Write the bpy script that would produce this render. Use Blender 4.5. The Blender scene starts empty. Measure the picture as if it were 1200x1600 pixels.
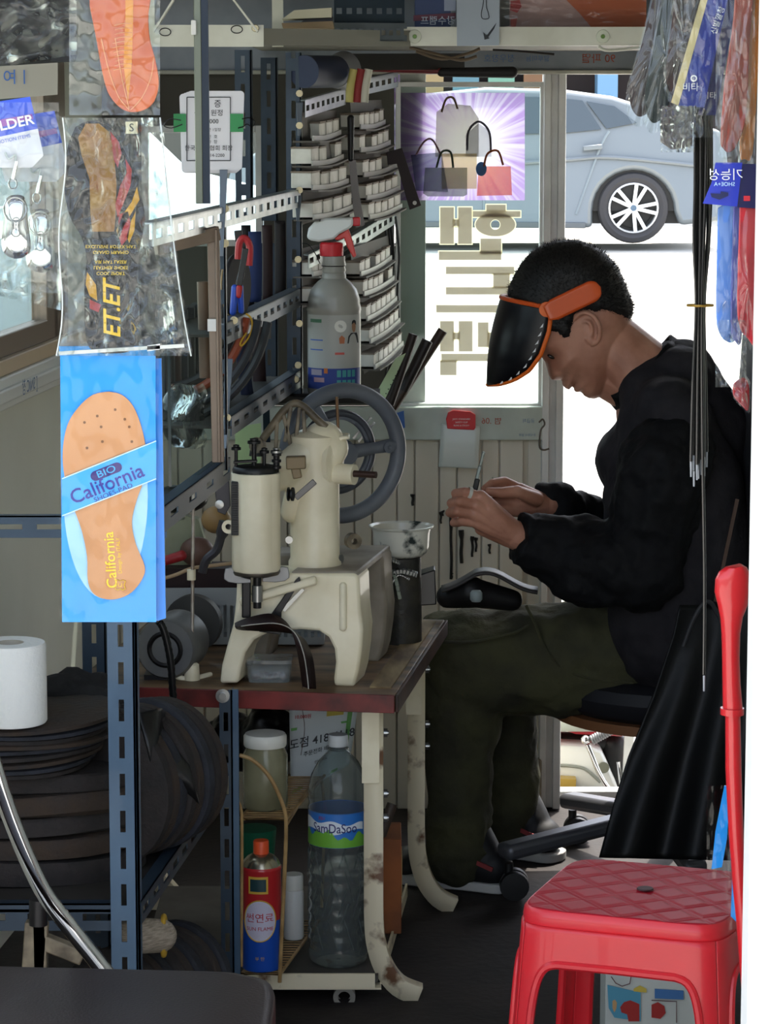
import bpy, bmesh, math, random
from math import sin, cos, pi, sqrt, atan2, radians, tan
from mathutils import Vector, Matrix, noise
V = Vector
S = bpy.context.scene
COL = S.collection
# ---------------- camera ----------------
TH = math.atan(645/4500); CH = 1.45; FPX = 4500.0
cd = bpy.data.cameras.new('camera'); cam = bpy.data.objects.new('camera', cd); COL.objects.link(cam)
cd.sensor_fit = 'VERTICAL'; cd.sensor_height = 36; cd.sensor_width = 27; cd.lens = FPX/1600*36
cd.clip_start = 0.1; cd.clip_end = 300
cam.location = (0, 0, CH); cam.rotation_euler = (pi/2-TH, 0, 0)
S.camera = cam
# ---------------- light ----------------
w = bpy.data.worlds.new('sky'); S.world = w; w.use_nodes = True
nt = w.node_tree; nt.nodes.clear()
sky = nt.nodes.new('ShaderNodeTexSky'); sky.sky_type = 'NISHITA'; sky.sun_disc = False
sky.sun_elevation = radians(62); sky.sun_rotation = radians(20); sky.dust_density = 3.0
bg = nt.nodes.new('ShaderNodeBackground'); bg.inputs[1].default_value = 0.60
hs = nt.nodes.new('ShaderNodeHueSaturation'); hs.inputs['Saturation'].default_value = 0.55
wo = nt.nodes.new('ShaderNodeOutputWorld')
nt.links.new(sky.outputs[0], hs.inputs['Color']); nt.links.new(hs.outputs[0], bg.inputs[0]); nt.links.new(bg.outputs[0], wo.inputs[0])
sl = bpy.data.lights.new('sun', 'SUN'); sl.energy = 7.5; sl.angle = radians(0.6); sl.color = (1, .95, .86)
so = bpy.data.objects.new('sun', sl); COL.objects.link(so)
sd = V((-0.18, -0.42, -1.0)); so.rotation_euler = sd.to_track_quat('-Z', 'Y').to_euler()   # high, behind the kiosk
S.view_settings.view_transform = 'Standard'; S.view_settings.look = 'None'
S.view_settings.gamma = 1; S.view_settings.use_curve_mapping = False; S.view_settings.exposure = 0.40
S.cycles.max_bounces = 10; S.cycles.transparent_max_bounces = 24; S.cycles.caustics_reflective = False; S.cycles.caustics_refractive = False

# ---------------- helpers ----------------
def P(px, py, Y):
    u = (px-600)/FPX; v = (800-py)/FPX
    dy = cos(TH)+v*sin(TH); dz = -sin(TH)+v*cos(TH); t = Y/dy
    return V((u*t, Y, CH+dz*t))
def floor_pt(px, py, z=0.0):
    u = (px-600)/FPX; v = (800-py)/FPX
    dy = cos(TH)+v*sin(TH); dz = -sin(TH)+v*cos(TH); t = (z-CH)/dz
    return V((u*t, dy*t, z))
def lin(c): return c/12.92 if c <= .04045 else ((c+.055)/1.055)**2.4
def hexc(h): return tuple(lin(int(h[i:i+2], 16)/255) for i in (0, 2, 4))+(1,)
_mats = {}
def mat(name, col, rough=.5, metal=0, var=0, vscale=8, col2=None, bump=0, bscale=60, trans=0, alpha=1, emit=0, coat=0, spec=.5, vdetail=4, vlo=.35, vhi=.65, stretch=None, sub=0, ior=1.45, sheen=0):
    if name in _mats: return _mats[name]
    m = bpy.data.materials.new(name); m.use_nodes = True; _mats[name] = m
    n = m.node_tree; b = n.nodes['Principled BSDF']
    c = hexc(col) if isinstance(col, str) else col
    b.inputs['Base Color'].default_value = c; b.inputs['Roughness'].default_value = rough
    b.inputs['Metallic'].default_value = metal; b.inputs['Transmission Weight'].default_value = trans
    b.inputs['Alpha'].default_value = alpha; b.inputs['Coat Weight'].default_value = coat
    b.inputs['Specular IOR Level'].default_value = spec; b.inputs['IOR'].default_value = ior
    b.inputs['Sheen Weight'].default_value = sheen
    if sub: b.inputs['Subsurface Weight'].default_value = sub; b.inputs['Subsurface Radius'].default_value = (.012, .005, .003)
    if emit: b.inputs['Emission Color'].default_value = c; b.inputs['Emission Strength'].default_value = emit
    tc = n.nodes.new('ShaderNodeTexCoord'); src = tc.outputs['Object']
    if stretch:
        mp = n.nodes.new('ShaderNodeMapping'); mp.inputs['Scale'].default_value = stretch
        n.links.new(src, mp.inputs[0]); src = mp.outputs[0]
    if var or col2:
        no = n.nodes.new('ShaderNodeTexNoise'); no.inputs['Scale'].default_value = vscale; no.inputs['Detail'].default_value = vdetail
        n.links.new(src, no.inputs['Vector'])
        r = n.nodes.new('ShaderNodeMapRange'); r.inputs[1].default_value = vlo; r.inputs[2].default_value = vhi
        n.links.new(no.outputs[0], r.inputs[0])
        mx = n.nodes.new('ShaderNodeMix'); mx.data_type = 'RGBA'
        c2 = hexc(col2) if isinstance(col2, str) else tuple(x*(1-var) for x in c[:3])+(1,)
        mx.inputs[6].default_value = c; mx.inputs[7].default_value = c2
        n.links.new(r.outputs[0], mx.inputs[0]); n.links.new(mx.outputs[2], b.inputs['Base Color'])
    if bump:
        nb = n.nodes.new('ShaderNodeTexNoise'); nb.inputs['Scale'].default_value = bscale; nb.inputs['Detail'].default_value = 3
        n.links.new(src, nb.inputs['Vector'])
        bp = n.nodes.new('ShaderNodeBump'); bp.inputs['Strength'].default_value = bump; bp.inputs['Distance'].default_value = .004
        n.links.new(nb.outputs[0], bp.inputs['Height']); n.links.new(bp.outputs[0], b.inputs['Normal'])
    return m
def film(name, tint='ffffff', gloss=.25, rough=.08, bump=.6, bscale=25, body=0.0):
    """thin clear plastic: see-through with sharp highlights"""
    if name in _mats: return _mats[name]
    m = bpy.data.materials.new(name); m.use_nodes = True; _mats[name] = m
    n = m.node_tree; n.nodes.clear()
    o = n.nodes.new('ShaderNodeOutputMaterial'); t = n.nodes.new('ShaderNodeBsdfTransparent'); t.inputs[0].default_value = hexc(tint)
    g = n.nodes.new('ShaderNodeBsdfGlossy'); g.inputs['Roughness'].default_value = rough
    mx = n.nodes.new('ShaderNodeMixShader'); fr = n.nodes.new('ShaderNodeLayerWeight'); fr.inputs[0].default_value = .5
    pw = n.nodes.new('ShaderNodeMath'); pw.operation = 'POWER'; pw.inputs[1].default_value = 2.5; n.links.new(fr.outputs['Facing'], pw.inputs[0])
    ad = n.nodes.new('ShaderNodeMath'); ad.operation = 'MULTIPLY_ADD'; ad.use_clamp = True; ad.inputs[1].default_value = .8+gloss*.5; ad.inputs[2].default_value = .018+gloss*.012
    n.links.new(pw.outputs[0], ad.inputs[0]); n.links.new(ad.outputs[0], mx.inputs[0])
    n.links.new(t.outputs[0], mx.inputs[1]); n.links.new(g.outputs[0], mx.inputs[2])
    out = mx.outputs[0]
    if body:
        d = n.nodes.new('ShaderNodeBsdfDiffuse'); d.inputs[0].default_value = hexc(tint)
        m2 = n.nodes.new('ShaderNodeMixShader'); m2.inputs[0].default_value = body
        n.links.new(out, m2.inputs[1]); n.links.new(d.outputs[0], m2.inputs[2]); out = m2.outputs[0]
    if bump:
        tc = n.nodes.new('ShaderNodeTexCoord'); no = n.nodes.new('ShaderNodeTexNoise'); no.inputs['Scale'].default_value = bscale
        no.inputs['Detail'].default_value = 2
        n.links.new(tc.outputs['Object'], no.inputs['Vector'])
        bp = n.nodes.new('ShaderNodeBump'); bp.inputs['Strength'].default_value = bump; bp.inputs['Distance'].default_value = .01
        n.links.new(no.outputs[0], bp.inputs['Height']); n.links.new(bp.outputs[0], g.inputs['Normal']); n.links.new(bp.outputs[0], fr.inputs['Normal'])
    n.links.new(out, o.inputs[0]); return m
_org = {}
def org(o): return _org.get(o.name, V((0, 0, 0))) if o else V((0, 0, 0))
def tag(o, label=None, cat=None, group=None, kind=None):
    if label: o['label'] = label
    if cat: o['category'] = cat
    if group: o['group'] = group
    if kind: o['kind'] = kind
    return o
def thing(name, loc, label, cat, group=None):
    o = bpy.data.objects.new(name, None); COL.objects.link(o); o.location = loc; o.empty_display_size = .05
    _org[o.name] = V(loc); return tag(o, label, cat, group)
def frame_axes(d):
    d = d.normalized(); a = V((0, 0, 1)) if abs(d.z) < .9 else V((0, 1, 0))
    u = d.cross(a).normalized(); return u, d.cross(u).normalized()
class M:
    def __init__(s): s.v = []; s.f = []
    def add(s, vs, fs):
        b = len(s.v); s.v += [V(p) for p in vs]; s.f += [tuple(i+b for i in f) for f in fs]; return s
    def box(s, c, sz, rot=None):
        c = V(c); h = V(sz)/2; R = rot if rot is not None else Matrix.Identity(3)
        vs = [c+R@V((x*h.x, y*h.y, z*h.z)) for x in (-1, 1) for y in (-1, 1) for z in (-1, 1)]
        return s.add(vs, [(0, 1, 3, 2), (4, 6, 7, 5), (0, 4, 5, 1), (2, 3, 7, 6), (0, 2, 6, 4), (1, 5, 7, 3)])
    def bar(s, p0, p1, w, h, up=None):
        """box beam from p0 to p1; h along up, w across"""
        p0 = V(p0); p1 = V(p1); d = (p1-p0).normalized(); up = V(up) if up else (V((0, 0, 1)) if abs(d.z) < .95 else V((0, -1, 0)))
        a = d.cross(up).normalized(); b = a.cross(d).normalized()
        vs = [q+a*(x*w/2)+b*(y*h/2) for q in (p0, p1) for x, y in ((-1, -1), (1, -1), (1, 1), (-1, 1))]
        return s.add(vs, [(0, 3, 2, 1), (4, 5, 6, 7), (0, 1, 5, 4), (1, 2, 6, 5), (2, 3, 7, 6), (3, 0, 4, 7)])
    def tube(s, pts, r, n=10, closed=False, cap=True):
        pts = [V(p) for p in pts]; k = len(pts); rs = r if isinstance(r, (list, tuple)) else [r]*k
        rings = []; u = None
        for i, p in enumerate(pts):
            if closed: d = pts[(i+1) % k]-pts[i-1]
            else: d = pts[min(i+1, k-1)]-pts[max(i-1, 0)]
            d = d.normalized() if d.length > 1e-9 else V((0, 0, 1))
            if u is None: u, _ = frame_axes(d)
            u = (u-d*u.dot(d)); u = u.normalized() if u.length > 1e-6 else frame_axes(d)[0]
            w_ = d.cross(u)
            rings.append([p+(u*cos(2*pi*j/n)+w_*sin(2*pi*j/n))*rs[i] for j in range(n)])
        vs = [q for R in rings for q in R]; fs = []
        for i in range(k if closed else k-1):
            a = i*n; b = ((i+1) % k)*n
            for j in range(n): fs.append((a+j, a+(j+1) % n, b+(j+1) % n, b+j))
        if cap and not closed: fs += [tuple(range(n))[::-1], tuple((k-1)*n+j for j in range(n))]
        return s.add(vs, fs)
    def cyl(s, p0, p1, r0, r1=None, n=20): return s.tube([p0, p1], [r0, r1 if r1 is not None else r0], n)
    def lathe(s, prof, o, ax=(0, 0, 1), n=28, ry=1.0, cap=True):
        """prof: list of (radius, height along ax)"""
        o = V(o); ax = V(ax).normalized(); u, w_ = frame_axes(ax)
        vs = []
        for r, h in prof: vs += [o+ax*h+u*(r*cos(2*pi*j/n))+w_*(r*ry*sin(2*pi*j/n)) for j in range(n)]
        fs = [(i*n+j, i*n+(j+1) % n, (i+1)*n+(j+1) % n, (i+1)*n+j) for i in range(len(prof)-1) for j in range(n)]
        if cap: fs += [tuple(range(n))[::-1], tuple((len(prof)-1)*n+j for j in range(n))]
        return s.add(vs, fs)
    def ell(s, c, r, n=16, m=10, rot=None):
        c = V(c); R = rot if rot is not None else Matrix.Identity(3); r = (r, r, r) if isinstance(r, (int, float)) else r
        vs = [c+R@V((0, 0, -r[2]))]
        for i in range(1, m):
            a = -pi/2+pi*i/m
            vs += [c+R@V((r[0]*cos(a)*cos(2*pi*j/n), r[1]*cos(a)*sin(2*pi*j/n), r[2]*sin(a))) for j in range(n)]
        vs.append(c+R@V((0, 0, r[2]))); fs = [(0, 1+(j+1) % n, 1+j) for j in range(n)]
        for i in range(m-2):
            a = 1+i*n; b = a+n
            fs += [(a+j, a+(j+1) % n, b+(j+1) % n, b+j) for j in range(n)]
        t = 1+(m-2)*n; fs += [(t+j, t+(j+1) % n, len(vs)-1) for j in range(n)]
        return s.add(vs, fs)
    def cap(s, p0, p1, r0, r1, n=16, m=5):
        """tapered capsule"""
        p0 = V(p0); p1 = V(p1); d = (p1-p0).normalized(); pts = []; rs = []
        for i in range(m): a = -pi/2+(pi/2)*(i+.12)/m; pts.append(p0+d*(r0*sin(a))); rs.append(r0*cos(a))
        pts += [p0, p1]; rs += [r0, r1]
        for i in range(m): a = (pi/2)*(i+.88)/m; pts.append(p1+d*(r1*sin(a))); rs.append(r1*cos(a))
        return s.tube(pts, rs, n)
    def prism(s, out, d, holes=None):
        """out: list of 3D points (planar outline); extruded by vector d"""
        out = [V(p) for p in out]; d = V(d); n = len(out)
        vs = out+[p+d for p in out]
        fs = [tuple(range(n))[::-1], tuple(range(n, 2*n))]+[(i, (i+1) % n, n+(i+1) % n, n+i) for i in range(n)]
        return s.add(vs, fs)
    def grid(s, fn, nu, nv, thick=0, cu=False, cv=False):
        vs = [fn(i/nu, j/nv) for i in range(nu+1) for j in range(nv+1)]; k = nv+1
        fs = [(i*k+j, (i+1)*k+j, (i+1)*k+j+1, i*k+j+1) for i in range(nu) for j in range(nv)]
        return s.add(vs, fs)
    def text(s, txt, o, ux, uy, size, align='CENTER', mirror=False, depth=.0004, sx=1.0, shear=0, bold=0):
        """text laid at o with baseline dir ux and up dir uy"""
        c = bpy.data.curves.new('t', 'FONT'); c.body = txt; c.size = 1; c.align_x = align; c.align_y = 'CENTER'; c.shear = shear; c.offset = bold
        c.resolution_u = 3
        ob = bpy.data.objects.new('t', c); COL.objects.link(ob)
        dg = bpy.context.evaluated_depsgraph_get(); me = bpy.data.meshes.new_from_object(ob.evaluated_get(dg))
        ux = V(ux).normalized(); uy = V(uy).normalized(); nz = ux.cross(uy).normalized(); k = -1 if mirror else 1
        vs = [V(o)+ux*(q.co.x*size*sx*k)+uy*(q.co.y*size)+nz*depth for q in me.vertices]
        fs = [tuple(p.vertices) for p in me.polygons]
        bpy.data.objects.remove(ob); bpy.data.curves.remove(c); bpy.data.meshes.remove(me)
        return s.add(vs, fs)
    def slotbar(s, p0, p1, w1, n1, w2, n2, sl=.028, gap=.024, sw=.009, th=.0022, slot2=True):
        """slotted angle iron: leg of width w1 towards n1 and leg of width w2 towards n2, with real holes"""
        p0 = V(p0); p1 = V(p1); d = (p1-p0); L = d.length; d.normalize(); n1 = V(n1).normalized(); n2 = V(n2).normalized()
        for w_, a, b, sl_on in ((w1, n1, n2, True), (w2, n2, n1, slot2)):
            lo = (w_-sw)/2; s.obar(p0, d, L, a, 0, lo, b, th); s.obar(p0, d, L, a, lo+sw, w_, b, th)
            if not sl_on: s.obar(p0, d, L, a, lo, lo+sw, b, th); continue
            t = 0; g = gap
            while t < L:
                s.obar(p0+d*t, d, min(g if t else g/2, L-t), a, lo, lo+sw, b, th); t += (g if t else g/2)+sl
        return s
    def obar(s, o, d, L, a, a0, a1, b, th):
        vs = [o+d*x+a*y+b*z for x in (0, L) for y, z in ((a0, 0), (a1, 0), (a1, th), (a0, th))]
        return s.add(vs, [(0, 3, 2, 1), (4, 5, 6, 7), (0, 1, 5, 4), (1, 2, 6, 5), (2, 3, 7, 6), (3, 0, 4, 7)])
    def build(s, name, m, parent=None, smooth=40, bevel=0, loc=None, solid=0, sub=0, seg=2, weld=True, remesh=0, smoothit=0, disp=None):
        me = bpy.data.meshes.new(name); o = bpy.data.objects.new(name, me); COL.objects.link(o)
        if parent is not None: L = org(parent); o.parent = parent
        elif loc is not None: L = V(loc); o.location = L
        else:
            xs = s.v; L = V((sum(p.x for p in xs)/len(xs), sum(p.y for p in xs)/len(xs), min(p.z for p in xs))); o.location = L
        _org[o.name] = L.copy()
        me.from_pydata([tuple(p-L) for p in s.v], [], s.f); me.update()
        bm = bmesh.new(); bm.from_mesh(me)
        if weld: bmesh.ops.remove_doubles(bm, verts=bm.verts, dist=1e-5)
        bmesh.ops.recalc_face_normals(bm, faces=bm.faces); bm.to_mesh(me); bm.free()
        if m is not None: me.materials.append(m)
        if smooth:
            me.polygons.foreach_set('use_smooth', [True]*len(me.polygons))
            try: me.set_sharp_from_angle(angle=radians(smooth))
            except Exception: pass
        if remesh:
            r = o.modifiers.new('r', 'REMESH'); r.mode = 'VOXEL'; r.voxel_size = remesh; r.use_smooth_shade = True
            if smoothit: q = o.modifiers.new('s', 'SMOOTH'); q.iterations = smoothit; q.factor = .5
        if solid: q = o.modifiers.new('t', 'SOLIDIFY'); q.thickness = solid; q.offset = 0
        if bevel: q = o.modifiers.new('b', 'BEVEL'); q.width = bevel; q.segments = seg; q.limit_method = 'ANGLE'; q.angle_limit = radians(35); q.harden_normals = False
        if sub: q = o.modifiers.new('u', 'SUBSURF'); q.levels = sub; q.render_levels = sub
        if disp:
            tx = bpy.data.textures.new(name+'_fold', 'CLOUDS'); tx.noise_scale = disp[1]; tx.noise_depth = 2
            q = o.modifiers.new('d', 'DISPLACE'); q.texture = tx; q.strength = disp[0]; q.mid_level = .5; q.texture_coords = 'GLOBAL' if len(disp) < 3 else 'LOCAL'
        return o
def struct(o): o['kind'] = 'structure'; return o
def dup(root, dloc=(0, 0, 0), label=None, rotz=None, group=None, parent=None):
    c = root.copy(); COL.objects.link(c); c.parent = parent
    if parent is None:
        c.location = root.location+V(dloc)
        if rotz is not None: c.rotation_euler = (0, 0, rotz)
        _org[c.name] = org(root)+V(dloc)
    if label: c['label'] = label
    if group: c['group'] = group
    for ch in [x for x in root.children]: dup(ch, parent=c)
    return c
def smoothpath(pts, k=6):
    """Catmull-Rom"""
    pts = [V(p) for p in pts]; out = []
    for i in range(len(pts)-1):
        a = pts[max(i-1, 0)]; b = pts[i]; c = pts[i+1]; d = pts[min(i+2, len(pts)-1)]
        for j in range(k):
            t = j/k; out.append(.5*((2*b)+(c-a)*t+(2*a-5*b+4*c-d)*t*t+(3*b-a-3*c+d)*t**3))
    return out+[pts[-1]]
X, Yv, Z = V((1, 0, 0)), V((0, 1, 0)), V((0, 0, 1))
UPC = V((0, sin(TH), cos(TH)))
# ================= SETTING =================
YB = 5.8
m_floor = mat('rubber_floor', '2a221f', .75, var=.5, vscale=6, col2='16110f', bump=.3)
m_pave = mat('pavement', 'c9c6bd', .9, col2='b9b5aa', vscale=1.2)
m_white = mat('white_paint', 'd3d2c6', .5, col2='b9b7a9', vscale=5)
m_alu = mat('aluminium', 'e6e6e2', .4, metal=.15, col2='d2d2ce', vscale=12)
m_panel = mat('wall_panel', 'eae4d4', .5, col2='c6bda9', vscale=3.5, stretch=(1, 1, .3))
m_cream = mat('cream_board', 'ebebdd', .6, col2='dddccd', vscale=2)
m_rail = mat('grey_green_rail', 'd0d9cf', .5, col2='b9c2b8', vscale=9)
m_ceil = mat('ceiling_dark', '4a4742', .8)
m_glass = film('window_glass', 'f4fbf9', .12, .02, 0)
m_tar = mat('black_drip', '14100e', .35)
M().box((0, 4.38, -.03), (2.0, 2.9, .06)).build('floor', m_floor, loc=(0, 4.3, 0)); struct(bpy.data.objects['floor'])
m = M(); m.box((0, -2, -.08), (30, 9.8, .04)); m.box((0, 30, -.08), (120, 48.2, .04)); m.box((-8, 4.4, -.08), (14, 3.1, .04)); m.box((8, 4.4, -.08), (14, 3.1, .04))
struct(m.build('pavement', m_pave, loc=(0, 30, -.06), weld=False))
# back wall, lower panelling
zt = P(700, 640, YB).z; xR = P(847, 700, YB).x
m = M(); m.box(((-.6+xR)/2, YB+.03, zt/2), (xR+.6, .04, zt))
x = -.59
while x < xR-.02:
    wd = .036 if int((x+.6)/.04) % 2 else .05
    m.box((x+wd/2, YB+.004, zt/2), (min(wd, xR-x)-.0035, .012, zt)); x += wd
struct(m.build('wall_back', m_panel, loc=(0, YB, 0), bevel=.0015, weld=False))
dr = M()
for a, y0, y1, wdt in ((706, 895, 905, 2), (691, 798, 806, 3), (689, 800, 818, 2.2), (705, 800, 905, 3), (721, 828, 880, 3.6), (738, 838, 870, 2.6), (744, 840, 862, 2.4), (765, 850, 865, 2.4), (774, 748, 753, 5), (645, 772, 790, 3)):
    pts = [P(a+.5*sin(i*1.3+a), y0+(y1-y0)*i/7, YB-.004) for i in range(8)]
    dr.tube(pts, [.0012*wdt*(1.3 if i < 2 else .8) for i in range(8)], 6)
drp = dr.build('trim_1', m_tar, weld=False); struct(drp)
# back wall rails, mullion, header
z0 = P(0, 686, YB).z; z1 = P(0, 634, YB).z
m = M().box(((-.6+xR)/2, YB-.008, (z0+z1)/2), (xR+.6, .03, z1-z0)); r = struct(m.build('trim_2', m_rail, bevel=.003))
M().text('범 .06', P(768, 658, YB-.0235), X, UPC, .017, mirror=True).build('lettering', mat('red_print', 'b0563f', .6), r, smooth=0)
M().text('공급처', P(826, 658, YB-.0235), X, UPC, .009, mirror=True).text('주식회사 알루', P(824, 680, YB-.0235), X, UPC, .006, mirror=True).build('lettering', mat('blue_print', '5f7fa5', .6), r, smooth=0)
def vframe(name, a, b, ya, yb, Y, dep, m_, holes=()):
    o = M(); x0 = P(a, 600, Y).x; x1 = P(b, 600, Y).x; zb = P(0, yb, Y).z; zu = P(0, ya, Y).z
    w_ = x1-x0; o.box(((x0+x1)/2, Y+dep/2, (zb+zu)/2), (w_, dep, zu-zb))
    o.box((x0+w_*.17, Y-.006, (zb+zu)/2), (w_*.3, .014, zu-zb)); o.box((x0+w_*.80, Y-.006, (zb+zu)/2), (w_*.34, .014, zu-zb))
    return struct(o.build(name, m_, bevel=.0015))
vframe('window_frame_1', 846, 881, 112, 1262, YB-.01, .05, m_alu)
zA = P(0, 113, YB).z; zB = P(0, 74, YB).z
hd = struct(M().box((-.07, YB+.01, (zA+zB)/2+.1), (1.86, .05, zB-zA+.2)).build('trim_3', mat('header_alu', '8e949a', .4, metal=.3, col2='7b8188', vscale=10), bevel=.002))
M().text('90 파열', P(935, 92, YB-.016), X, UPC, .022, mirror=True).build('lettering', mat('red_print', 'b0563f', .6), hd, smooth=0)
M().text('청우창호', P(780, 92, YB-.016), X, UPC, .017, mirror=True).text('알루미늄', P(840, 92, YB-.016), X, UPC, .013, mirror=True).build('lettering', mat('blue_print2', '5573a0', .6), hd, smooth=0)
struct(M().box((-.07, YB-.012, P(0, 113, YB).z), (1.86, .05, .008)).build('trim_4', m_white, bevel=.002))
# glass window left of the mullion with inner sash
def sash(name, a, b, ya, yb, Y, t=.012, m_=m_alu, d=.03):
    x0 = P(a, 600, Y).x; x1 = P(b, 600, Y).x; zb = P(0, yb, Y).z; zu = P(0, ya, Y).z; o = M()
    for xx in (x0+t/2, x1-t/2): o.box((xx, Y+d/2, (zb+zu)/2), (t, d, zu-zb))
    for zz in (zb+t/2, zu-t/2): o.box(((x0+x1)/2, Y+d/2, zz), (x1-x0-2*t, d, t))
    f = struct(o.build(name, m_, bevel=.001, weld=False))
    g = M().box(((x0+x1)/2, Y+d/2, (zb+zu)/2), (x1-x0-2*t, .004, zu-zb-2*t)).build('pane', m_glass, f, smooth=0)
    return f
sash('window_1', 618, 849, 128, 638, YB, .01)
struct(M().box((P(645, 400, YB).x, YB+.035, (P(0, 640, YB).z+P(0, 110, YB).z)/2), (.052, .012, P(0, 110, YB).z-P(0, 640, YB).z)).build('trim_5', mat('inner_panel', 'aeb0a6', .6), bevel=.001))
sash('window_2', 225, 412, 196, 385, YB, .014)
# solid back wall below the left window
zs = P(0, 385, YB).z
struct(M().box(((-.6+P(618, 400, YB).x)/2, YB+.03, (zs+z1)/2), (.6+P(618, 400, YB).x, .05, zs-z1)).build('wall_back_middle', mat('dark_board', '5a564e', .7)))
struct(M().box(((P(412, 400, YB).x+P(616, 400, YB).x)/2, YB+.03, (zs+P(0, 113, YB).z)/2), (P(616, 400, YB).x-P(412, 400, YB).x, .05, P(0, 113, YB).z-zs)).build('wall_back_upper', mat('dark_board', '')))
struct(M().box(((-.6+P(225, 400, YB).x)/2, YB+.03, (zs+P(0, 113, YB).z)/2), (P(225, 400, YB).x+.6, .05, P(0, 113, YB).z-zs)).box(((P(225, 400, YB).x+P(412, 400, YB).x)/2, YB+.03, (P(0, 196, YB).z+P(0, 113, YB).z)/2), (P(412, 400, YB).x-P(225, 400, YB).x, .05, P(0, 113, YB).z-P(0, 196, YB).z)).build('wall_back_left', mat('dark_board', ''), weld=False))
# wall above header, both sides
struct(M().box((-.07, YB+.03, 1.95), (1.86, .05, .5)).build('wall_back_top', m_white))
# threshold
zz = P(0, 1266, YB).z
struct(M().box((.2, YB-.01, zz/2), (1.1, .09, zz+.005)).build('trim_6', mat('wood_threshold', 'b59a72', .5, col2='8a7350', vscale=20, stretch=(.2, 1, 1)), bevel=.004))
struct(M().box((.55, YB+.06, .012), (.8, .04, .03)).build('trim_7', m_alu, bevel=.002))
# worn skirting patch by the door
struct(M().box((P(834, 1230, YB-.01).x, YB-.015, .055), (.03, .03, .11)).build('baseboard_back', mat('plaster', '8d8472', .9, col2='6f6657', vscale=30, bump=.8), bevel=.004))
# right wall, front wall post, ceiling
struct(M().box((.86, 4.28, 1.05), (.04, 3.1, 2.1)).build('wall_right', m_white))
struct(M().box((0, 4.3, 2.14), (2.0, 3.2, .05)).build('ceiling', m_ceil))
YF = 2.72
m = M(); xa = P(1163, 1500, YF).x
m.box((xa+.28, YF+.02, 1.05), (.52, .04, 2.14)); m.box((xa+.008, YF+.012, 1.05), (.012, .05, 2.14)); m.box((xa+.022, YF-.004, 1.05), (.016, .012, 2.14))
struct(m.build('wall_front', mat('front_white', 'f4f4f0', .45), bevel=.002, weld=False))
# left wall with a window
def LX(y): return -.653+(y-4.9)*.1
d = V((.1, 1, 0)).normalized(); nrm = V((1, -.1, 0)).normalized()
def lw(mm, ya, yb, za, zb, t=.04, off=0):
    a = V((LX(ya), ya, (za+zb)/2))-nrm*(t/2-off); b = V((LX(yb), yb, (za+zb)/2))-nrm*(t/2-off)
    mm.bar(a, b, t, zb-za, Z)
o = M(); lw(o, 2.75, YB, 0, .93)
struct(o.build('wall_left', m_cream, weld=False))
o = M(); lw(o, 2.75, YB, 1.62, 2.12); lw(o, 5.45, YB, 1.0, 1.62); struct(o.build('wall_left_top', m_cream, weld=False))
o = M(); lw(o, 2.75, YB, .93, .985, .06, .02); lw(o, 2.75, YB, .945, .968, .085, .03)
sill = struct(o.build('window_sill_1', mat('upvc_sill', 'f0f0ea', .4), bevel=.003, weld=False))
ps = V((LX(4.98), 4.98, .958))+nrm*.032
M().text('[ SNIC 창', ps, d, Z, .03, mirror=True, depth=-.001).build('lettering', mat('blue_print', '5f7fa5', .6), sill, smooth=0)
o = M(); lw(o, 2.75, YB, .985, 1.012, .05, .012)
struct(o.build('trim_8', mat('tan_profile', 'd8c0a0', .5), bevel=.002, weld=False))
o = M(); lw(o, 2.9, 5.28, 1.012, 1.05, .03); lw(o, 2.9, 5.28, 1.58, 1.62, .03); lw(o, 5.27, 5.47, 1.012, 1.62, .03); lw(o, 5.33, 5.36, 1.012, 1.62, .036)
f = struct(o.build('window_3', mat('brown_alu', '9b8a7a', .4, metal=.3), bevel=.002, weld=False))
o = M(); lw(o, 2.9, 5.27, 1.05, 1.58, .004, -.013); o.build('pane', m_glass, f, smooth=0)

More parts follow.
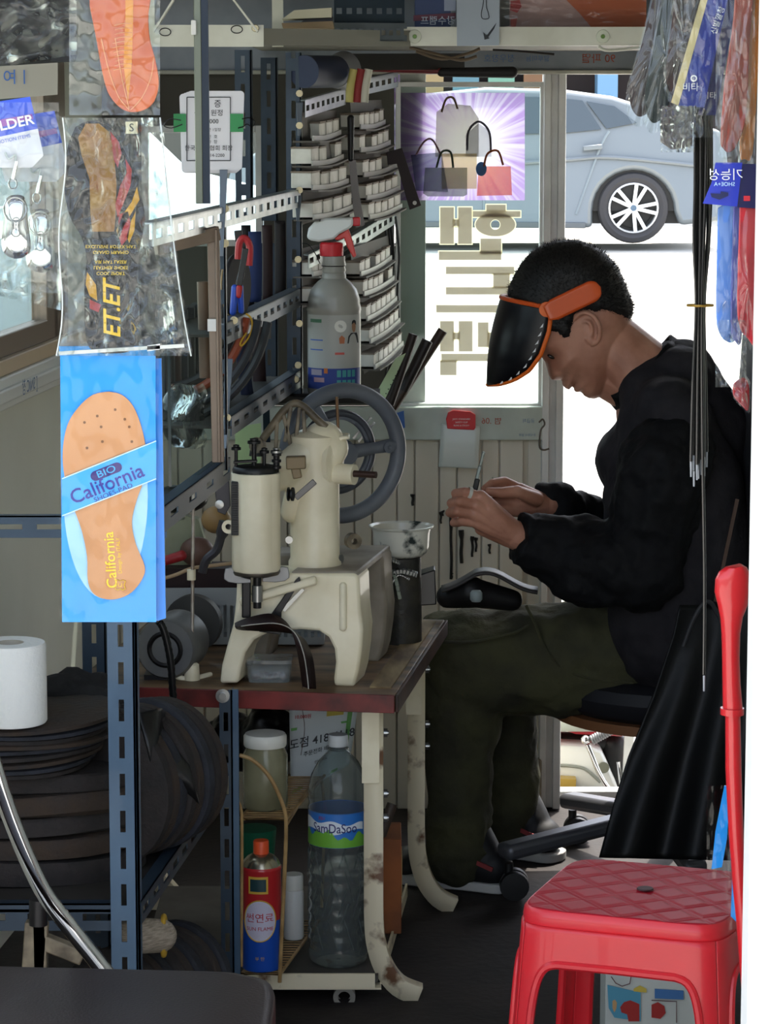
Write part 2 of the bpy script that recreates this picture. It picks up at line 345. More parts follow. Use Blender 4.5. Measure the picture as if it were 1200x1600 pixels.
# ---- poster on the glass (backlit handbag picture) ----
def paper(name, a, b=None, trans_=.5, clear=.0):
    if name in _mats: return _mats[name]
    m_ = bpy.data.materials.new(name); m_.use_nodes = True; _mats[name] = m_; n = m_.node_tree; n.nodes.clear()
    o_ = n.nodes.new('ShaderNodeOutputMaterial'); df = n.nodes.new('ShaderNodeBsdfDiffuse'); tl = n.nodes.new('ShaderNodeBsdfTranslucent')
    mx = n.nodes.new('ShaderNodeMixShader'); mx.inputs[0].default_value = trans_
    df.inputs[0].default_value = hexc(a); tl.inputs[0].default_value = hexc(a)
    if b:
        tc = n.nodes.new('ShaderNodeTexCoord'); sp = n.nodes.new('ShaderNodeSeparateXYZ'); n.links.new(tc.outputs['Object'], sp.inputs[0])
        at = n.nodes.new('ShaderNodeMath'); at.operation = 'ARCTAN2'; n.links.new(sp.outputs[2], at.inputs[0]); n.links.new(sp.outputs[0], at.inputs[1])
        cb = n.nodes.new('ShaderNodeTexNoise'); cb.noise_dimensions = '1D'; cb.inputs['Scale'].default_value = 9; cb.inputs['Detail'].default_value = 2; n.links.new(at.outputs[0], cb.inputs['W'])
        ln = n.nodes.new('ShaderNodeVectorMath'); ln.operation = 'LENGTH'; n.links.new(tc.outputs['Object'], ln.inputs[0])
        r1 = n.nodes.new('ShaderNodeMapRange'); r1.inputs[1].default_value = .03; r1.inputs[2].default_value = .13; n.links.new(ln.outputs['Value'], r1.inputs[0])
        r2 = n.nodes.new('ShaderNodeMapRange'); r2.inputs[1].default_value = .4; r2.inputs[2].default_value = .65; n.links.new(cb.outputs[0], r2.inputs[0])
        mu = n.nodes.new('ShaderNodeMath'); mu.operation = 'MULTIPLY'; n.links.new(r1.outputs[0], mu.inputs[0]); n.links.new(r2.outputs[0], mu.inputs[1])
        md = n.nodes.new('ShaderNodeMath'); md.operation = 'MULTIPLY_ADD'; md.inputs[1].default_value = .6; n.links.new(r1.outputs[0], md.inputs[0]); n.links.new(mu.outputs[0], md.inputs[2])
        cm = n.nodes.new('ShaderNodeMix'); cm.data_type = 'RGBA'; cm.inputs[6].default_value = hexc(a); cm.inputs[7].default_value = hexc(b); n.links.new(md.outputs[0], cm.inputs[0])
        n.links.new(cm.outputs[2], df.inputs[0]); n.links.new(cm.outputs[2], tl.inputs[0])
    n.links.new(df.outputs[0], mx.inputs[1]); n.links.new(tl.outputs[0], mx.inputs[2]); out = mx.outputs[0]
    if clear:
        tp = n.nodes.new('ShaderNodeBsdfTransparent'); m2 = n.nodes.new('ShaderNodeMixShader'); m2.inputs[0].default_value = clear
        n.links.new(out, m2.inputs[1]); n.links.new(tp.outputs[0], m2.inputs[2]); out = m2.outputs[0]
    n.links.new(out, o_.inputs[0]); return m_
YP = YB+.012
def px_quad(mm, x0, y0, x1, y1, Y, d=.0006):
    mm.prism([P(x0, y1, Y), P(x1, y1, Y), P(x1, y0, Y), P(x0, y0, Y)], (0, d, 0))
def px_poly(mm, pts, Y, d=.0006): mm.prism([P(a, b, Y) for a, b in pts], (0, d, 0))
pr = thing('handbag_poster', P(735, 225, YP), 'purple backlit poster of handbags stuck on the rear window', 'poster')
m = M(); px_quad(m, 616, 145, 820, 313, YP); m.build('sheet', paper('poster_purple', 'd9d2d8', 'a888bc', .85, .5), pr, smooth=0)
def bagpic(body, handle, col, hcol, Y):
    m = M(); px_poly(m, body, Y); o = m.build('bag_picture', paper('pic_'+col, col, None, .85, .45), pr, smooth=0)
    if handle: M().tube(smoothpath([P(a, b, Y) for a, b in handle], 5), .0022, 6).build('bag_picture_handle', paper('pic_'+hcol, hcol, None, .3), pr)
bagpic([(682, 175), (700, 162), (735, 165), (748, 185), (748, 245), (680, 245)], [(690, 175), (697, 155), (708, 153), (715, 170)], '8d8878', '7a6652', YP-.002)
bagpic([(728, 210), (748, 193), (766, 205), (768, 245), (728, 245)], [(730, 235), (732, 205), (748, 190), (764, 205), (767, 235)], 'a5a4a8', '5c5862', YP-.003)
bagpic([(642, 242), (690, 238), (700, 300), (650, 298)], [(650, 242), (662, 222), (675, 218), (688, 240)], '5d6480', '8a6a70', YP-.004)
bagpic([(690, 240), (745, 240), (745, 295), (690, 295)], None, 'b59f70', 'b59f70', YP-.0035)
bagpic([(664, 262), (730, 262), (730, 304), (724, 307), (668, 307), (661, 302)], [(682, 262), (690, 238), (704, 238), (708, 262)], '6b756e', '4f5a50', YP-.006)
bagpic([(748, 260), (798, 260), (800, 305), (745, 306)], [(756, 260), (762, 240), (778, 236), (786, 258)], 'c9643c', '9a5a3a', YP-.006)
m = M(); m.lathe([(.001, 0), (.011, 0), (.011, .0008), (.001, .0008)], P(752, 264, YP-.007), (0, 1, 0), 16, ry=1.3); m.build('bag_picture_tag', paper('pic_blue', '5f7fa8', None, .4), pr)
# ---- vinyl letters on the glass, read from outside ----
vin = paper('vinyl_letters', '9a9090', None, .6, .42); vout = paper('vinyl_outline', 'e6dfc8', None, .7, .3); YL = YB+.011
lt = thing('window_lettering', P(745, 590, YL), 'large brownish vinyl letters down the rear window pane', 'lettering')
def glyph(rects, circ=None):
    m = M(); mo = M()
    for i, (a, b, c, d_) in enumerate(rects): px_quad(m, a, b, c, d_, YL-i*.00004); px_quad(mo, a-1.6, b-1.6, c+1.6, d_+1.6, YL+.0012+i*.00004)
    if circ:
        cx, cy, rx, ry, ir = circ; s = YL/4500
        for mm, e, yy in ((m, 0, YL), (mo, 1.6, YL+.0012)):
            o = P(cx, cy, yy); n_ = 32
            vs = [o+V((cos(2*pi*j/n_)*r_[0]*s, q, sin(2*pi*j/n_)*r_[1]*s)) for q in (0, .0005) for r_ in ((rx+e, ry+e), (ir-e*.6, ir-e*.6)) for j in range(n_)]
            mm.add(vs, [(j, (j+1) % n_, n_+(j+1) % n_, n_+j) for j in range(n_)]+[(2*n_+j, 2*n_+(j+1) % n_, 3*n_+(j+1) % n_, 3*n_+j) for j in range(n_)])
    o = m.build('letter', vin, lt, smooth=0, weld=False); mo.build('letter_outline', vout, o, smooth=0, weld=False)
glyph([(688, 324, 709, 381), (709, 343, 716, 353), (716, 324, 737, 381), (760, 320, 790, 330), (739, 330, 813, 339), (751, 373, 783, 396), (686, 393, 783, 406)], (774, 351, 31, 18, 8))
glyph([(697, 417, 803, 428), (771, 428, 796, 449), (697, 449, 796, 460), (682, 477, 808, 488)])
glyph([(688, 502, 709, 549), (709, 520, 717, 530), (717, 502, 738, 549), (747, 504, 763, 542), (763, 520, 790, 542), (790, 504, 804, 542), (690, 553, 800, 564), (688, 564, 713, 586)])
# ---- hook latch on the mullion ----
hk = thing('hook_latch', P(845, 675, YB-.03), 'small metal hook latch hanging on the window mullion', 'latch')
M().lathe([(.001, 0), (.009, 0), (.008, .006), (.001, .008)], P(846, 658, YB-.008), (0, -1, 0), 16).build('plate', mat('tarnished', '6e665c', .4, metal=.8), hk)
M().tube(smoothpath([P(a, b, YB-.022) for a, b in ((842, 660), (848, 655), (851, 663), (845, 672), (843, 690), (844, 700), (850, 703), (858, 701))], 4), .0022, 8).build('hook', mat('tarnished', '', ), hk)

# ================= OUTSIDE =================
# silver car across the street
YC = 29.0
silver = mat('silver_paint', '70777b', .35, metal=.2, coat=.5)
car = thing('car', P(760, 378, YC), 'silver hatchback car parked across the street beyond the doorway', 'car')
def cp(px, py, dy=0): return P(px, py, YC)+V((0, dy, 0))
side = [(352, 350), (350, 300), (362, 262), (400, 238), (520, 218), (600, 170), (665, 146), (760, 136), (880, 139), (960, 150), (1040, 176), (1100, 196), (1128, 204), (1136, 240), (1142, 300), (1130, 345), (1062, 352)]
def arch(cx, cy, r): return [(cx+r*cos(a), cy-r*sin(a)) for a in [pi*i/14 for i in range(15)]]
low = [(1062, 352)]+arch(990, 330, 64)[0:]+[(926, 356), (625, 356)]+arch(548, 330, 64)+[(480, 352)]
o = bmesh.new()
n_ = len(side); lower = side+low[1:]
m = M()
rows = []
for dy, k in ((0.10, 0), (0, .5), (0, 1)): pass
vs = []; ring = lower; zt_ = 215
def inset(py): return .0 if py > 215 else (215-py)/75*.28
for dy in (0, 1.8):
    for a, b in ring: vs.append(cp(a, b, inset(b) if dy == 0 else 1.8-inset(b)))
N_ = len(ring)
m.add(vs, [tuple(range(N_))[::-1], tuple(range(N_, 2*N_))]+[(i, (i+1) % N_, N_+(i+1) % N_, N_+i) for i in range(N_)])
m.build('body', silver, car, smooth=30, bevel=.05, seg=3)
dk = mat('car_glass', '3a444a', .08, coat=.5); blk = mat('black_plastic', '0d0d0e', .5)
def ins(a, b, e=.012): return cp(a, b, inset(b)-e)
for q in ([(607, 212), (668, 156), (745, 150), (752, 210)], [(758, 210), (752, 150), (865, 152), (872, 208)], [(880, 208), (874, 153), (912, 157), (940, 202)], [(918, 158), (962, 166), (996, 192), (948, 201)]):
    m = M(); m.prism([ins(a, b) for a, b in q], (0, -.012, 0)); m.build('side_window', dk, car, smooth=0)
m = M()
for l in ([(952, 205), (936, 235), (900, 335)], [(756, 214), (756, 345)], [(600, 214), (596, 300), (625, 350)]): m.tube(smoothpath([cp(a, b, -.004) for a, b in l], 5), .012, 6)
m.build('door_seam', mat('seam', '79848a', .5), car, weld=False)
for a in (925, 740): M().bar(cp(a-14, 232, -.03), cp(a+16, 229, -.03), .05, .05).build('door_handle', silver, car, bevel=.01)
M().tube(smoothpath([cp(a, b, -.01) for a, b in ((430, 290), (640, 268), (880, 250), (960, 246), (1120, 262))], 4), .02, 6).build('waist_line', silver, car)
M().bar(cp(630, 350, .02), cp(915, 352, .02), .1, .06).build('sill_strip', mat('dark_sill', '5a5f62', .5), car, bevel=.01)
for wx in (990, 548):
    wc = cp(wx, 325, 0); wr = .355
    M().lathe([(.24, .02), (.30, -.02), (.34, 0), (wr, .05), (wr, .18), (.3, .24), (.2, .24), (.2, .06)], wc+V((0, .0, 0)), (0, 1, 0), 40, cap=False).build('tyre', mat('tyre', '3c3b3d', .8), car)
    M().lathe([(.01, .09), (.245, .09), (.245, .2)], wc, (0, 1, 0), 36, cap=False).build('wheel_well', blk, car)
    rm = M().lathe([(.245, .1), (.252, .0), (.235, -.01), (.232, .1)], wc, (0, 1, 0), 36, cap=False).build('rim', mat('rim_silver', 'e6e8ea', .3, metal=.4), car)
    m = M()
    for k in range(10):
        a = 2*pi*k/10+(.1 if k % 2 else -.1)+.3; u = V((cos(a), 0, sin(a)))
        m.bar(wc+u*.03+V((0, .01, 0)), wc+u*.237+V((0, -.0, 0)), .035, .02, (0, 1, 0))
    m.build('spoke', mat('rim_silver', ''), rm, weld=False)
    M().lathe([(.005, 0), (.03, 0), (.03, .02)], wc+V((0, -.012, 0)), (0, 1, 0), 20).build('hub_cap', mat('hubblue', '50667a', .4), rm)
    M().prism([cp(a, b, .06) for a, b in arch(wx, 330, 64)], (0, .3, 0)).build('wheel_arch', blk, car)
m = M(); m.box(cp(755, 350, .9)+V((0, 0, .1)), (4.0, 1.5, .2)); m.build('underbody', blk, car)
# shop building behind
bd = thing('shop_building', (0, 37, -.06), 'dark-fronted shop with shelves of boxes behind the parked car', 'building')
M().box((-2, 39.5, 4), (26, 3, 8)).build('wall', mat('shop_dark', '2a211f', .8), bd)
m = M().box((2.87, 37.6, 1.6), (.26, .5, 3.4)).build('column', mat('shop_blue', '6f97b6', .5), bd)
M().box((-2, 37.7, 3.1), (26, .8, 1.0)).build('awning', mat('shop_awning', '53605f', .6), bd)
rnd = random.Random(5)
for k in range(14):
    xx = -4+k*.46; cc = ['6f9a86', '7a5a40', '8a86a0', '3b2c40', '94805a', '5a7f8a'][k % 6]
    M().box((xx, 37.8, 1.62+.05*rnd.random()), (.34, .2, .36+.1*rnd.random())).build('stock_box', mat('stock_'+cc, cc, .7), bd)
M().box((-.8, 37.8, .7), (7, .4, 1.4)).build('counter', mat('shop_dark2', '5b564f', .7), bd)
# white delivery van further left beyond the rear glass
vn = thing('van', (-3.2, 14, -.06), 'pale blue-white van parked outside the left part of the rear window', 'van')
m = M(); xx0 = P(225, 300, 14).x; prof = [(xx0-3.4, .25), (xx0-3.4, 1.9), (xx0-.75, 1.9), (xx0+.1, 1.08), (xx0+.62, .95), (xx0+.68, .3)]
m.prism([V((a, 14, b)) for a, b in prof], (0, 1.7, 0)); m.build('body', mat('van_paint', 'cfe0e4', .4), vn, bevel=.05, seg=3)
M().prism([V((a, 13.985, b)) for a, b in ((xx0-1.4, 1.2), (xx0-1.4, 1.75), (xx0-.8, 1.75), (xx0-.1, 1.14))], (0, -.01, 0)).build('side_window', dk, vn, smooth=0)
for q in (xx0-2.6, xx0+.1): M().lathe([(.05, -.01), (.2, -.01), (.31, .0), (.31, .2), (.05, .2)], (q, 13.97, .27), (0, 1, 0), 30).build('wheel', mat('tyre', ''), vn)
M().bar((xx0+.3, 14, .75), (xx0+.5, 14, .73), .03, .12).build('headlamp', mat('lamp_lens', 'e8ece8', .2), vn, bevel=.01)
# yellow painted kerb lines
m = M()
for k in range(3): m.bar(floor_pt(384+14*k, 352, -.055), floor_pt(396+14*k, 318, -.055), .10, .01)
struct(m.build('road_marking', mat('yellow_line', 'd8b93a', .7), weld=False))
# ================= THE COBBLER =================
YM = 5.22
skin = mat('skin', 'bd8872', .5, col2='a06c57', vscale=18, bump=.12, bscale=120, sub=.12)
hairm = mat('hair', '110e0d', .6)
jk = mat('black_cloth', '08080a', .75, col2='0d0d10', vscale=30, bump=.5, bscale=45, spec=.25)
vestm = mat('vest_cloth', '2b292c', .85, col2='201e22', vscale=20, bump=.5, bscale=60, spec=.2)
olive = mat('olive_cloth', '45442f', .88, col2='36352a', vscale=12, bump=.5, bscale=90, spec=.2)
man = thing('person', (P(1000, 1100, YM).x, YM, 0), 'person in orange-rimmed visor and dark clothes sitting bent over handwork', 'person')
HS = [(881, 379), (905, 379), (925, 387), (944, 399), (960, 416), (970, 436), (978, 457), (985, 476), (985, 500), (980, 525), (972, 556), (962, 585), (954, 605), (947, 613), (938, 620), (928, 623.5), (919, 622), (912, 618), (908.5, 612), (902, 613), (896.5, 611), (896.5, 605), (896.5, 600.5), (889.5, 609), (882.5, 606.5), (878, 600), (878.5, 593), (872, 593.5), (863, 593.5), (857.5, 587.5), (855, 578), (852.5, 569), (849.5, 562), (845, 557), (836, 552), (831, 545), (824, 533), (815, 518), (806, 500), (799, 480), (796, 462), (800, 447), (808, 430), (818, 413), (832, 398), (850, 386), (866, 381)]
HC = (903, 500)
def resample(poly, n):
    L = [0]
    for i in range(len(poly)): a = poly[i]; b = poly[(i+1) % len(poly)]; L.append(L[-1]+math.hypot(b[0]-a[0], b[1]-a[1]))
    out = []; k = 0
    for j in range(n):
        t = L[-1]*j/n
        while L[k+1] < t: k += 1
        f = (t-L[k])/(L[k+1]-L[k]); a = poly[k]; b = poly[(k+1) % len(poly)]; out.append((a[0]+(b[0]-a[0])*f, a[1]+(b[1]-a[1])*f))
    return out
def pdist(p, poly):
    best = 1e9
    for i in range(len(poly)):
        ax, ay = poly[i]; bx, by = poly[(i+1) % len(poly)]; dx = bx-ax; dy = by-ay
        t = max(0, min(1, ((p[0]-ax)*dx+(p[1]-ay)*dy)/(dx*dx+dy*dy+1e-9))); best = min(best, math.hypot(p[0]-ax-t*dx, p[1]-ay-t*dy))
    return best
def inpoly(p, poly):
    c = False; j = len(poly)-1
    for i in range(len(poly)):
        if (poly[i][1] > p[1]) != (poly[j][1] > p[1]) and p[0] < (poly[j][0]-poly[i][0])*(p[1]-poly[i][1])/(poly[j][1]-poly[i][1])+poly[i][0]: c = not c
        j = i
    return c
SC = YM/FPX*1.01
def g2(p, c, r): return math.exp(-((p[0]-c[0])**2+(p[1]-c[1])**2)/(r*r))
def hhalf(p):
    d = pdist(p, HS)*SC; t = ((p[0]-850)*.30+(p[1]-385)*.954)/250; t = max(0, min(1, t))
    W = .079-.024*max(0, (t-.5)/.5)**1.2; R = .062
    h = W*sqrt(max(0, 1-(1-min(d, R)/R)**2))
    h -= .0075*g2(p, (857, 552), 9)         # eye socket
    h += .0045*g2(p, (852, 540), 9)         # brow
    h += .004*g2(p, (884, 562), 14)         # cheekbone
    h -= .003*g2(p, (897, 590), 12)         # below the cheek
    h -= .004*g2(p, (871, 578), 6)
    h += .004*g2(p, (869, 585), 5)          # nostril wing
    h -= .003*g2(p, (898, 603), 5)
    return max(h, 0.0005)
bd_ = M()
ring = resample(HS, 150); NR = 26
def headpt(b, rho, sgn, off=0):
    p = (HC[0]+rho*(b[0]-HC[0]), HC[1]+rho*(b[1]-HC[1])); h = hhalf(p) if rho < .999 else 0
    return P(p[0], p[1], YM)+V((0, sgn*(h+off), 0))
for sgn in (-1, 1):
    b0 = len(bd_.v); vs = []
    for i in range(NR+1):
        rho = 1-(1-i/NR)**1.7
        vs += [headpt(b, rho, sgn) for b in ring]
    n_ = len(ring); fs = [(i*n_+j, i*n_+(j+1) % n_, (i+1)*n_+(j+1) % n_, (i+1)*n_+j) for i in range(NR) for j in range(n_)]
    fs = [f for f in fs if f[0] >= n_]+[(n_+j, n_+(j+1) % n_, 0) for j in range(n_)]
    if sgn > 0: fs = [f[::-1] for f in fs]
    bd_.add(vs, fs)
# ears
for sg in (-1, 1):
    def E(a, b, o): return P(a, b, YM)+V((0, sg*(.070+o), 0))
    bd_.tube(smoothpath([E(891, 499, .004), E(896, 489, .010), E(909, 483, .015), (E(922, 489, .018)), E(930, 503, .018), E(931.5, 517, .015), E(927, 529, .010), E(919, 533, .005)], 5), .0042, 8)
    bd_.tube(smoothpath([E(903, 499, .006), E(913, 497, .010), E(920, 507, .011), E(918, 520, .009), E(911, 525, .006)], 5), .0032, 8)
    bd_.grid(lambda u, v: E(893+35*u, 488+42*v+6*u, -.004+.014*u*(1-.2*v)), 6, 6)
    bd_.cap(E(912, 506, .0), E(919, 527, .004), .009, .008); bd_.ell(E(903, 515, .002), .005)
# neck, core, limbs
bd_.cap(P(948, 535, YM), P(1020, 600, YM), .060, .068, 24); bd_.cap(P(938, 580, YM), P(1000, 610, YM), .042, .05, 20)
bd_.cap(P(1020, 600, YM), P(1060, 1000, YM), .07, .09)
YN, YFr = YM-.2, YM+.2
def limb(pts, n=14):
    for (a, ra), (b, rb) in zip(pts, pts[1:]): bd_.cap(a, b, ra, rb, n)
NW = P(806, 836, 5.03)
limb([(P(1055, 650, YN+.05), .045), (P(1010, 885, YN), .03), (P(900, 868, YN+.03), .026), (NW, .027)])
limb([(P(1055, 650, YFr-.05), .045), (P(1000, 860, YFr), .038), (P(856, 790, 5.16), .025)])
limb([(P(1020, 610, YM), .05), (P(1055, 650, YN+.05), .045)]); limb([(P(1020, 610, YM), .05), (P(1055, 650, YFr-.05), .045)])
for (yy, kx, ax, ay, fy) in ((5.2, 712, 712, 1335, 5.2), (5.4, 765, 800, 1290, 5.42)):
    limb([(P(1060, 1000, YM), .09), (P(1040, 1030, yy), .08), (P(kx+20, 1015, yy), .055), (P(ax, ay-30, fy), .035), (V((P(ax, ay, fy).x, fy, .05)), .035)])
# near hand: back towards us, fingers stacked and curled away
def H(a, b, y): return P(a, b, y)
kn = [(751, 777, 5.0, .0115), (744, 789, 4.994, .0115), (741, 803, 4.996, .011), (745, 817, 5.002, .010)]
for kx, ky, yy, r in kn: bd_.cap(H(799, 832, 5.026), H(kx, ky, yy), .024, r+.0015, 12)
bd_.cap(H(795, 838, 5.03), H(752, 826, 5.02), .020, .012); bd_.cap(H(790, 825, 5.02), H(762, 795, 5.005), .022, .018)
fing = [[(751, 777, 5.0), (727, 769, 4.993), (712, 771, 5.008), (715, 777, 5.026)],
        [(744, 789, 4.994), (718, 784, 4.985), (705, 786, 5.003), (712, 790, 5.024)],
        [(741, 803, 4.996), (714, 799, 4.987), (703, 801, 5.006), (711, 804, 5.026)],
        [(745, 817, 5.002), (721, 815, 4.993), (709, 817, 5.010), (717, 818, 5.028)]]
for k, f in enumerate(fing):
    r = [.0100, .0092, .0084, .0068] if k < 3 else [.0088, .0080, .0073, .0062]
    for i in range(3): bd_.cap(H(*f[i]), H(*f[i+1]), r[i], r[i+1], 12)
for f, r in (([(790, 815, 5.045), (768, 797, 5.058), (752, 782, 5.052), (742, 774, 5.040)], [.015, .0115, .010, .0078]),):
    for i in range(3): bd_.cap(H(*f[i]), H(*f[i+1]), r[i], r[i+1], 12)
# far hand: reaching in to pinch the tool
for kx, ky, yy, r in ((812, 764, 5.12, .0115), (808, 775, 5.11, .0115), (808, 788, 5.105, .011), (812, 800, 5.105, .010)):
    bd_.cap(H(850, 790, 5.155), H(kx, ky, yy), .022, r, 12)
for f in ([(812, 764, 5.12), (788, 752, 5.105), (769, 755, 5.085), (757, 764, 5.07)], [(808, 775, 5.11), (782, 764, 5.095), (764, 768, 5.08), (752, 776, 5.066)],
          [(808, 788, 5.105), (782, 782, 5.09), (765, 786, 5.075), (757, 792, 5.065)], [(812, 800, 5.105), (788, 799, 5.09), (774, 801, 5.078), (766, 806, 5.07)]):
    for i in range(3): bd_.cap(H(*f[i]), H(*f[i+1]), [.0098, .009, .0082][i], [.009, .0082, .0068][i], 12)
for f in ([(838, 780, 5.115), (808, 768, 5.075), (784, 770, 5.06), (762, 768, 5.052)],):
    for i in range(3): bd_.cap(H(*f[i]), H(*f[i+1]), [.014, .0115, .010][i], [.0115, .010, .0075][i], 12)
body = bd_.build('body', skin, man, remesh=.0019, smoothit=1, weld=True)
# nails, eye, brow
M().ell(P(858, 553, YM)+V((0, -.0585, 0)), (.0075, .003, .0032), rot=Matrix.Rotation(.5, 3, 'Y')).build('eye', mat('eye_dark', '1a1210', .2), man)
M().tube(smoothpath([P(a, b, YM-.001)+V((0, -h_, 0)) for a, b, h_ in ((845, 545, .043), (854, 536, .056), (866, 533, .067))], 4), [.0022]*9, 6).build('eyebrow', hairm, man)
# ---- hair cap ----
HP = [(780, 470), (785, 420), (830, 370), (890, 360), (950, 370), (1000, 430), (1010, 505), (986, 498), (968, 488), (950, 480), (934, 478), (926, 482), (917, 478), (905, 479), (893, 486), (889, 500), (885, 520), (877, 522), (868, 512), (856, 512), (848, 500), (838, 480), (815, 470), (800, 466)]
hm = M(); NRh = 60; ringh = resample(HS, 220)
def hpt(b, rho, sgn):
    p = (HC[0]+rho*(b[0]-HC[0]), HC[1]+rho*(b[1]-HC[1]))
    ins = inpoly(p, HP); e = min(1, pdist(p, HP)*SC/.010) if ins else 0
    th = .0065*sqrt(e); q = P(p[0], p[1], YM); h = hhalf(p) if rho < .999 else 0
    rad = V((p[0]-HC[0], 0, -(p[1]-HC[1]))); rad = rad.normalized() if rad.length > 0 else V((0, 0, 1)); edge = max(0, (rho-.75)/.25)
    nz = .0015*noise.noise(V((p[0]*.3, p[1]*.3, sgn*h*200)))
    return ins, q+V((0, sgn*(h+(th+nz)*(1-edge*.7)), 0))+rad*((th*.7+nz)*edge)
for sgn in (-1, 1):
    idx = {}; vs = []; fs = []; n_ = len(ringh); inn = {}
    for i in range(NRh+1):
        rho = (1-(1-i/NRh)**1.6)
        for j, b in enumerate(ringh):
            ok, q = hpt(b, rho, sgn); idx[i, j] = len(vs); vs.append(q); inn[i, j] = ok
    for i in range(1, NRh):
        for j in range(n_):
            k = (j+1) % n_
            if inn[i, j] or inn[i+1, j] or inn[i, k] or inn[i+1, k]: fs.append((idx[i, j], idx[i, k], idx[i+1, k], idx[i+1, j]))
    used = sorted({a for f in fs for a in f}); mp_ = {a: c for c, a in enumerate(used)}
    hm.add([vs[a] for a in used], [tuple(mp_[a] for a in f) for f in fs])
rnd = random.Random(2)
hv = [V(q) for q in hm.v]
ctr = P(895, 470, YM)
for _ in range(9000):
    q = hv[rnd.randrange(len(hv))]+V((rnd.uniform(-.002, .002), 0, rnd.uniform(-.002, .002))); nd = (q-ctr).normalized()
    d_ = (nd+V((rnd.uniform(-.5, .5), rnd.uniform(-.5, .5), rnd.uniform(-.5, .5)))).normalized(); L = rnd.uniform(.003, .0075)
    if q.z < P(0, 500, YM).z: L *= .35
    s_ = d_.cross(V((rnd.random(), rnd.random(), rnd.random()))).normalized()*.0006
    hm.add([q-s_-nd*.001, q+s_-nd*.001, q+d_*L], [(0, 1, 2)])
hm.build('hair', hairm, man, weld=False, smooth=60)
# ---- visor ----
org_m = mat('orange_plastic', 'd9561c', .4, coat=.2); org_e = mat('orange_edge', 'e8691a', .4)
vz = M().grid(lambda u, v: (lambda q: q)(visor_pt(u*2-1, v)), 1, 1) if False else None
def visor_pt(a, v):
    # centre line from top to tip, side edge sweeping to the same tip
    cx = 783+(761-783)*v-6*sin(pi*v); cy = 464+(600-464)*v
    EP = [(0, 858, 476), (.25, 853, 513), (.5, 841, 548), (.7, 824, 573), (.85, 803, 588), (.95, 782, 597), (1.001, 762, 601)]
    for (v0, x0, y0), (v1, x1, y1) in zip(EP, EP[1:]):
        if v <= v1: t = (v-v0)/(v1-v0); ex = x0+(x1-x0)*t; ey = y0+(y1-y0)*t; break
    k = sin(a*pi/2); f = (1-cos(a*pi/2))
    wy = .086*sqrt(max(0, 1-v**3.5))
    return P(cx+(ex-cx)*f, cy+(ey-cy)*f, YM)+V((0, wy*k, 0))
lens = M().grid(lambda u, v: visor_pt(u*2-1, v*.998), 26, 26).build('visor_lens', mat('dark_lens', '08080e', .3, spec=.35), man, solid=.0025)
e1 = [visor_pt(-1, v/24) for v in range(25)]+[visor_pt(1, (24-v)/24) for v in range(1, 25)]
M().tube(e1, .0042, 8).build('visor_rim', org_e, man)
M().tube([visor_pt(-1+i/12, 0) for i in range(25)], .0045, 8).build('visor_brow_band', org_m, man)
mk = M()
for i, v in enumerate((.2, .29, .38, .47, .56, .66, .76, .85, .92)):
    q = visor_pt(-.93, v)+V((-.004, -.003, 0)); r_ = .0035
    mk.add([q+V((-r_, 0, -r_)), q+V((r_, 0, r_*1.6)), q+V((r_*.7, 0, -r_*.4))], [(0, 1, 2)])
mk.build('visor_marking', mat('white_ink', 'e6e6e6', .5), man, smooth=0, weld=False)
for sg in (-1, 1):
    def T(a, b, o): return P(a, b, YM)+V((0, sg*o, 0))
    def strap(u, v):
        px = 849+(932-849)*u; cy = 484+(444-484)*u; hw = 15.5*(1 if u < .82 else sqrt(max(0, 1-((u-.82)/.18)**2)))
        nx, ny = .40, .917; k = (v-.5)*2; hw2 = hw*(1 if u > .12 else .75+u*2)
        return T(px+nx*hw2*k, cy+ny*hw2*k, hhalf((px+nx*hw2*k, cy+ny*hw2*k))+.0125)
    st = M().grid(strap, 30, 8).build('visor_temple', org_m, man, solid=.004)
    pts = [strap(i/30, 0) for i in range(4, 31)]+[strap((30-i)/30, 1) for i in range(1, 27)]
    M().tube(pts, .0016, 6).build('temple_edge', mat('orange_dark', 'b8431a', .5), st)
    M().lathe([(.001, 0), (.014, 0), (.0135, .004), (.001, .005)], T(850, 478, .086), (0, sg, 0), 24).build('visor_hinge', org_e, man)
# ---- clothes ----
sl_ = M()
sl_.cap(P(1045, 705, YN+.035), P(1035, 740, YN+.01), .075, .085, 20); sl_.cap(P(1035, 740, YN+.01), P(1005, 890, YN), .083, .075, 20)
sl_.cap(P(1005, 890, YN), P(905, 875, YN+.02), .072, .066, 20); sl_.cap(P(905, 875, YN+.02), P(845, 855, 5.04), .066, .050, 20)
sl_.cap(P(980, 900, YN), P(905, 905, YN), .06, .045, 20); sl_.tube([P(850, 852, 5.04), P(825, 846, 5.035), P(809, 842, 5.03)], [.050, .042, .047], 28)
sl_.cap(P(950, 850, YN+.02), P(840, 840, 5.04), .045, .04, 20)
sl_.ell(P(855, 850, YN+.05), (.045, .04, .045)); sl_.ell(P(925, 880, YN), (.05, .05, .06))
sleeve = sl_.build('sleeve', jk, man, remesh=.006, smoothit=3, disp=(.030, .05))
sl_ = M()
sl_.cap(P(1060, 655, YFr-.035), P(1000, 850, YFr), .08, .07, 18); sl_.cap(P(1000, 850, YFr), P(868, 795, 5.18), .065, .042, 18); sl_.cap(P(890, 790, 5.2), P(862, 778, 5.165), .03, .03)
sl_.build('sleeve', jk, man, remesh=.006, smoothit=3, disp=(.025, .05))
vs_ = M()
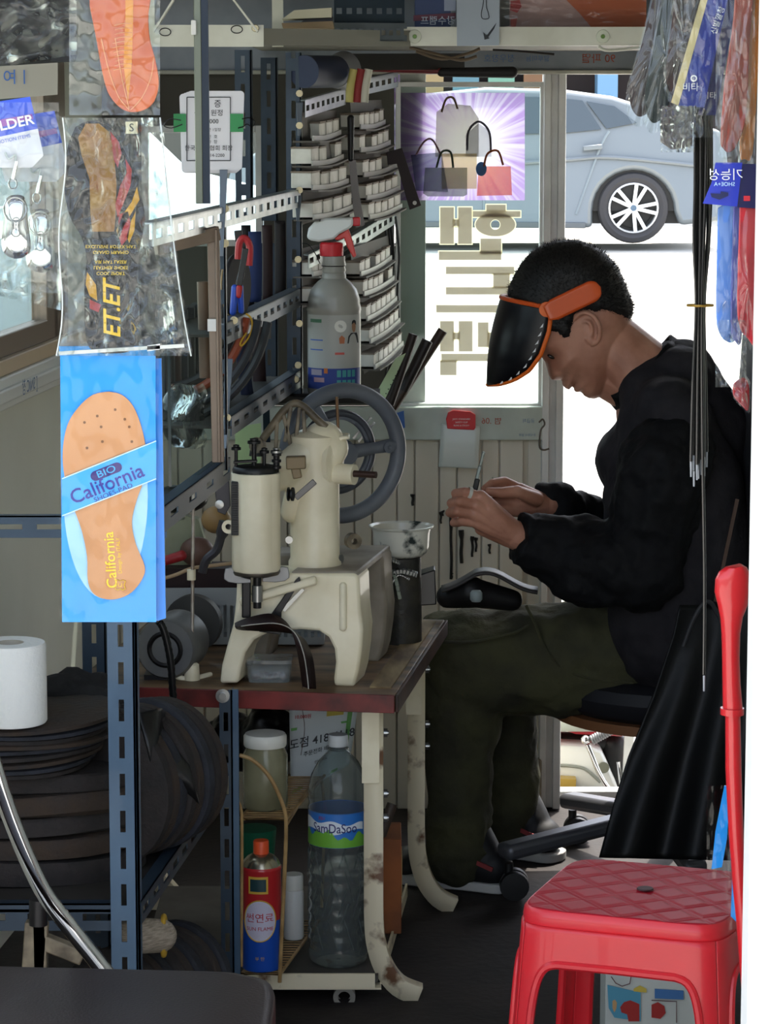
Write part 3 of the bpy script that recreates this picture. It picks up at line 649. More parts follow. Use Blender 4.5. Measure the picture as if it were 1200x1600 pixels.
for dy in (-.09, 0, .09):
    vs_.cap(P(1070, 970, YM+dy), P(1052, 760, YM+dy), .14, .125, 24); vs_.cap(P(1052, 760, YM+dy), P(1040, 670, YM+dy), .122, .09, 24)
    vs_.cap(P(1040, 670, YM+dy), P(1020, 612, YM+dy*.5), .088, .062, 24)
vs_.cap(P(1062, 590, YM-.05), P(1062, 590, YM+.05), .058, .058, 20); vs_.cap(P(1062, 590, YM), P(1105, 680, YM), .07, .085, 20); vs_.cap(P(1030, 600, YM-.04), P(1060, 660, YM-.15), .05, .06, 20)
vs_.cap(P(1045, 640, YM-.14), P(1045, 640, YM+.14), .062, .062, 20)
vs_.cap(P(1005, 720, YM-.05), P(1005, 720, YM+.05), .085, .085, 20); vs_.cap(P(1100, 700, YM), P(1110, 900, YM), .08, .09, 20); vs_.cap(P(1010, 900, YM), P(1010, 980, YM), .09, .09, 20)
vs_.build('vest', vestm, man, remesh=.007, smoothit=4, disp=(.014, .07))
# high collar
c_a = P(952, 622, YM); c_b = P(1052, 532, YM)
def collar(u, v):
    a = 2*pi*u; c = (c_a+c_b)/2+(P(1000, 598, YM)-(c_a+c_b)/2)*0; ax = (c_b-c_a)/2
    up = V((-ax.z, 0, ax.x)).normalized()*-1
    up = V((-.62, 0, .55)).normalized()
    base = c+ax*cos(a)*(1+.10*(1-v))+V((0, .068*sin(a)*(1+.25*(1-v)), 0))
    return base+up*(-.052+.058*v)+V((0, 0, .004*sin(6*a)))
M().grid(collar, 40, 6).build('collar', jk, man, solid=.008)
# trousers
tr = M(); YK, YK2 = 5.2, 5.4
tr.cap(P(1065, 1010, YK+.02), P(900, 1030, YK), .115, .108, 24); tr.cap(P(900, 1030, YK), P(730, 1034, YK), .108, .098, 24); tr.cap(P(800, 1010, YK), P(700, 1010, YK+.03), .075, .070, 20)
tr.cap(P(722, 1045, YK), P(718, 1150, YK), .085, .068, 22); tr.cap(P(718, 1150, YK), P(715, 1335, YK), .066, .060, 22)
tr.cap(P(1065, 1010, YK2-.05), P(765, 1030, YK2), .11, .09, 22); tr.cap(P(775, 1040, YK2), P(790, 1160, YK2), .08, .064, 20); tr.cap(P(790, 1160, YK2), P(803, 1300, YK2+.02), .062, .052, 20)
tr.cap(P(1070, 1010, YM), P(1100, 960, YM), .12, .10, 22)
for yy_ in (YK, YK2-.03): tr.cap(P(1050, 1050, yy_), P(890, 1058, yy_), .085, .07, 22)
tr.cap(P(790, 1055, YK), P(890, 1055, YK), .075, .075, 20)
for i, yy in enumerate((1200, 1240, 1285, 1325)): tr.lathe([(.055, -.012), (.066, 0), (.055, .012)], P(716+2*(i % 2), yy, YK), (0, 0, 1), 20)
tr.build('trousers', olive, man, remesh=.007, smoothit=3, disp=(.024, .06))
for a in ([(690, 1003), (740, 1003), (800, 990), (826, 978)], [(822, 946), (836, 975), (850, 1010), (880, 1045), (930, 1062), (990, 1068)]):
    q = [P(x_, y_, 5.2-.102) for x_, y_ in a]; q[-1] = q[-1]+V((0, .004, 0)); M().tube(smoothpath(q, 6), .003, 6).build('trouser_seam', olive, man)
# shoes
shm = mat('shoe_black', '121214', .6); som = mat('shoe_sole', 'b9b8b4', .6)
for (sx, fy, ang) in ((P(735, 1400, 5.2).x, 5.2, .42), (P(815, 1350, 5.42).x, 5.42, .5)):
    dr_ = V((-cos(ang), sin(ang), 0)); pr_ = V((sin(ang), cos(ang), 0)); c0 = V((sx, fy, 0))
    def foot(s, t_, z_): return c0+dr_*s+pr_*t_+Z*z_
    sh = M()
    sh.cap(foot(-.045, 0, .045), foot(.02, 0, .052), .038, .042, 18); sh.cap(foot(.02, 0, .05), foot(.13, .005, .034), .042, .03, 18)
    sh.cap(foot(.12, -.018, .03), foot(.16, -.005, .026), .026, .022, 16); sh.cap(foot(.12, .02, .03), foot(.16, .01, .026), .026, .022, 16); sh.cap(foot(-.02, 0, .07), foot(0, 0, .11), .038, .036, 18)
    so_ = sh.build('shoe', shm, man, remesh=.005, smoothit=2)
    ol = [(-.088, 0), (-.075, .032), (0, .036), (.08, .042), (.15, .036), (.182, .01), (.178, -.018), (.14, -.044), (.07, -.044), (0, -.036), (-.07, -.034)]
    ol = [(p.x, p.y) for p in smoothpath([V((a, b, 0)) for a, b in ol+[ol[0]]], 4)[:-1]]
    M().prism([foot(a, b, .002+.010*max(0, (a-.12)/.06)) for a, b in ol], (0, 0, .018)).build('sole', som, so_, bevel=.003)
    lc = M()
    for i in range(4): lc.tube([foot(.03+.022*i, -.028, .078-.008*i), foot(.035+.022*i, 0, .094-.010*i), foot(.04+.022*i, .028, .078-.008*i)], .0022, 6)
    lc.build('shoelace', mat('lace_red', '8a3434', .6), so_, weld=False)
    M().bar(foot(-.06, -.04, .05), foot(.0, -.043, .07), .004, .008).build('shoe_stripe', mat('lace_red', ''), so_)
# ring and tool
M().lathe([(.0105, -.003), (.0118, -.003), (.0118, .003), (.0105, .003)], (P(733, 771, 4.996)), (P(727, 769, 4.993)-P(751, 777, 5.0)), 24, cap=False).build('finger_tape', mat('white_tape', 'c9c6bb', .6), man)
tl = thing('awl', P(740, 775, 5.03), 'slim grey metal hand tool held upright in the person\'s fingers', 'tool')
M().bar(P(738, 775, 5.035), P(750, 728, 5.04), .006, .010).bar(P(750, 728, 5.04), P(756, 706, 5.04), .005, .008).build('blade', mat('tool_steel', '6f7672', .35, metal=.7), tl, bevel=.001)
M().bar(P(742, 766, 5.033), P(746, 748, 5.036), .009, .012).build('grip', mat('tool_dark', '24231f', .5), tl, bevel=.002)
# work piece in the lap
wp = thing('shoe_in_lap', P(740, 940, 5.1), 'worn shoe upper of dark leather lying across the person\'s lap', 'shoe')
M().grid(lambda u, v: P(690+150*u, 925-33*sin(min(1, u*1.6)*pi/2)*(1-max(0, u-.35)*1.55)+4*sin(9*u), 5.09+.09*v)+V((0, 0, .01*sin(pi*v))), 20, 8).build('leather_flap', mat('lap_leather', '3c3836', .5, col2='2a2624', vscale=20), wp, solid=.005)
sh = M(); sh.cap(P(735, 925, 5.12), P(700, 932, 5.13), .03, .022); sh.cap(P(735, 925, 5.12), P(800, 938, 5.14), .028, .02)
sh.build('upper', mat('lap_black', '121011', .5), wp, remesh=.005, smoothit=2)
M().lathe([(.008, 0), (.011, .004), (.011, .016), (.008, .02)], P(744, 940, 5.06), (0, 0, 1), 16).build('eyelet_roll', mat('lap_white', '8f9a9a', .5), wp)

# ================= CHAIR, STOOL =================
gm = mat('chair_grey', '5d5e63', .4, metal=.5); bkp = mat('black_plastic', '')
CX = P(1020, 1300, 5.3).x; ch = thing('office_chair', (CX, 5.3, 0), 'low office chair with grey star base that the person sits on', 'chair')
M().lathe([(.01, 0), (.2, .0), (.225, .015), (.235, .04), (.225, .06), (.19, .07), (.01, .072)], (CX+.03, 5.26, .335), (0, 0, 1), 36).build('seat', mat('seat_black', '1a1a1f', .6), ch)
M().lathe([(.01, 0), (.225, .0), (.225, .018), (.01, .018)], (CX+.03, 5.26, .318), (0, 0, 1), 36).build('seat_board', mat('plywood', '7a4f30', .6), ch)
M().cyl((CX, 5.3, .1), (CX, 5.3, .32), .022).cyl((CX, 5.3, .07), (CX, 5.3, .16), .035).build('column', gm, ch)
for (ex, ey) in ((P(785, 1335, 5.12).x, 5.12), (P(886, 1285, 5.5).x, 5.52), (CX+.1, 5.6), (CX+.24, 5.35), (CX+.05, 5.0)):
    e = V((ex, ey, .088)); c = V((CX, 5.3, .115)); lg = M().bar(c, e, .045, .03).build('leg', gm, ch, bevel=.010)
    k = M().cyl(e+V((.012, 0, -.02)), e+V((.012, 0, -.05)), .008).build('castor', bkp, lg)
    wv = M()
    for s_ in (-.014, .014): wv.lathe([(.005, -.009), (.026, -.008), (.0275, 0), (.026, .008), (.005, .009)], (ex+.022, ey+s_, .0285), (0, 1, 0), 22)
    wv.build('castor_wheel', bkp, lg, weld=False)
bk = M().grid(lambda u, v: V((.665+.03*v-.02*cos((u-.5)*3), 5.05+.38*u, .50+.52*v)), 12, 12).build('backrest', mat('mesh_fabric', '2b2c31', .8), ch, solid=.03, bevel=.008)
M().bar((CX+.12, 5.26, .31), (.66, 5.26, .52), .05, .012).build('back_bar', mat('brown_bar', '5b4434', .5), ch)
# red moulded stool
rd = mat('red_plastic', 'd8202a', .32, col2='c92732', vscale=6, coat=.15, sub=.0)
rdt = mat('red_plastic_top', 'b01a2c', .42, spec=.3)
# ================= WORK TABLE =================
wood = mat('worn_wood', '85694a', .5, col2='453322', vscale=9, stretch=(1, 3, 1), vdetail=8)
redp = mat('red_edge', '7a2a26', .45, col2='4a1c18', vscale=18)
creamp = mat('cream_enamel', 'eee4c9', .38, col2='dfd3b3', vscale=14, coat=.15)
legp = mat('cream_rusty', 'ddd0b2', .5, col2='6b4a33', vscale=16, vlo=.56, vhi=.64, vdetail=8)
steel = mat('steel', '9a9a98', .3, metal=.9); darks = mat('dark_steel', '2b2a2b', .35, metal=.7); blackm = mat('black_part', '100f10', .45)
zT = P(617, 1086, 4.45).z
A = floor_pt(617, 1086, zT); B = floor_pt(110, 1070, zT); C = floor_pt(695, 968, zT); D = B+(C-A)
uA = (B-A).normalized(); vA = (C-A).normalized()
tb = thing('work_table', ((A+C)/2).to_tuple()[:2]+(0,), 'low wooden work table with red edge carrying the cream sewing machine', 'table')
TD = V((0, 0, -.028))
M().prism([A, C, D, B], TD).build('tabletop', wood, tb, bevel=.002)
M().bar(A-Z*.014-vA*.003, B-Z*.014-vA*.003, .006, .029).build('front_edging', redp, tb, bevel=.001)
M().bar(A-Z*.0145+V((.003, 0, 0)), C-Z*.0145+V((.003, 0, 0)), .005, .028).build('side_edging', mat('worn_edge', '4e3022', .6, col2='2b1d16', vscale=12), tb, bevel=.001)
m = M(); q0 = A+(C-A)*.08-X*.03; q1 = C-X*.03-vA*.02; m.bar(q0+Z*.0012, q1+Z*.0012, .035, .003)
m.build('worn_plank', mat('bare_wood', 'a08a63', .7, col2='5c4830', vscale=14, stretch=(2, .4, 1), vdetail=8), tb)
def leg(px, Y, foot, name='leg'):
    x = P(px, 1200, Y).x; zt = zT-.028; m = M()
    pts = [V((x, Y, zt))]+smoothpath([V((x, Y, .15)), V((x+.003, Y, .10)), V((x+.016, Y, .055)), V((x+.040, Y, .022)), V((x+foot, Y, .006))], 4)
    tn = [(pts[min(i+1, len(pts)-1)]-pts[max(i-1, 0)]).normalized() for i in range(len(pts))]; vs = []
    for p, t in zip(pts, tn): nn = V((-t.z, 0, t.x)); vs += [p-nn*.015, p+nn*.015, p+nn*.015+Yv*.026]
    m.add(vs, [(3*i+j, 3*i+3+j, 3*i+4+j, 3*i+1+j) for i in range(len(pts)-1) for j in (0, 1)])
    l = m.build(name, legp, tb, weld=False, solid=.003)
    l2 = M().bar((x-.004, Y-.003, zt), (x-.004, Y-.003, zt-.13), .028, .003, (0, 1, 0)).build('bracket', creamp, l)
    for zz_ in (.05, .15, .19): M().lathe([(.001, 0), (.007, 0), (.007, .006), (.004, .006), (.004, .008), (.001, .008)], (x+.017, Y+.008, zt-zz_), (1, 0, 0), 12).build('bolt', steel, l)
    return l
leg(583, 4.52, .075); leg(650, 5.04, .07); leg(205, 4.6, .0); leg(230, 5.05, .0)
zs_ = P(500, 1522, 4.5).z
m = M(); xa_ = P(215, 1500, 4.5).x; xb_ = P(586, 1500, 4.5).x; m.box(((xa_+xb_)/2, 4.5, zs_-.011), (xb_-xa_, .004, .024)); m.box(((xa_+xb_)/2+.02, 4.515, zs_-.0245), (xb_-xa_-.02, .03, .003))
m.bar((xb_+.01, 4.52, zs_-.011), (xb_+.055, 5.04, zs_-.011), .004, .024)
m.build('shelf_rail', legp, tb, weld=False)
M().prism([V((xa_, 4.503, zs_-.004)), V((xb_+.004, 4.503, zs_-.004)), V((xb_+.05, 5.04, zs_-.004)), V((xa_, 5.04, zs_-.004))], (0, 0, -.01)).build('lower_shelf', mat('shelf_grey', '4e4a44', .7, col2='3a3631', vscale=10), tb)
M().lathe([(.010, -.009), (.018, -.009), (.018, .009), (.010, .009)], P(538, 1556, 4.52), (0, 1, 0), 24, cap=False).build('castor', mat('castor_grey', '8a857d', .4, metal=.5), tb)
# ---- wire rack ----
rat = mat('tan_wire', 'b08f5e', .45, col2='8a6c44', vscale=30)
rk = thing('wire_rack', (P(412, 1520, 4.5).x, 4.5, 0), 'two-tier tan wire rack standing under the work table', 'rack')
YR = 4.43
M().tube(smoothpath([P(a, b, YR) for a, b in ((374, 1180), (395, 1188), (422, 1215), (442, 1258), (447, 1290), (444, 1380), (440, 1460), (437, 1535))], 5), .0032, 8).build('front_hoop', rat, rk)
M().tube(smoothpath([P(a, b, YR+.0) for a, b in ((371, 1252), (376, 1262), (378, 1300), (377, 1510))], 4), .0026, 8).build('side_hoop', rat, rk)
for yy_, x0, x1, dz_ in ((1280, 374, 447, 'shelf'), (1522, 378, 438, 'shelf')):
    a = P(x0, yy_, YR); b = P(x1, yy_, YR); s = M(); dv = V((.055, .30, 0))
    s.tube([a, b, b+dv, a+dv], .0026, 8, closed=True)
    for k in range(1, 22): s.tube([a+dv*k/22, b+dv*k/22], .0013, 5)
    s.build('wire_shelf', rat, rk, weld=False)
M().tube(smoothpath([P(447, 1290, YR), P(447, 1290, YR)+V((.05, .3, .0)), P(447, 1500, YR)+V((.05, .3, -.0))], 4), .0026, 8).build('rear_wire', rat, rk)
zr1 = P(410, 1280, YR).z+.003; zr2 = P(410, 1522, YR).z+.003
# jar
jx = P(415, 1275, 4.5).x; jr = thing('jar', (jx, 4.5, zr1), 'cloudy plastic jar with a white screw lid on the upper wire shelf', 'jar')
M().lathe([(.002, 0), (.034, 0), (.036, .004), (.036, .085), (.031, .096), (.031, .10), (.002, .10)], (jx, 4.5, zr1), n=32).build('body', mat('jar_plastic', '9a9678', .2, col2='6e6b52', vscale=10, alpha=.75), jr)
M().lathe([(.002, 0), (.0335, 0), (.0345, .002), (.0345, .016), (.032, .020), (.002, .020)], (jx, 4.5, zr1+.1), n=32).build('lid', mat('lid_white', 'd8d6cc', .4), jr)
# fuel can
gx = P(409, 1500, 4.46).x; gc = thing('fuel_can', (gx, 4.46, zr2), 'red and blue fuel can with orange cap on the lower wire shelf', 'can')
M().lathe([(.002, 0), (.031, 0), (.0318, .003), (.0318, .082)], (gx, 4.46, zr2), n=36, cap=False).build('lower_body', mat('can_blue', '1f4fb0', .3, coat=.3), gc)
M().lathe([(.0318, .082), (.0318, .160), (.0325, .163), (.0325, .166), (.031, .168)], (gx, 4.46, zr2), n=36, cap=False).build('upper_body', mat('can_red', 'b3272b', .3, coat=.3), gc)
M().lathe([(.031, .168), (.0275, .176), (.022, .182), (.013, .187), (.002, .188)], (gx, 4.46, zr2), n=36, cap=False).build('shoulder', mat('can_tin', 'a39b86', .25, metal=.9), gc)
M().lathe([(.002, .186), (.0125, .186), (.0125, .206), (.0115, .208), (.002, .208)], (gx, 4.46, zr2), n=24).build('cap', mat('cap_orange', 'e0552a', .4), gc)
def wrap(m_, cx, cy, r, a0, a1, z0, z1, n=12, e=.0004):
    b = len(m_.v); vs = []
    for i in range(n+1):
        a = a0+(a1-a0)*i/n; vs += [V((cx+(r+e)*sin(a), cy-(r+e)*cos(a), z)) for z in (z0, z1)]
    m_.add(vs, [(2*i, 2*i+2, 2*i+3, 2*i+1) for i in range(n)]); return m_
def wraptext(txt, cx, cy, r, a, z, size, mt, par, e=.0007, sx=1, name='lettering', bold=0):
    t = M().text(txt, (0, 0, 0), X, Z, size, depth=0, sx=sx, bold=bold)
    t.v = [V((cx+(r+e)*sin(a+q.x/r), cy-(r+e)*cos(a+q.x/r), z+q.z)) for q in t.v]
    return t.build(name, mt, par, smooth=0, weld=False)
lb = M()
lb.grid(lambda u, v: V((gx+.0328*sin(-.05+.026*v*cos(2*pi*u)/.0318), 4.46-.0328*cos(-.05+.026*v*cos(2*pi*u)/.0318), zr2+.084+.0325*v*sin(2*pi*u))), 32, 5)
lb.build('round_label', mat('label_lilac', 'c9c4d6', .4), gc, smooth=0)
m = M(); m.tube([V((gx+(.0318+.001)*sin(-.05+.0268*cos(2*pi*k/40)/.0318), 4.46-(.0318+.001)*cos(-.05+.0268*cos(2*pi*k/40)/.0318), zr2+.084+.0335*sin(2*pi*k/40))) for k in range(40)], .0011, 6, closed=True)
m.build('label_ring', mat('gold_print', 'c9a13c', .4), gc)
wraptext('썬연료', gx, 4.46, .0318, -.05, zr2+.088, .0165, mat('print_red', 'b4262e', .5), gc, .0015)
wraptext('SUN FLAME', gx, 4.46, .0318, -.05, zr2+.071, .0085, mat('print_red', ''), gc, .0015)
wraptext('부 탄', gx, 4.46, .0318, -.05, zr2+.022, .007, mat('gold_print', ''), gc, .0015)
wrap(M(), gx, 4.46, .0318, -.62, .38, zr2+.128, zr2+.156, e=.0008).build('label_frame', mat('gold_print', ''), gc, smooth=0)
wrap(M(), gx, 4.46, .0318, -.52, .28, zr2+.132, zr2+.152, e=.0012).build('label_picture', mat('teal_print', '1d3b40', .4), gc, smooth=0)
# small white bottle
wx_ = P(459, 1495, 4.62).x; zb_ = zr2
wbt = thing('small_bottle', (wx_, 4.62, zb_), 'plain small white plastic bottle beside the fuel can', 'bottle')
M().lathe([(.002, 0), (.0155, 0), (.017, .003), (.017, .08), (.015, .083)], (wx_, 4.62, zb_), n=24).build('body', mat('white_plastic', 'd4d3cf', .45), wbt)
M().lathe([(.015, .083), (.0165, .084), (.0165, .106), (.015, .109), (.002, .109)], (wx_, 4.62, zb_), n=24).build('cap', mat('lid_white', ''), wbt)
# green tub under upper tier
M_ = M().lathe([(.002, 0), (.03, 0), (.034, .05), (.002, .05)], (P(400, 1320, 4.62).x, 4.62, P(0, 1340, 4.62).z), n=24); gt = M_.build('green_tub', mat('tub_green', '1f6b4d', .4), None); tag(gt, 'dark green plastic tub behind the orange-capped can', 'tub')
tag(M().lathe([(.002, 0), (.03, 0), (.03, zb_*0+P(0, 1340, 4.62).z-zr2-.001), (.002, P(0, 1340, 4.62).z-zr2-.001)], (P(400, 1320, 4.62).x, 4.62, zr2), n=20).build('tin', mat('dark_tin', '3c3a3a', .4, metal=.5)), 'dark tin standing under the green tub behind the can', 'tin')
# water bottle
bx = P(529, 1500, 4.58).x; wb = thing('water_bottle', (bx, 4.58, zs_-.003), 'large clear water bottle with blue label standing on the cart shelf', 'bottle')
pet = film('pet_plastic', 'd5dddd', .4, .08, .35, 22, body=.06)
prof = [(.004, .004), (.040, 0), (.047, .006), (.049, .014)]
for i in range(8):
    z_ = .022+i*.0225; prof += [(.0495, z_), (.0470, z_+.008), (.0470, z_+.014), (.0495, z_+.0215)]
prof += [(.0485, .205), (.0485, .256), (.050, .262), (.0475, .270), (.050, .277), (.0495, .29), (.044, .315), (.033, .336), (.020, .350), (.0135, .357), (.0135, .366)]
M().lathe(prof, (bx, 4.58, zs_-.003), n=40, cap=False).build('body', pet, wb)
m = M()
for k in range(12):
    for i in range(3):
        a0 = 2*pi*k/12; m.tube([V((bx+.0497*cos(a0+t_*.32*(1 if i % 2 else -1)), 4.58+.0497*sin(a0+t_*.32*(1 if i % 2 else -1)), zs_+.03+i*.055+t_*.05)) for t_ in (0, .25, .5, .75, 1)], .0012, 5)
m.build('moulded_ridge', pet, wb, weld=False)
M().lathe([(.0489, .200), (.0492, .200), (.0492, .257), (.0489, .257)], (bx, 4.58, zs_), n=40, cap=False).build('label', mat('label_blue', '2f74c4', .35, coat=.3), wb)
m = M(); n_ = 30; vs = []
for i in range(n_+1):
    a = -1.5+3.0*i/n_; h = .012+.006*sin(i*.9)*sin(i*.37)+.006*(i < 14)*sin(pi*i/14)
    vs += [V((bx+.0495*sin(a), 4.58-.0495*cos(a), zs_+z_)) for z_ in (.2005, .2005+h*1.5)]
m.add(vs, [(2*i, 2*i+2, 2*i+3, 2*i+1) for i in range(n_)]).build('label_hills', mat('label_green', '6fae3c', .4), wb, smooth=0)
m = M(); vs = []
for i in range(n_+1):
    a = -1.45+2.4*i/n_; vs += [V((bx+.04945*sin(a), 4.58-.04945*cos(a), zs_+z_)) for z_ in (.226+.004*sin(i*.3), .246-.008*(i/n_)+.003*sin(i*.5))]
m.add(vs, [(2*i, 2*i+2, 2*i+3, 2*i+1) for i in range(n_)]).build('label_cloud', mat('label_white', 'e2e8ee', .4), wb, smooth=0)
wraptext('SamDaSoo', bx, 4.58, .0495, -.12, zs_+.232, .0215, mat('print_navy', '2a2f6b', .4), wb, .0006, sx=.82, bold=.008)
wraptext('JEJU', bx, 4.58, .0495, -.55, zs_+.249, .007, mat('print_red', ''), wb, .0006)
M().lathe([(.002, 0), (.0155, 0), (.0165, .002), (.0165, .017), (.0155, .019), (.002, .019)], (bx, 4.58, zs_-.003+.362), n=28).build('cap', mat('cap_clear_white', 'cfd3d2', .35), wb)
M().lathe([(.0135, .352), (.0175, .353), (.0175, .356), (.0135, .357)], (bx, 4.58, zs_), n=28).build('neck_ring', pet, wb)
# paper flyer bag
pg_ = thing('flyer_bag', P(510, 1240, 4.75), 'white printed paper bag with phone number under the table top', 'bag')
fb = P(455, 1115, 4.72); 
def flyer(u, v):
    a = P(452, 1104, 4.75)+(P(560, 1100, 4.75)-P(452, 1104, 4.75))*u; b = P(455, 1245, 4.72)+(P(545, 1195, 4.74)-P(455, 1245, 4.72))*u
    return a+(b-a)*v+V((0, -.012*sin(pi*u)*sin(pi*v*.9), 0))
M().grid(flyer, 14, 14).build('sheet', mat('flyer_white', 'cfd4d6', .6), pg_, solid=.002)
def fl_text(t, u, v, size, mt, rot=.0, sx=1):
    o = flyer(u, v); ux = (flyer(min(1, u+.2), v)-flyer(max(0, u-.2), v)).normalized(); uy = (flyer(u, v-.1)-flyer(u, v+.1)).normalized()
    M().text(t, o-ux.cross(uy)*0+V((0, -.0035, 0)), ux, uy, size, sx=sx, bold=.01).build('lettering', mt, pg_, smooth=0, weld=False)
pk = mat('print_black', '1a1c22', .5)
fl_text('영도점 418-4118', .42, .42, .019, pk); fl_text('10,000원', .2, .12, .008, mat('print_red', '')); fl_text('주문전화 배달', .45, .56, .009, pk)
fl_text('안내 지도', .5, .70, .006, pk)
m = M(); m.add([flyer(.02, .24)+V((0, -.003, 0)), flyer(.86, .24)+V((0, -.003, 0)), flyer(.86, .27)+V((0, -.003, 0)), flyer(.02, .27)+V((0, -.003, 0)), flyer(.86, .0)+V((0, -.003, 0)), flyer(.93, .0)+V((0, -.003, 0)), flyer(.93, .6)+V((0, -.003, 0)), flyer(.86, .6)+V((0, -.003, 0)), flyer(.02, .93)+V((0, -.003, 0)), flyer(.8, .93)+V((0, -.003, 0)), flyer(.8, .97)+V((0, -.003, 0)), flyer(.02, .97)+V((0, -.003, 0))], [(0, 1, 2, 3), (4, 5, 6, 7), (8, 9, 10, 11)])
m.build('green_border', mat('print_green', '5f9e4a', .5), pg_, smooth=0, weld=False)
m = M().add([flyer(a, b)+V((0, -.003, 0)) for a, b in ((.55, .03), (.8, .03), (.8, .14), (.55, .14))], [(0, 1, 2, 3)]).build('yellow_print', mat('print_yellow', 'c8b04a', .5), pg_, smooth=0)
# black bag beside the flyer and orange box behind the leg
blob = mat('black_bag', '0c0c0d', .35, bump=.8, bscale=25)
m = M(); m.ell(P(420, 1150, 4.85), (.05, .05, .06)); m.ell(P(360, 1160, 4.9), (.06, .06, .05)); tag(m.build('black_bag', blob, remesh=.006, disp=(.03, .05)), 'crumpled black plastic bag pushed up under the table', 'bag')
ob = thing('orange_box', (P(617, 1450, 4.78).x, 4.78, zs_-.004), 'orange box on the cart shelf behind the front table leg', 'box')
xo = P(622, 1400, 4.78).x; M().box((xo-.022, 4.8, zs_+.078), (.055, .12, .165)).build('carton', mat('carton_orange', 'a05a2c', .6, col2='7a4526', vscale=12), ob, bevel=.002)
M().box((xo+.006, 4.80, zs_+.09), (.002, .06, .07)).build('label', mat('carton_label', 'b89a6a', .6), ob)
m = M().cyl((xo-.03, 4.76, zs_+.16), (xo-.01, 4.77, zs_+.215), .009).build('tube_in_box', mat('tube_dark', '4d4038', .5), None); tag(m, 'dull brown tube sticking up out of the orange box', 'tube')

# ================= SEWING MACHINE =================
YS = 4.50; px1 = YS/4500
sm = thing('sewing_machine', floor_pt(450, 1065, zT), 'cream cast-iron cobbler\'s sewing machine with a grey flywheel', 'sewing machine')
def Q(a, b, Y=YS): return P(a, b, Y)
out = [(343, 1068), (372, 1068), (376, 1045), (383, 1020), (397, 1000), (420, 988), (470, 984), (498, 986), (513, 996), (522, 1014), (524, 1035), (521, 1060), (522, 1072), (553, 1074), (560, 1050), (565, 1015), (567, 985), (563, 950), (561, 905), (556, 896), (370, 896), (368, 940), (364, 975), (354, 1010), (346, 1040)]
ext = V((.016, .085, 0))
yf = floor_pt(450, 1072, zT).y
def SP(a, b, Y=None): return P(a, b, Y or yf)
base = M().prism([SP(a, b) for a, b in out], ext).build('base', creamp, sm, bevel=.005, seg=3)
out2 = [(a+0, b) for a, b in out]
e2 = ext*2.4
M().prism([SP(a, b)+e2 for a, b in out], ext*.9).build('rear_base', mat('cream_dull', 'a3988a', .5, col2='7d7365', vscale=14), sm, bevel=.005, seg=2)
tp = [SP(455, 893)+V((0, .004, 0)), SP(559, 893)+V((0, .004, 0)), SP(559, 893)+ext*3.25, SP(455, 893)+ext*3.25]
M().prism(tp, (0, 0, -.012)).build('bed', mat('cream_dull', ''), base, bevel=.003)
M().cap(SP(536, 915)+V((0, -.003, 0)), SP(536, 980)+V((0, -.003, 0)), .006, .006, 12).build('raised_rib', creamp, base)
M().bar(SP(375, 940)+V((0, -.004, 0)), SP(495, 905)+V((0, -.004, 0)), .02, .014).build('bed_web', creamp, base, bevel=.004)
M().prism([SP(a, b)+V((0, -.012, 0)) for a, b in ((405, 985), (430, 950), (462, 905), (468, 900), (470, 906), (440, 955), (440, 990))], (0, .01, 0)).build('oil_tray', darks, sm, bevel=.001)
M().prism([SP(a, b)+V((0, -.008, 0)) for a, b in ((440, 950), (472, 918), (476, 921), (445, 955))], (0, .003, 0)).build('guide_blade', steel, sm)
# column
cY = yf+.075; cX = P(492, 800, cY).x
zc0 = P(0, 893, yf+.03).z; zc1 = P(0, 690, cY).z
M().lathe([(.001, 0), (.043, 0), (.043, .01), (.040, .016), (.0395, zc1-zc0-.05), (.042, zc1-zc0-.02), (.040, zc1-zc0+.01), (.02, zc1-zc0+.02), (.001, zc1-zc0+.02)], (cX, cY, zc0), n=36).build('column', creamp, sm)
m = M(); m.cap(P(505, 690, cY), P(440, 740, cY-.03), .034, .026, 20); m.cap(P(500, 720, cY), P(516, 700, cY), .036, .030, 20); m.cap(P(440, 745, cY-.03), P(400, 760, YS), .022, .02, 16); m.cap(P(470, 745, cY-.02), P(455, 800, cY-.01), .02, .018)
m.build('arm', creamp, sm, remesh=.004, smoothit=3)
M().prism([P(a, b, cY-.02) for a, b in ((484, 684), (545, 681), (547, 686), (515, 692), (508, 705), (495, 712), (484, 700))], (0, .045, 0)).build('spool_bracket', creamp, sm, bevel=.002)
M().cyl(P(526, 620, cY), P(529, 684, cY), .0025).build('spool_pin', mat('brass_pin', '6d5238', .4, metal=.5), sm)
fa = V((.9, -.38, 0)).normalized()
M().lathe([(.001, 0), (.036, 0), (.036, .008), (.028, .010), (.001, .010)], P(520, 722, cY-.012)-fa*.004, fa, 30, ry=1.0).build('flange', creamp, sm)
M().cyl(P(524, 740, cY-.015), P(524, 740, cY-.015)+fa*.034, .0165, .0165, 24).build('shaft_boss', creamp, sm)
M().cyl(P(550, 740, cY-.03), P(550, 740, cY-.03)+fa*.042, .0055).build('shaft', mat('shaft_brown', '4a3630', .35, metal=.5), sm)
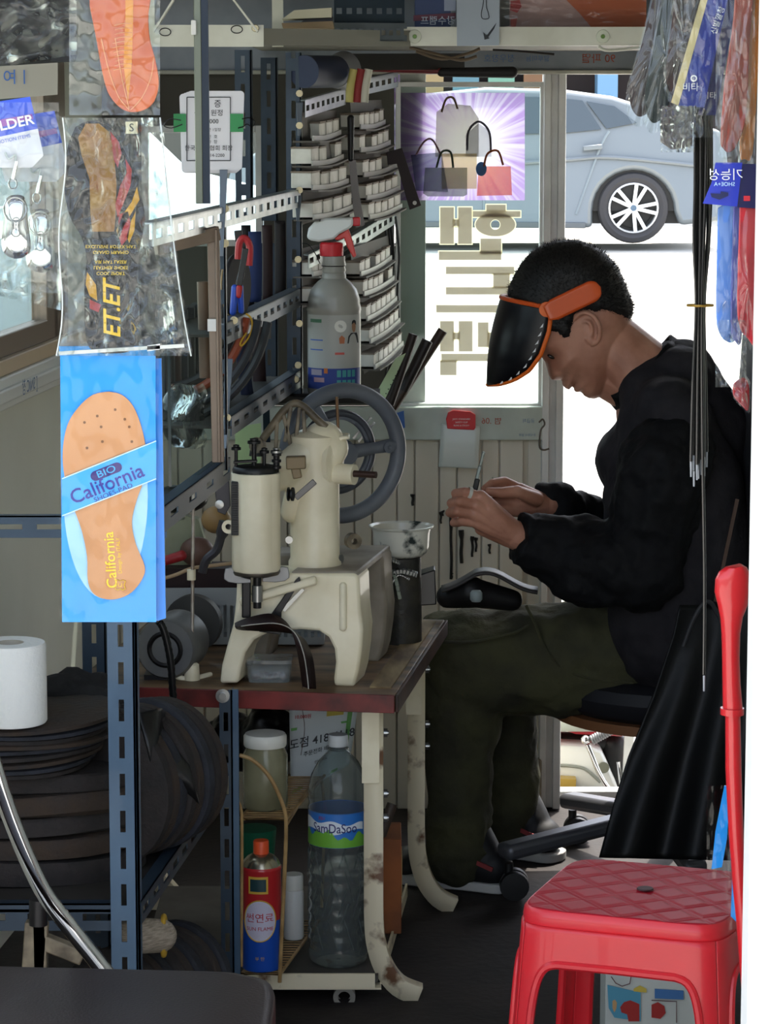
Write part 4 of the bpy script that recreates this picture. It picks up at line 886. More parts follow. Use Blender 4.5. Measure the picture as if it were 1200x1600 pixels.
# needle head barrel
hX = P(400, 800, YS).x; hz0 = P(0, 891, YS).z; hz1 = P(0, 738, YS).z
m = M(); n_ = 44
for_r = lambda a: .0395*(1-.05*max(0, cos(8*a)))
rings = [(.93, 0), (1, .004), (1, hz1-hz0), (.9, hz1-hz0+.0008)]
vs = [V((hX+for_r(2*pi*j/n_)*k*cos(2*pi*j/n_), YS+for_r(2*pi*j/n_)*k*sin(2*pi*j/n_), hz0+h)) for k, h in rings for j in range(n_)]
m.add(vs, [(i*n_+j, i*n_+(j+1) % n_, (i+1)*n_+(j+1) % n_, (i+1)*n_+j) for i in range(3) for j in range(n_)]+[tuple(range(n_))[::-1], tuple(3*n_+j for j in range(n_))])
barrel = m.build('needle_head', creamp, sm)
M().lathe([(.001, 0), (.0365, 0), (.037, .005), (.034, .010), (.02, .012), (.001, .012)], (hX, YS, hz1), n=36).build('top_cap', blackm, barrel)
M().lathe([(.036, -.006), (.038, -.002), (.038, .0), (.036, .0)], (hX, YS, hz0), n=36).build('bottom_ring', mat('tarnished', ''), barrel)
M().bar(P(368, 752, YS-.022), P(368, 836, YS-.022), .013, .010, (0, 1, 0)).build('rack_slot', blackm, barrel, bevel=.001)
m = M()
for i in range(22): m.box(P(368, 756+i*3.6, YS-.0285), (.009, .003, .0014))
m.build('rack_tooth', darks, barrel, weld=False)
M().lathe([(.005, -.004), (.0105, -.004), (.0105, .004), (.005, .004)], P(357, 823, YS-.015), (0, -1, 0), 20, cap=False).build('lug_ring', creamp, barrel)
for (a, b0, b1, r) in ((369, 700, 738, .004), (397, 690, 735, .0055), (413, 705, 730, .004), (432, 705, 738, .005)):
    s_ = M().cyl(P(a, b1, YS-.008), P(a, b0, YS-.008), r*.7, r*.7, 14); s_ = s_.build('adjusting_screw', darks, sm)
    M().lathe([(.001, 0), (r*1.9, 0), (r*1.9, .004), (r*1.2, .005), (r*1.2, .008), (.001, .009)], P(a, b0+3, YS-.008), (0, 0, 1), 18).build('screw_head', blackm if a != 432 else steel, s_)
m = M()
for i in range(6): m.lathe([(.004, 0), (.0075 if i % 2 == 0 else .005, .001), (.0075 if i % 2 == 0 else .005, .005), (.004, .006)], P(432, 733-i*5, YS-.012), (0, 0, 1), 16)
m.build('tension_disc', darks, sm, weld=False)
M().bar(P(365, 722, YS-.01), P(402, 720, YS-.01), .012, .004).build('top_lever', darks, sm, bevel=.001)
# trussed cam arch
arc = M(); ac = mat('grimy_cream', '8e816a', .5, col2='4e4436', vscale=25)
AY = cY-.015
arc.tube(smoothpath([P(a, b, AY) for a, b in ((404, 700), (412, 684), (428, 662), (445, 640), (460, 630), (475, 636), (495, 655), (510, 668))], 4), .0065, 10)
arc.tube(smoothpath([P(a, b, AY+.02) for a, b in ((404, 700), (412, 684), (428, 662), (445, 640), (460, 630), (475, 636), (495, 655), (510, 668))], 4), .0055, 10)
for (a0, b0, a1, b1) in ((433, 657, 431, 700), (443, 647, 455, 700), (468, 636, 462, 690), (474, 640, 477, 690), (455, 634, 445, 690)): arc.bar(P(a0, b0, AY), P(a1, b1, AY), .006, .012, (0, 1, 0))
arc.build('truss_arch', ac, sm, weld=False, bevel=.0012)
M().lathe([(.004, -.006), (.012, -.006), (.013, .006), (.004, .006)], P(403, 696, AY-.005), V((-.5, -1, .2)), 20, cap=False).build('arch_end_bush', ac, sm)
M().bar(P(447, 723, YS), P(478, 722, YS), .02, .020).bar(P(456, 738, YS), P(470, 735, YS), .012, .022).build('tension_block', mat('dirty_brass', '7c6b50', .5, metal=.2), sm, bevel=.002)
m = M(); m.lathe([(.003, 0), (.011, .001), (.011, .003), (.005, .005), (.011, .007), (.011, .010), (.003, .012)], P(449, 772, YS-.01), (1, -.2, 0), 20); m.build('bobbin_tension', blackm, sm)
M().bar(P(462, 778, YS-.008), P(492, 752, YS-.012), .004, .010).build('take_up_lever', mat('lever_grey', '6f6c6a', .4, metal=.6), sm, bevel=.001)
M().lathe([(.002, 0), (.006, 0), (.006, .012), (.002, .012)], P(452, 842, YS-.005), (0, -1, 0), 14).build('side_screw', steel, sm)
# presser bar, foot levers
M().cyl(P(402, 890, YS), P(402, 950, YS), .0065).build('presser_bar', darks, sm)
M().cyl(P(402, 915, YS), P(402, 940, YS), .0085).build('presser_sleeve', steel, sm)
M().bar(P(385, 895, YS), P(385, 965, YS), .014, .01, (0, 1, 0)).build('presser_guide', darks, sm, bevel=.002)
for s_ in (1, -1):
    pts = [(350, 898), (352, 889), (362, 887), (371, 894), (378, 902), (392, 905), (392, 911), (372, 912), (357, 910), (350, 905)]
    if s_ < 0: pts = [(802-a, b-2) for a, b in pts][::-1]
    M().prism([P(a, b, YS-.012+(.02 if s_ < 0 else 0)) for a, b in pts], (0, .005, 0)).build('finger_lever', mat('lever_bright', '8d8c8c', .42, metal=.5), sm, bevel=.001)
# left linkage
M().prism([P(a, b, YS+.03) for a, b in ((333, 745), (345, 740), (358, 752), (360, 790), (352, 805), (340, 800), (336, 770))], (0, .006, 0)).build('link_plate', mat('link_grey', '3a383c', .4, metal=.5), sm, bevel=.001)
M().lathe([(.001, 0), (.007, 0), (.007, .003), (.001, .004)], P(343, 788, YS+.028), (0, -1, 0), 18).build('link_screw', steel, sm)
M().tube(smoothpath([P(a, b, YS+.03) for a, b in ((352, 815), (345, 840), (338, 860), (322, 875), (316, 895))], 4), [.010]*4+[.007]*13, 8).build('link_arm', mat('link_grey', ''), sm)
# bushing at lower right of column
M().lathe([(.005, -.006), (.013, -.006), (.013, .008), (.005, .008)], P(551, 845, cY+.03), (.4, -1, 0), 20, cap=False).build('rear_bush', ac, sm)
M().cyl(P(525, 873, cY), P(534, 873, cY-.005), .007).build('set_screw', steel, sm)
# flywheel
wY = 4.83; wc = P(536, 708, wY); wax = V((.48, -.877, 0)).normalized(); wu = V((.877, .48, 0)); R_ = .1065
grey = mat('wheel_grey', '73777f', .42, col2='5c6068', vscale=8)
fw = M().tube([wc+(wu*cos(2*pi*k/72)+Z*sin(2*pi*k/72))*R_ for k in range(72)], .0135, 16, closed=True).build('flywheel', grey, sm)
M().tube([wc-wax*.02+(wu*cos(2*pi*k/48)+Z*sin(2*pi*k/48))*.066 for k in range(48)], .007, 10, closed=True).build('belt_pulley', mat('wheel_grey_dark', '4d4f56', .4, metal=.3), fw)
M().lathe([(.055, -.004), (.063, -.004), (.063, .004), (.055, .004)], wc-wax*.02, wax, 48, cap=False).build('pulley_web', grey, fw)
M().lathe([(.004, -.02), (.022, -.02), (.024, .0), (.018, .02), (.004, .02)], wc, wax, 28).build('hub', grey, fw)
for k in range(3):
    a = radians(5+120*k); dd = wu*cos(a)+Z*sin(a); s_ = M().tube([wc+dd*.015, wc+dd*.06, wc+dd*.098], [.013, .010, .012], 12).build('spoke', grey, fw)
M().lathe([(.002, 0), (.010, 0), (.010, .003), (.004, .004), (.002, .002)], wc+(wu*cos(.08)+Z*sin(.08))*.082+wax*.011, wax, 20).build('spoke_lug', grey, fw)
# ---- leather strap being stitched ----
lp = smoothpath([P(a, b, YS-.01-.02*(b > 1000)) for a, b in ((368, 975), (395, 968), (430, 965), (455, 980), (468, 1010), (474, 1040), (478, 1072))], 5)
m = M(); vs = []
for i, q in enumerate(lp):
    t = i/(len(lp)-1); w_ = .006+.028*min(1, t*3)*(1-.65*t); nn = V((.25+.75*t, 0, -.95+.7*t)).normalized()
    vs += [q-nn*w_*.3+V((0, -.006, 0)), q+nn*w_*.3+V((0, -.014, 0)), q+nn*w_+V((0, -.004, 0))]
m.add(vs, [(3*i+j, 3*i+3+j, 3*i+4+j, 3*i+1+j) for i in range(len(lp)-1) for j in (0, 1)])
ls = m.build('leather_strip', mat('maroon_leather', '2a1614', .45, col2='1a0d0c', vscale=20), None, solid=.003); tag(ls, 'dark maroon leather strip with loose threads under the machine needle', 'leather strip')
m = M(); m.tube([V(vs[3*i+1])+V((0, -.0025, 0)) for i in range(2, len(lp))], .0009, 5); m.build('stitching', mat('white_thread', 'a8a39a', .7), ls)
th = M(); th.tube(smoothpath([P(a, b, yf-.02) for a, b in ((474, 1050), (472, 1100), (476, 1140), (470, 1180))], 4), .0005, 4); th.build('loose_thread', mat('dark_thread', '4d3a35', .7), ls)
# clear storage box under the arch
cb = thing('storage_box', floor_pt(420, 1066, zT), 'small clear plastic box under the sewing machine arch', 'box')
o_ = floor_pt(420, 1068, zT); bw = M()
clearp = film('clear_plastic', 'dfe3e3', .6, .1, .3, 30, body=.14)
def rr(cx, cy, w_, d_, r, n=5):
    pts = []
    for qx, qy, a0 in ((1, 1, 0), (-1, 1, 90), (-1, -1, 180), (1, -1, 270)):
        for i in range(n+1): a = radians(a0+90*i/n); pts.append((cx+qx*(w_/2-r)+r*cos(a), cy+qy*(d_/2-r)+r*sin(a)))
    return pts
def rbox(m_, o, w0, d0, w1, d1, h, r, bottom=True, top=False, n=5):
    a = [V((o.x+x_, o.y+y_, o.z)) for x_, y_ in rr(0, 0, w0, d0, r, n)]; b = [V((o.x+x_, o.y+y_, o.z+h)) for x_, y_ in rr(0, 0, w1, d1, r, n)]; k = len(a)
    fs = [(i, (i+1) % k, k+(i+1) % k, k+i) for i in range(k)]
    if bottom: fs.append(tuple(range(k))[::-1])
    if top: fs.append(tuple(range(k, 2*k)))
    return m_.add(a+b, fs)
o2 = V((o_.x, o_.y+.03, zT)); rbox(bw, o2, .066, .05, .072, .056, .030, .01).build('tray', clearp, cb, solid=.0015)
rbox(M(), o2+Z*.031, .075, .058, .075, .058, .006, .01, top=True).build('lid', clearp, cb)
m = M()
for k in range(7): m.ell(o2+V((-.022+.0075*k, -.01+.009*(k % 3), .007)), (.006, .008, .005))
tag(m.build('buttons', mat('rust_button', '6d3a30', .5), None, weld=False), 'small brownish loose parts inside the clear plastic box', 'loose parts', kind='stuff')
# ================= LEFT SHELVING =================
blue = mat('blue_grey_steel', '455f77', .42, metal=.1, col2='3c546b', vscale=10, coat=.1)
dblue = mat('dark_blue_steel', '30404f', .4, metal=.2, col2='243240', vscale=10)
silv = mat('galvanised', 'c3c7c7', .28, metal=.85, col2='a3a9ac', vscale=25)
def LA(y): return -.746+.109*y       # front line of the lower shelf unit
dA = V((.109, 1, 0)).normalized(); nA = V((1, -.109, 0)).normalized()
ur = thing('slotted_rack', (-.5, 4.1, 0), 'blue-grey slotted angle shelf unit holding black rubber discs', 'shelf unit')
def post(par, x, y, z0, z1, m_, wf=.034, ws=.012, side=X, name='post', front=-X):
    return M().slotbar((x, y, z0), (x, y, z1), wf, front, ws, V((.1, 1, 0)), sl=.030, gap=.021, sw=.0075, slot2=False).build(name, m_, par, weld=False)
x1 = P(213, 1300, 3.79).x
post(ur, x1, 3.79, 0, P(0, 900, 3.79).z, blue, .036, .035)
M().slotbar((x1, 3.795, 0), (x1, 3.795, P(0, 900, 3.79).z), .02, V((.109, 1, 0)), .002, -X, slot2=False).build('post', blue, ur, weld=False)
x2 = P(372, 1300, 4.42).x; zt2 = P(0, 1078, 4.42).z
p2 = M().slotbar((x2-.008, 4.42, 0), (x2-.008, 4.42, zt2), .020, -X, .02, V((.1, 1, 0)), sl=.030, gap=.021, sw=.0075, slot2=False).build('post', dblue, ur, weld=False)
M().bar((x2-.003, 4.425, 0), (x2-.003, 4.425, zt2), .010, .006, (0, 1, 0)).build('post_edge', blue, p2, bevel=.001)
M().lathe([(.001, 0), (.011, 0), (.011, .003), (.006, .0032), (.006, .008), (.001, .008)], P(348, 1087, 4.418), (0, -1, 0), 20).build('bolt', steel, p2)
x3 = P(165, 1000, 4.35).x; post(ur, x3, 4.35, .0, P(0, 800, 4.35).z, dblue, .036, .03)
zb = P(0, 1438, 3.8).z
def rail(par, a, b, h, m_, name='rail', up=Z, sl=.045, gap=.03, sw=.010, dep=.02, n2=None, top=False):
    a = V(a); b = V(b); d_ = (b-a).normalized(); n2 = n2 or d_.cross(Z).normalized()
    return M().slotbar(a, b, h, -Z, dep, n2, sl=sl, gap=gap, sw=sw, slot2=False).build(name, m_, par, weld=False)
zr_ = P(0, 1412, 3.8).z
rail(ur, (-.95, 3.80, zr_), (x1-.034, 3.80, zr_), .038, dblue, n2=Yv)
rail(ur, (LA(3.81), 3.81, zr_), (LA(4.42), 4.42, zr_), .032, dblue, n2=-nA)
zl_ = P(0, 1530, 4.42).z; rail(ur, (LA(3.81), 3.81, zl_), (LA(4.42), 4.42, zl_), .032, dblue, n2=-nA)
M().prism([V((-.95, 3.80, zr_-.012)), V((x1-.02, 3.80, zr_-.012)), V((LA(4.42)-.004, 4.42, zr_-.012)), V((-.75, 4.42, zr_-.012))], (0, 0, .004)).build('shelf_board', mat('board_dark', '2c2824', .8), ur)
M().prism([V((-.95, 3.80, zl_-.012)), V((x1-.02, 3.80, zl_-.012)), V((LA(4.42)-.004, 4.42, zl_-.012)), V((-.75, 4.42, zl_-.012))], (0, 0, .004)).build('shelf_board', mat('board_dark', ''), ur)
# horizontal slotted bar higher up at the wall
zz_ = P(0, 806, 4.34).z; rail(ur, (-.72, 4.34, zz_), (P(260, 806, 4.34).x, 4.34, zz_), .034, blue, n2=Yv, sl=.038, gap=.022, sw=.008)
# ---- rubber discs ----
zs1 = zr_-.008
rubs = [mat('rubber_a', '211e1d', .85, col2='2b2523', vscale=30, bump=.6, bscale=90), mat('rubber_b', '2a2523', .85, col2='35291f', vscale=25, bump=.6, bscale=90), mat('rubber_c', '1b1c20', .8, col2='262830', vscale=25, bump=.6, bscale=90)]
dcx = P(20, 1180, 3.98).x; rnd = random.Random(7)
ztop = P(0, 1180, 3.86).z; 
# thick slabs below
z = zs1; zmid = P(0, 1225, 3.86).z; hs_ = (zmid-.004-zs1)
ths = [.24, .2, .19, .19, .18]
for i, t in enumerate(ths):
    h = hs_*t; cx = dcx+.005+rnd.uniform(-.008, .008)-.012*(i == 0); cy = 4.02+rnd.uniform(-.01, .01); R0 = .188+rnd.uniform(-.006, .008)
    m = M(); n_ = 60; prof = [(.0, 0), (.94, 0), (1, .12), (1.0, .5), (.99, .88), (.96, 1), (.0, 1)]; vs = []
    for pr_, ph in prof:
        for j in range(n_):
            a = 2*pi*j/n_; k = 1+.02*sin(3*a+i)+.012*sin(7*a+2*i); rr_ = max(pr_, .02)*R0*k; ryy = .55
            vs.append(V((cx+rr_*cos(a), cy+rr_*.58*sin(a), z+ph*h*.96+.004*sin(2*a+i)*(1 if ph > 0 and i < 4 else 0))))
    m.add(vs, [(q*n_+j, q*n_+(j+1) % n_, (q+1)*n_+(j+1) % n_, (q+1)*n_+j) for q in range(len(prof)-1) for j in range(n_)])
    o = m.build('rubber_slab', rubs[i % 2], loc=(cx, cy, z)); pos = ['lowest', 'second from the bottom', 'middle one', 'second from the top', 'topmost'][i]
    tag(o, 'thick oval black rubber slab, %s of the stack of thick slabs' % pos, 'rubber slab', 'thick rubber slabs on the slotted shelf'); z += h
zz0 = z+.003; names = ['lowest', 'second up', 'third up', 'fourth up', 'fifth up', 'sixth up', 'seventh up', 'eighth up', 'topmost']
zend = P(0, 1139, 3.86).z; nd_ = 9; hh = (zend-zz0)/nd_
for i in range(nd_):
    R0 = [.118, .122, .126, .13, .131, .138, .136, .139, .146][i]; cx = dcx-.008+.016*(i/nd_)+rnd.uniform(-.004, .004); cy = 4.0; m = M(); n_ = 64; vs = []
    prof = [(.02, 0), (.96, 0), (1, .2), (1, .8), (.97, 1), (.02, 1)]
    for pr_, ph in prof:
        for j in range(n_): a = 2*pi*j/n_; vs.append(V((cx+pr_*R0*cos(a), cy+pr_*R0*sin(a), zz0+i*hh+ph*hh*.93+.0022*sin(a*2+i))))
    m.add(vs, [(q*n_+j, q*n_+(j+1) % n_, (q+1)*n_+(j+1) % n_, (q+1)*n_+j) for q in range(5) for j in range(n_)])
    o = m.build('rubber_disc', rubs[(i*2) % 3], loc=(cx, cy, zz0+i*hh))
    tag(o, 'round dark rubber disc, %s of the thin disc stack under the toilet roll' % names[i], 'rubber disc', 'thin rubber discs under the toilet roll')
# toilet roll
tx = P(12, 1130, 3.86).x; tr_ = thing('toilet_roll', (tx, 3.9, zend), 'white toilet roll standing on top of the dark rubber discs', 'toilet roll')
tw = mat('tissue', 'ebebe6', .9, bump=.3, bscale=160)
M().lathe([(.019, 0), (.0475, .0), (.0495, .003), (.0495, .108), (.0475, .112), (.019, .112)], (tx, 3.9, zend+.001), n=48, cap=False).build('paper', tw, tr_)
M().lathe([(.0192, 0), (.0192, .112), (.0180, .112), (.0180, 0)], (tx, 3.9, zend+.001), n=32, cap=False).build('core', mat('cardboard', 'b8b1a2', .8), tr_)
m = M().text('크리', (0, 0, 0), X, Z, .016, depth=0); m.v = [V((tx+.0178*sin(.2+q.x/.0178), 3.9+.0178*cos(.2+q.x/.0178), zend+.094+q.z)) for q in m.v]
m.build('lettering', mat('blue_print', ''), tr_, smooth=0, weld=False)
# black bag behind discs
m = M(); m.cap(P(90, 1090, 4.12), P(150, 1090, 4.15), .035, .035); m.cap(P(110, 1065, 4.15), P(140, 1085, 4.2), .022, .02); m.cap(P(120, 1075, 4.15), P(165, 1110, 4.1), .025, .03); m.ell(P(100, 1115, 4.12), (.05, .03, .03))
tag(m.build('cloth_bag', mat('black_fabric', '131213', .85, bump=.6, bscale=60), remesh=.005, smoothit=2, disp=(.02, .035)), 'crumpled black cloth bag behind the toilet roll', 'bag')
# knurled rubber block
# leaning stacks of black rubber sheets right of the front post
def lean(cx, cy, zc, R, n, ax, group, place, step=.017, scz=1.0):
    ax = V(ax).normalized(); tags = ['nearest', 'second', 'third', 'fourth', 'fifth', 'sixth', 'seventh', 'eighth', 'ninth', 'tenth']
    for i in range(n):
        c = V((cx, cy, zc))+ax*step*i; r_ = R*(1-.012*((i*37) % 5)); m = M()
        m.lathe([(.01, 0), (r_*.95, .0), (r_, .003), (r_, step*.75), (r_*.95, step*.88), (.01, step*.88)], c, ax, 44)
        o = m.build('rubber_sheet', rubs[i % 3]); tag(o, 'upright dark rubber sheet, %s in the row leaning %s' % (tags[i], place), 'rubber sheet', group)
zc = zr_-.008+.115; lean(-.40, 4.02, zc, .112, 8, (.55, .86, 0), 'rubber sheets leaning on the upper level of the slotted shelf', 'behind the front blue post', .020)
zc = zl_-.008+.092; lean(-.39, 4.0, zc, .09, 9, (.5, .88, 0), 'rubber sheets on the bottom level of the slotted shelf', 'on the bottom shelf level', .021)
m = M(); z = zr_-.008
# draped black leather
def drape(u, v):
    a = P(215, 1115, 4.0)+(P(285, 1125, 4.1)-P(215, 1115, 4.0))*u; b = P(225, 1200, 3.98)+(P(300, 1255, 4.02)-P(225, 1200, 3.98))*u
    return a+(b-a)*v+V((.010*sin(6*u+2*v), -.03*sin(pi*v)*(.5+u), .012*sin(pi*u)))
tag(M().grid(drape, 24, 24).build('leather_piece', mat('black_leather', '0f0e0f', .38, bump=.3, bscale=50), solid=.004), 'limp piece of glossy black leather draped over the upright rubber sheets', 'leather')
# knit glove cuff
gl = thing('work_glove', P(240, 1490, 3.95), 'rolled knitted work glove with yellow cuff edge below the slotted rail', 'glove')
M().cap(P(205, 1462, 3.93), P(250, 1462, 3.96), .026, .024, 20).build('knit', mat('knit', 'b5a795', .9, col2='8f8474', vscale=80, stretch=(1, 1, 6), bump=.8, bscale=200), gl)
M().tube([P(256, 1462, 3.965)+V((0, .022*cos(2*pi*k/20), .028*sin(2*pi*k/20))) for k in range(20)], .004, 8, closed=True).build('cuff', mat('yellow_yarn', 'b8922f', .8), gl)
# lower-left machine frame bits
cf = thing('clamp_frame', (P(75, 1490, 3.6).x, 3.6, .0), 'grimy cream metal clamp frame standing behind the brown stool', 'metal frame')
m = M(); m.bar(P(45, 1640, 3.6), P(58, 1440, 3.6), .03, .02, (0, 1, 0)); m.bar(P(62, 1440, 3.6), P(66, 1640, 3.6), .018, .02, (0, 1, 0)); m.bar(P(62, 1468, 3.6), P(130, 1495, 3.6), .02, .02)
m.build('bracket', mat('grimy_cream', ''), cf, weld=False, bevel=.002)
M().cyl(P(60, 1445, 3.58), P(60, 1405, 3.58), .012).build('pin', darks, cf)

# ================= UPPER LEFT UNIT =================
def LB(y): return -.69+.109*y
up_ = thing('tall_shelf', (-.3, 4.7, 0), 'tall dark blue slotted steel shelving along the left wall', 'shelf unit')
def yB(px): return .69/(.109-(px-600)/4500)
def PB(px, py): return P(px, py, yB(px))
y2 = yB(343); y4 = yB(458)
for (px, ya, yb, mm, wf) in ((352, 345, 735, dblue, .014), (470, 82, 700, dblue, .026)):
    Y_ = yB(px); q = P(px, ya, Y_); post(up_, q.x, Y_, P(0, yb, Y_).z, q.z, mm, wf, .012)
for (px, Y_, ya, yb) in ((392, 5.35, 78, 340), (432, 5.5, 90, 345), (432, 5.55, 380, 620)): q = P(px, ya, Y_); post(up_, q.x, Y_, P(0, yb, Y_).z, q.z, dblue, .03, .02)
def railB(pa, pb, h, m_, par=None, z_from=0, **k):
    a = PB(*pa); b = PB(*pb); zt_ = (a.z+b.z)/2; a.z = b.z = zt_; return rail(par or up_, a, b, h, m_, n2=-nA, **k)
railB((240, 352), (470, 293), .030, silv, sl=.045, gap=.034, sw=.012)
railB((352, 503), (470, 452), .032, mat('grey_steel_dull', '6d747c', .4, metal=.6), sl=.04, gap=.032, sw=.010)
railB((225, 806), (360, 722), .034, dblue, sl=.055, gap=.085, sw=.008)
railB((362, 645), (474, 580), .030, dblue, sl=.045, gap=.05, sw=.008)
for (a, b, zf) in (((352, 520), (475, 465), .012), ((362, 662), (474, 592), .012)):
    p = PB(*a); q = PB(*b); z_ = (p.z+q.z)/2; M().prism([V((p.x, p.y, z_)), V((q.x, q.y, z_)), V((q.x-.12, q.y+.01, z_)), V((p.x-.12, p.y+.01, z_))], (0, 0, -.004)).build('shelf_board', mat('board_dark', ''), up_)
for (a, b) in (((352, 265), (347, 400)), ((468, 305), (466, 345)), ((470, 160), (468, 212)), ((360, 560), (352, 700))):
    p = PB(*a)+V((.0, -.004, 0)); q = PB(*b)+V((0, -.004, 0)); M().prism([p+X*.004, p-X*.008, q-X*.003, q+X*.002], (0, -.003, 0)).build('gusset', mat('grey_steel_dull', ''), up_, bevel=.0005)
for a in ((468, 146), (468, 196), (468, 297), (466, 405), (468, 505), (466, 570), (462, 592), (352, 326), (352, 380), (355, 652), (366, 500)):
    M().lathe([(.001, 0), (.006, 0), (.006, .004), (.003, .004), (.003, .009), (.001, .009)], PB(*a)+V((0, -.004, 0)), (0, -1, 0), 10).build('bolt', mat('brass_bolt', 'b3a788', .35, metal=.7), up_)
# dark back panel of the unit (shade)
# items hanging inside the shelf
def strapobj(pts, w_, Y_, m_, name, label, cat, group=None, th_=.004):
    q = [P(a, b, Y_) for a, b in pts]; q = smoothpath(q, 5); vs = []
    for p in q: vs += [p-X*w_/2, p+X*w_/2+V((0, .006, 0))]
    o = M().add(vs, [(2*i, 2*i+2, 2*i+3, 2*i+1) for i in range(len(q)-1)]).build(name, m_, solid=th_); tag(o, label, cat, group); return o
sg = 'belts hanging inside the tall shelf'
strapobj([(398, 362), (399, 420), (398, 472)], .020, 4.75, mat('navy_cloth', '1f2f5c', .7), 'belt', 'navy blue belt hanging in the middle bay of the tall shelf', 'belt', sg)
strapobj([(384, 352), (386, 420), (390, 478)], .014, 4.78, mat('belt_dk', '1a1416', .6), 'belt', 'black belt hanging just left of the navy belt', 'belt', sg)
strapobj([(417, 352), (418, 400), (418, 470)], .016, 4.9, mat('belt_brown', '2a1517', .6), 'belt', 'dark maroon belt hanging just right of the navy belt', 'belt', sg)
strapobj([(437, 345), (438, 400), (438, 460)], .018, 5.0, mat('belt_dk', ''), 'belt', 'black belt hanging beside the far post of the tall shelf', 'belt', sg)
strapobj([(376, 525), (380, 570), (388, 630)], .02, 4.72, mat('navy_dark', '16203c', .7), 'belt', 'dark navy strap dangling in the lower bay of the tall shelf', 'belt', sg)
strapobj([(405, 500), (404, 560), (408, 640)], .022, 4.95, mat('belt_brown', ''), 'belt', 'dark brown strap dangling in the lower bay behind the machine', 'belt', sg)
# tools
pl_ = thing('pliers', P(368, 490, 4.38), 'blue-handled pliers hanging at the near post of the tall shelf', 'pliers')
M().cap(P(367, 450, 4.36), P(364, 488, 4.36), .0055, .005, 10).build('handle', mat('blue_grip', '2a4fb5', .4), pl_)
M().cap(P(375, 448, 4.36), P(377, 486, 4.37), .005, .0045, 10).build('handle', mat('blue_grip', ''), pl_)
M().bar(P(371, 452, 4.362), P(378, 425, 4.362), .010, .008, (0, 1, 0)).build('jaw', darks, pl_, bevel=.002)
rc = thing('red_cutter', P(375, 400, 4.4), 'red-handled cutter hanging behind the blue pliers', 'cutter')
M().tube(smoothpath([P(a, b, 4.4) for a, b in ((372, 405), (374, 380), (382, 372), (390, 385), (389, 415))], 4), .0055, 8).build('handle', mat('red_grip', 'a8262b', .45), rc)
M().bar(P(374, 378, 4.41), P(372, 360, 4.41), .012, .005, (0, 1, 0)).build('blade', darks, rc, bevel=.001)
ff = thing('file', P(380, 400, 4.36), 'black flat file hanging between the pliers and the post', 'file'); M().bar(P(384, 388, 4.355), P(374, 446, 4.355), .009, .005, (0, 1, 0)).build('blade', blackm, ff, bevel=.001); M().cap(P(374, 450, 4.355), P(373, 462, 4.355), .005, .004, 10).build('handle', mat('red_grip', ''), ff)
rw = M().tube(smoothpath([P(a, b, 4.36) for a, b in ((384, 490), (392, 497), (394, 512), (388, 528), (378, 540), (376, 535), (385, 520))], 5), .0016, 6).build('wire_loop', mat('yellow_wire', 'b8902c', .5)); tag(rw, 'short loop of yellow wire dangling below the tools', 'wire')
tg_ = M().tube(smoothpath([P(a, b, 4.4) for a, b in ((352, 405), (347, 430), (347, 460), (352, 482), (358, 492))], 5), .0018, 6).build('hoop', mat('tan_wire', '')); tag(tg_, 'thin tan hoop hanging at the near post of the tall shelf', 'hoop')
dsc = M().lathe([(.002, 0), (.05, 0), (.052, .004), (.05, .008), (.002, .008)], P(366, 448, 4.43), (1, -.35, 0), 30, ry=1).build('grinding_disc', mat('disc_dark', '202022', .7)); tag(dsc, 'dark grinding disc hanging behind the pliers', 'disc')
# leather folders on the top board
for i, (a, c_, nm) in enumerate(((250, '24303a', 'dark slate'), (262, '18191c', 'black'), (272, '4a2a1c', 'rust brown'), (283, '1b1f2a', 'blue-black'), (294, '151414', 'charcoal'), (306, '2a2a2a', 'dark grey'))):
    Y_ = 4.45+.03*i
    o = M().box(P(a+8, 560, Y_), (.012, .12, .16+.01*(i % 3))).build('leather_sample', mat('samp%d' % i, c_, .6, bump=.3), bevel=.003); tag(o, '%s leather piece standing behind the brown-framed glass' % nm, 'leather', 'leather pieces behind the glass')
for k, (rr_, cc) in enumerate(((.16, '202326'), (.145, '2c2f33'), (.128, '8a3f25'), (.115, '1c1c1f'))):
    pts = [P(255, 470, 4.35+.012*k)+V((rr_*1.0*cos(a), 0, -rr_*1.15*sin(a))) for a in [radians(10+75*i/14) for i in range(15)]]
    o = M().tube(pts, .007, 8).build('tube_coil', mat('coil%d' % k, cc, .35)); tag(o, ['outermost dark', 'second dark grey', 'rust-orange', 'innermost black'][k]+' bent cord behind the brown-framed glass', 'cord', 'bent cords behind the glass')
rol = thing('plastic_wrap_roll', P(288, 650, 4.3), 'crumpled clear plastic wrap behind the lower part of the brown-framed glass', 'plastic wrap')
M().ell(P(285, 650, 4.35), (.035, .03, .05)).build('bundle', mat('dark_wrap', '1d1f22', .2, bump=1, bscale=30), rol)
m = M().grid(lambda u, v: P(262+55*u, 600+100*v, 4.28+.02*sin(5*u+3*v))+V((.006*sin(9*v), .012*sin(7*u), 0)), 14, 18).build('sheet', film('crumple_film', 'e8eeee', .9, .1, 1.0, 30), rol)
hn = M().cyl(P(318, 440, 4.3), P(322, 590, 4.3), .010).build('copper_pipe', mat('brown_pipe', '5a3a26', .5)); tag(hn, 'dull brown tube standing right of the brown glass frame', 'tube')
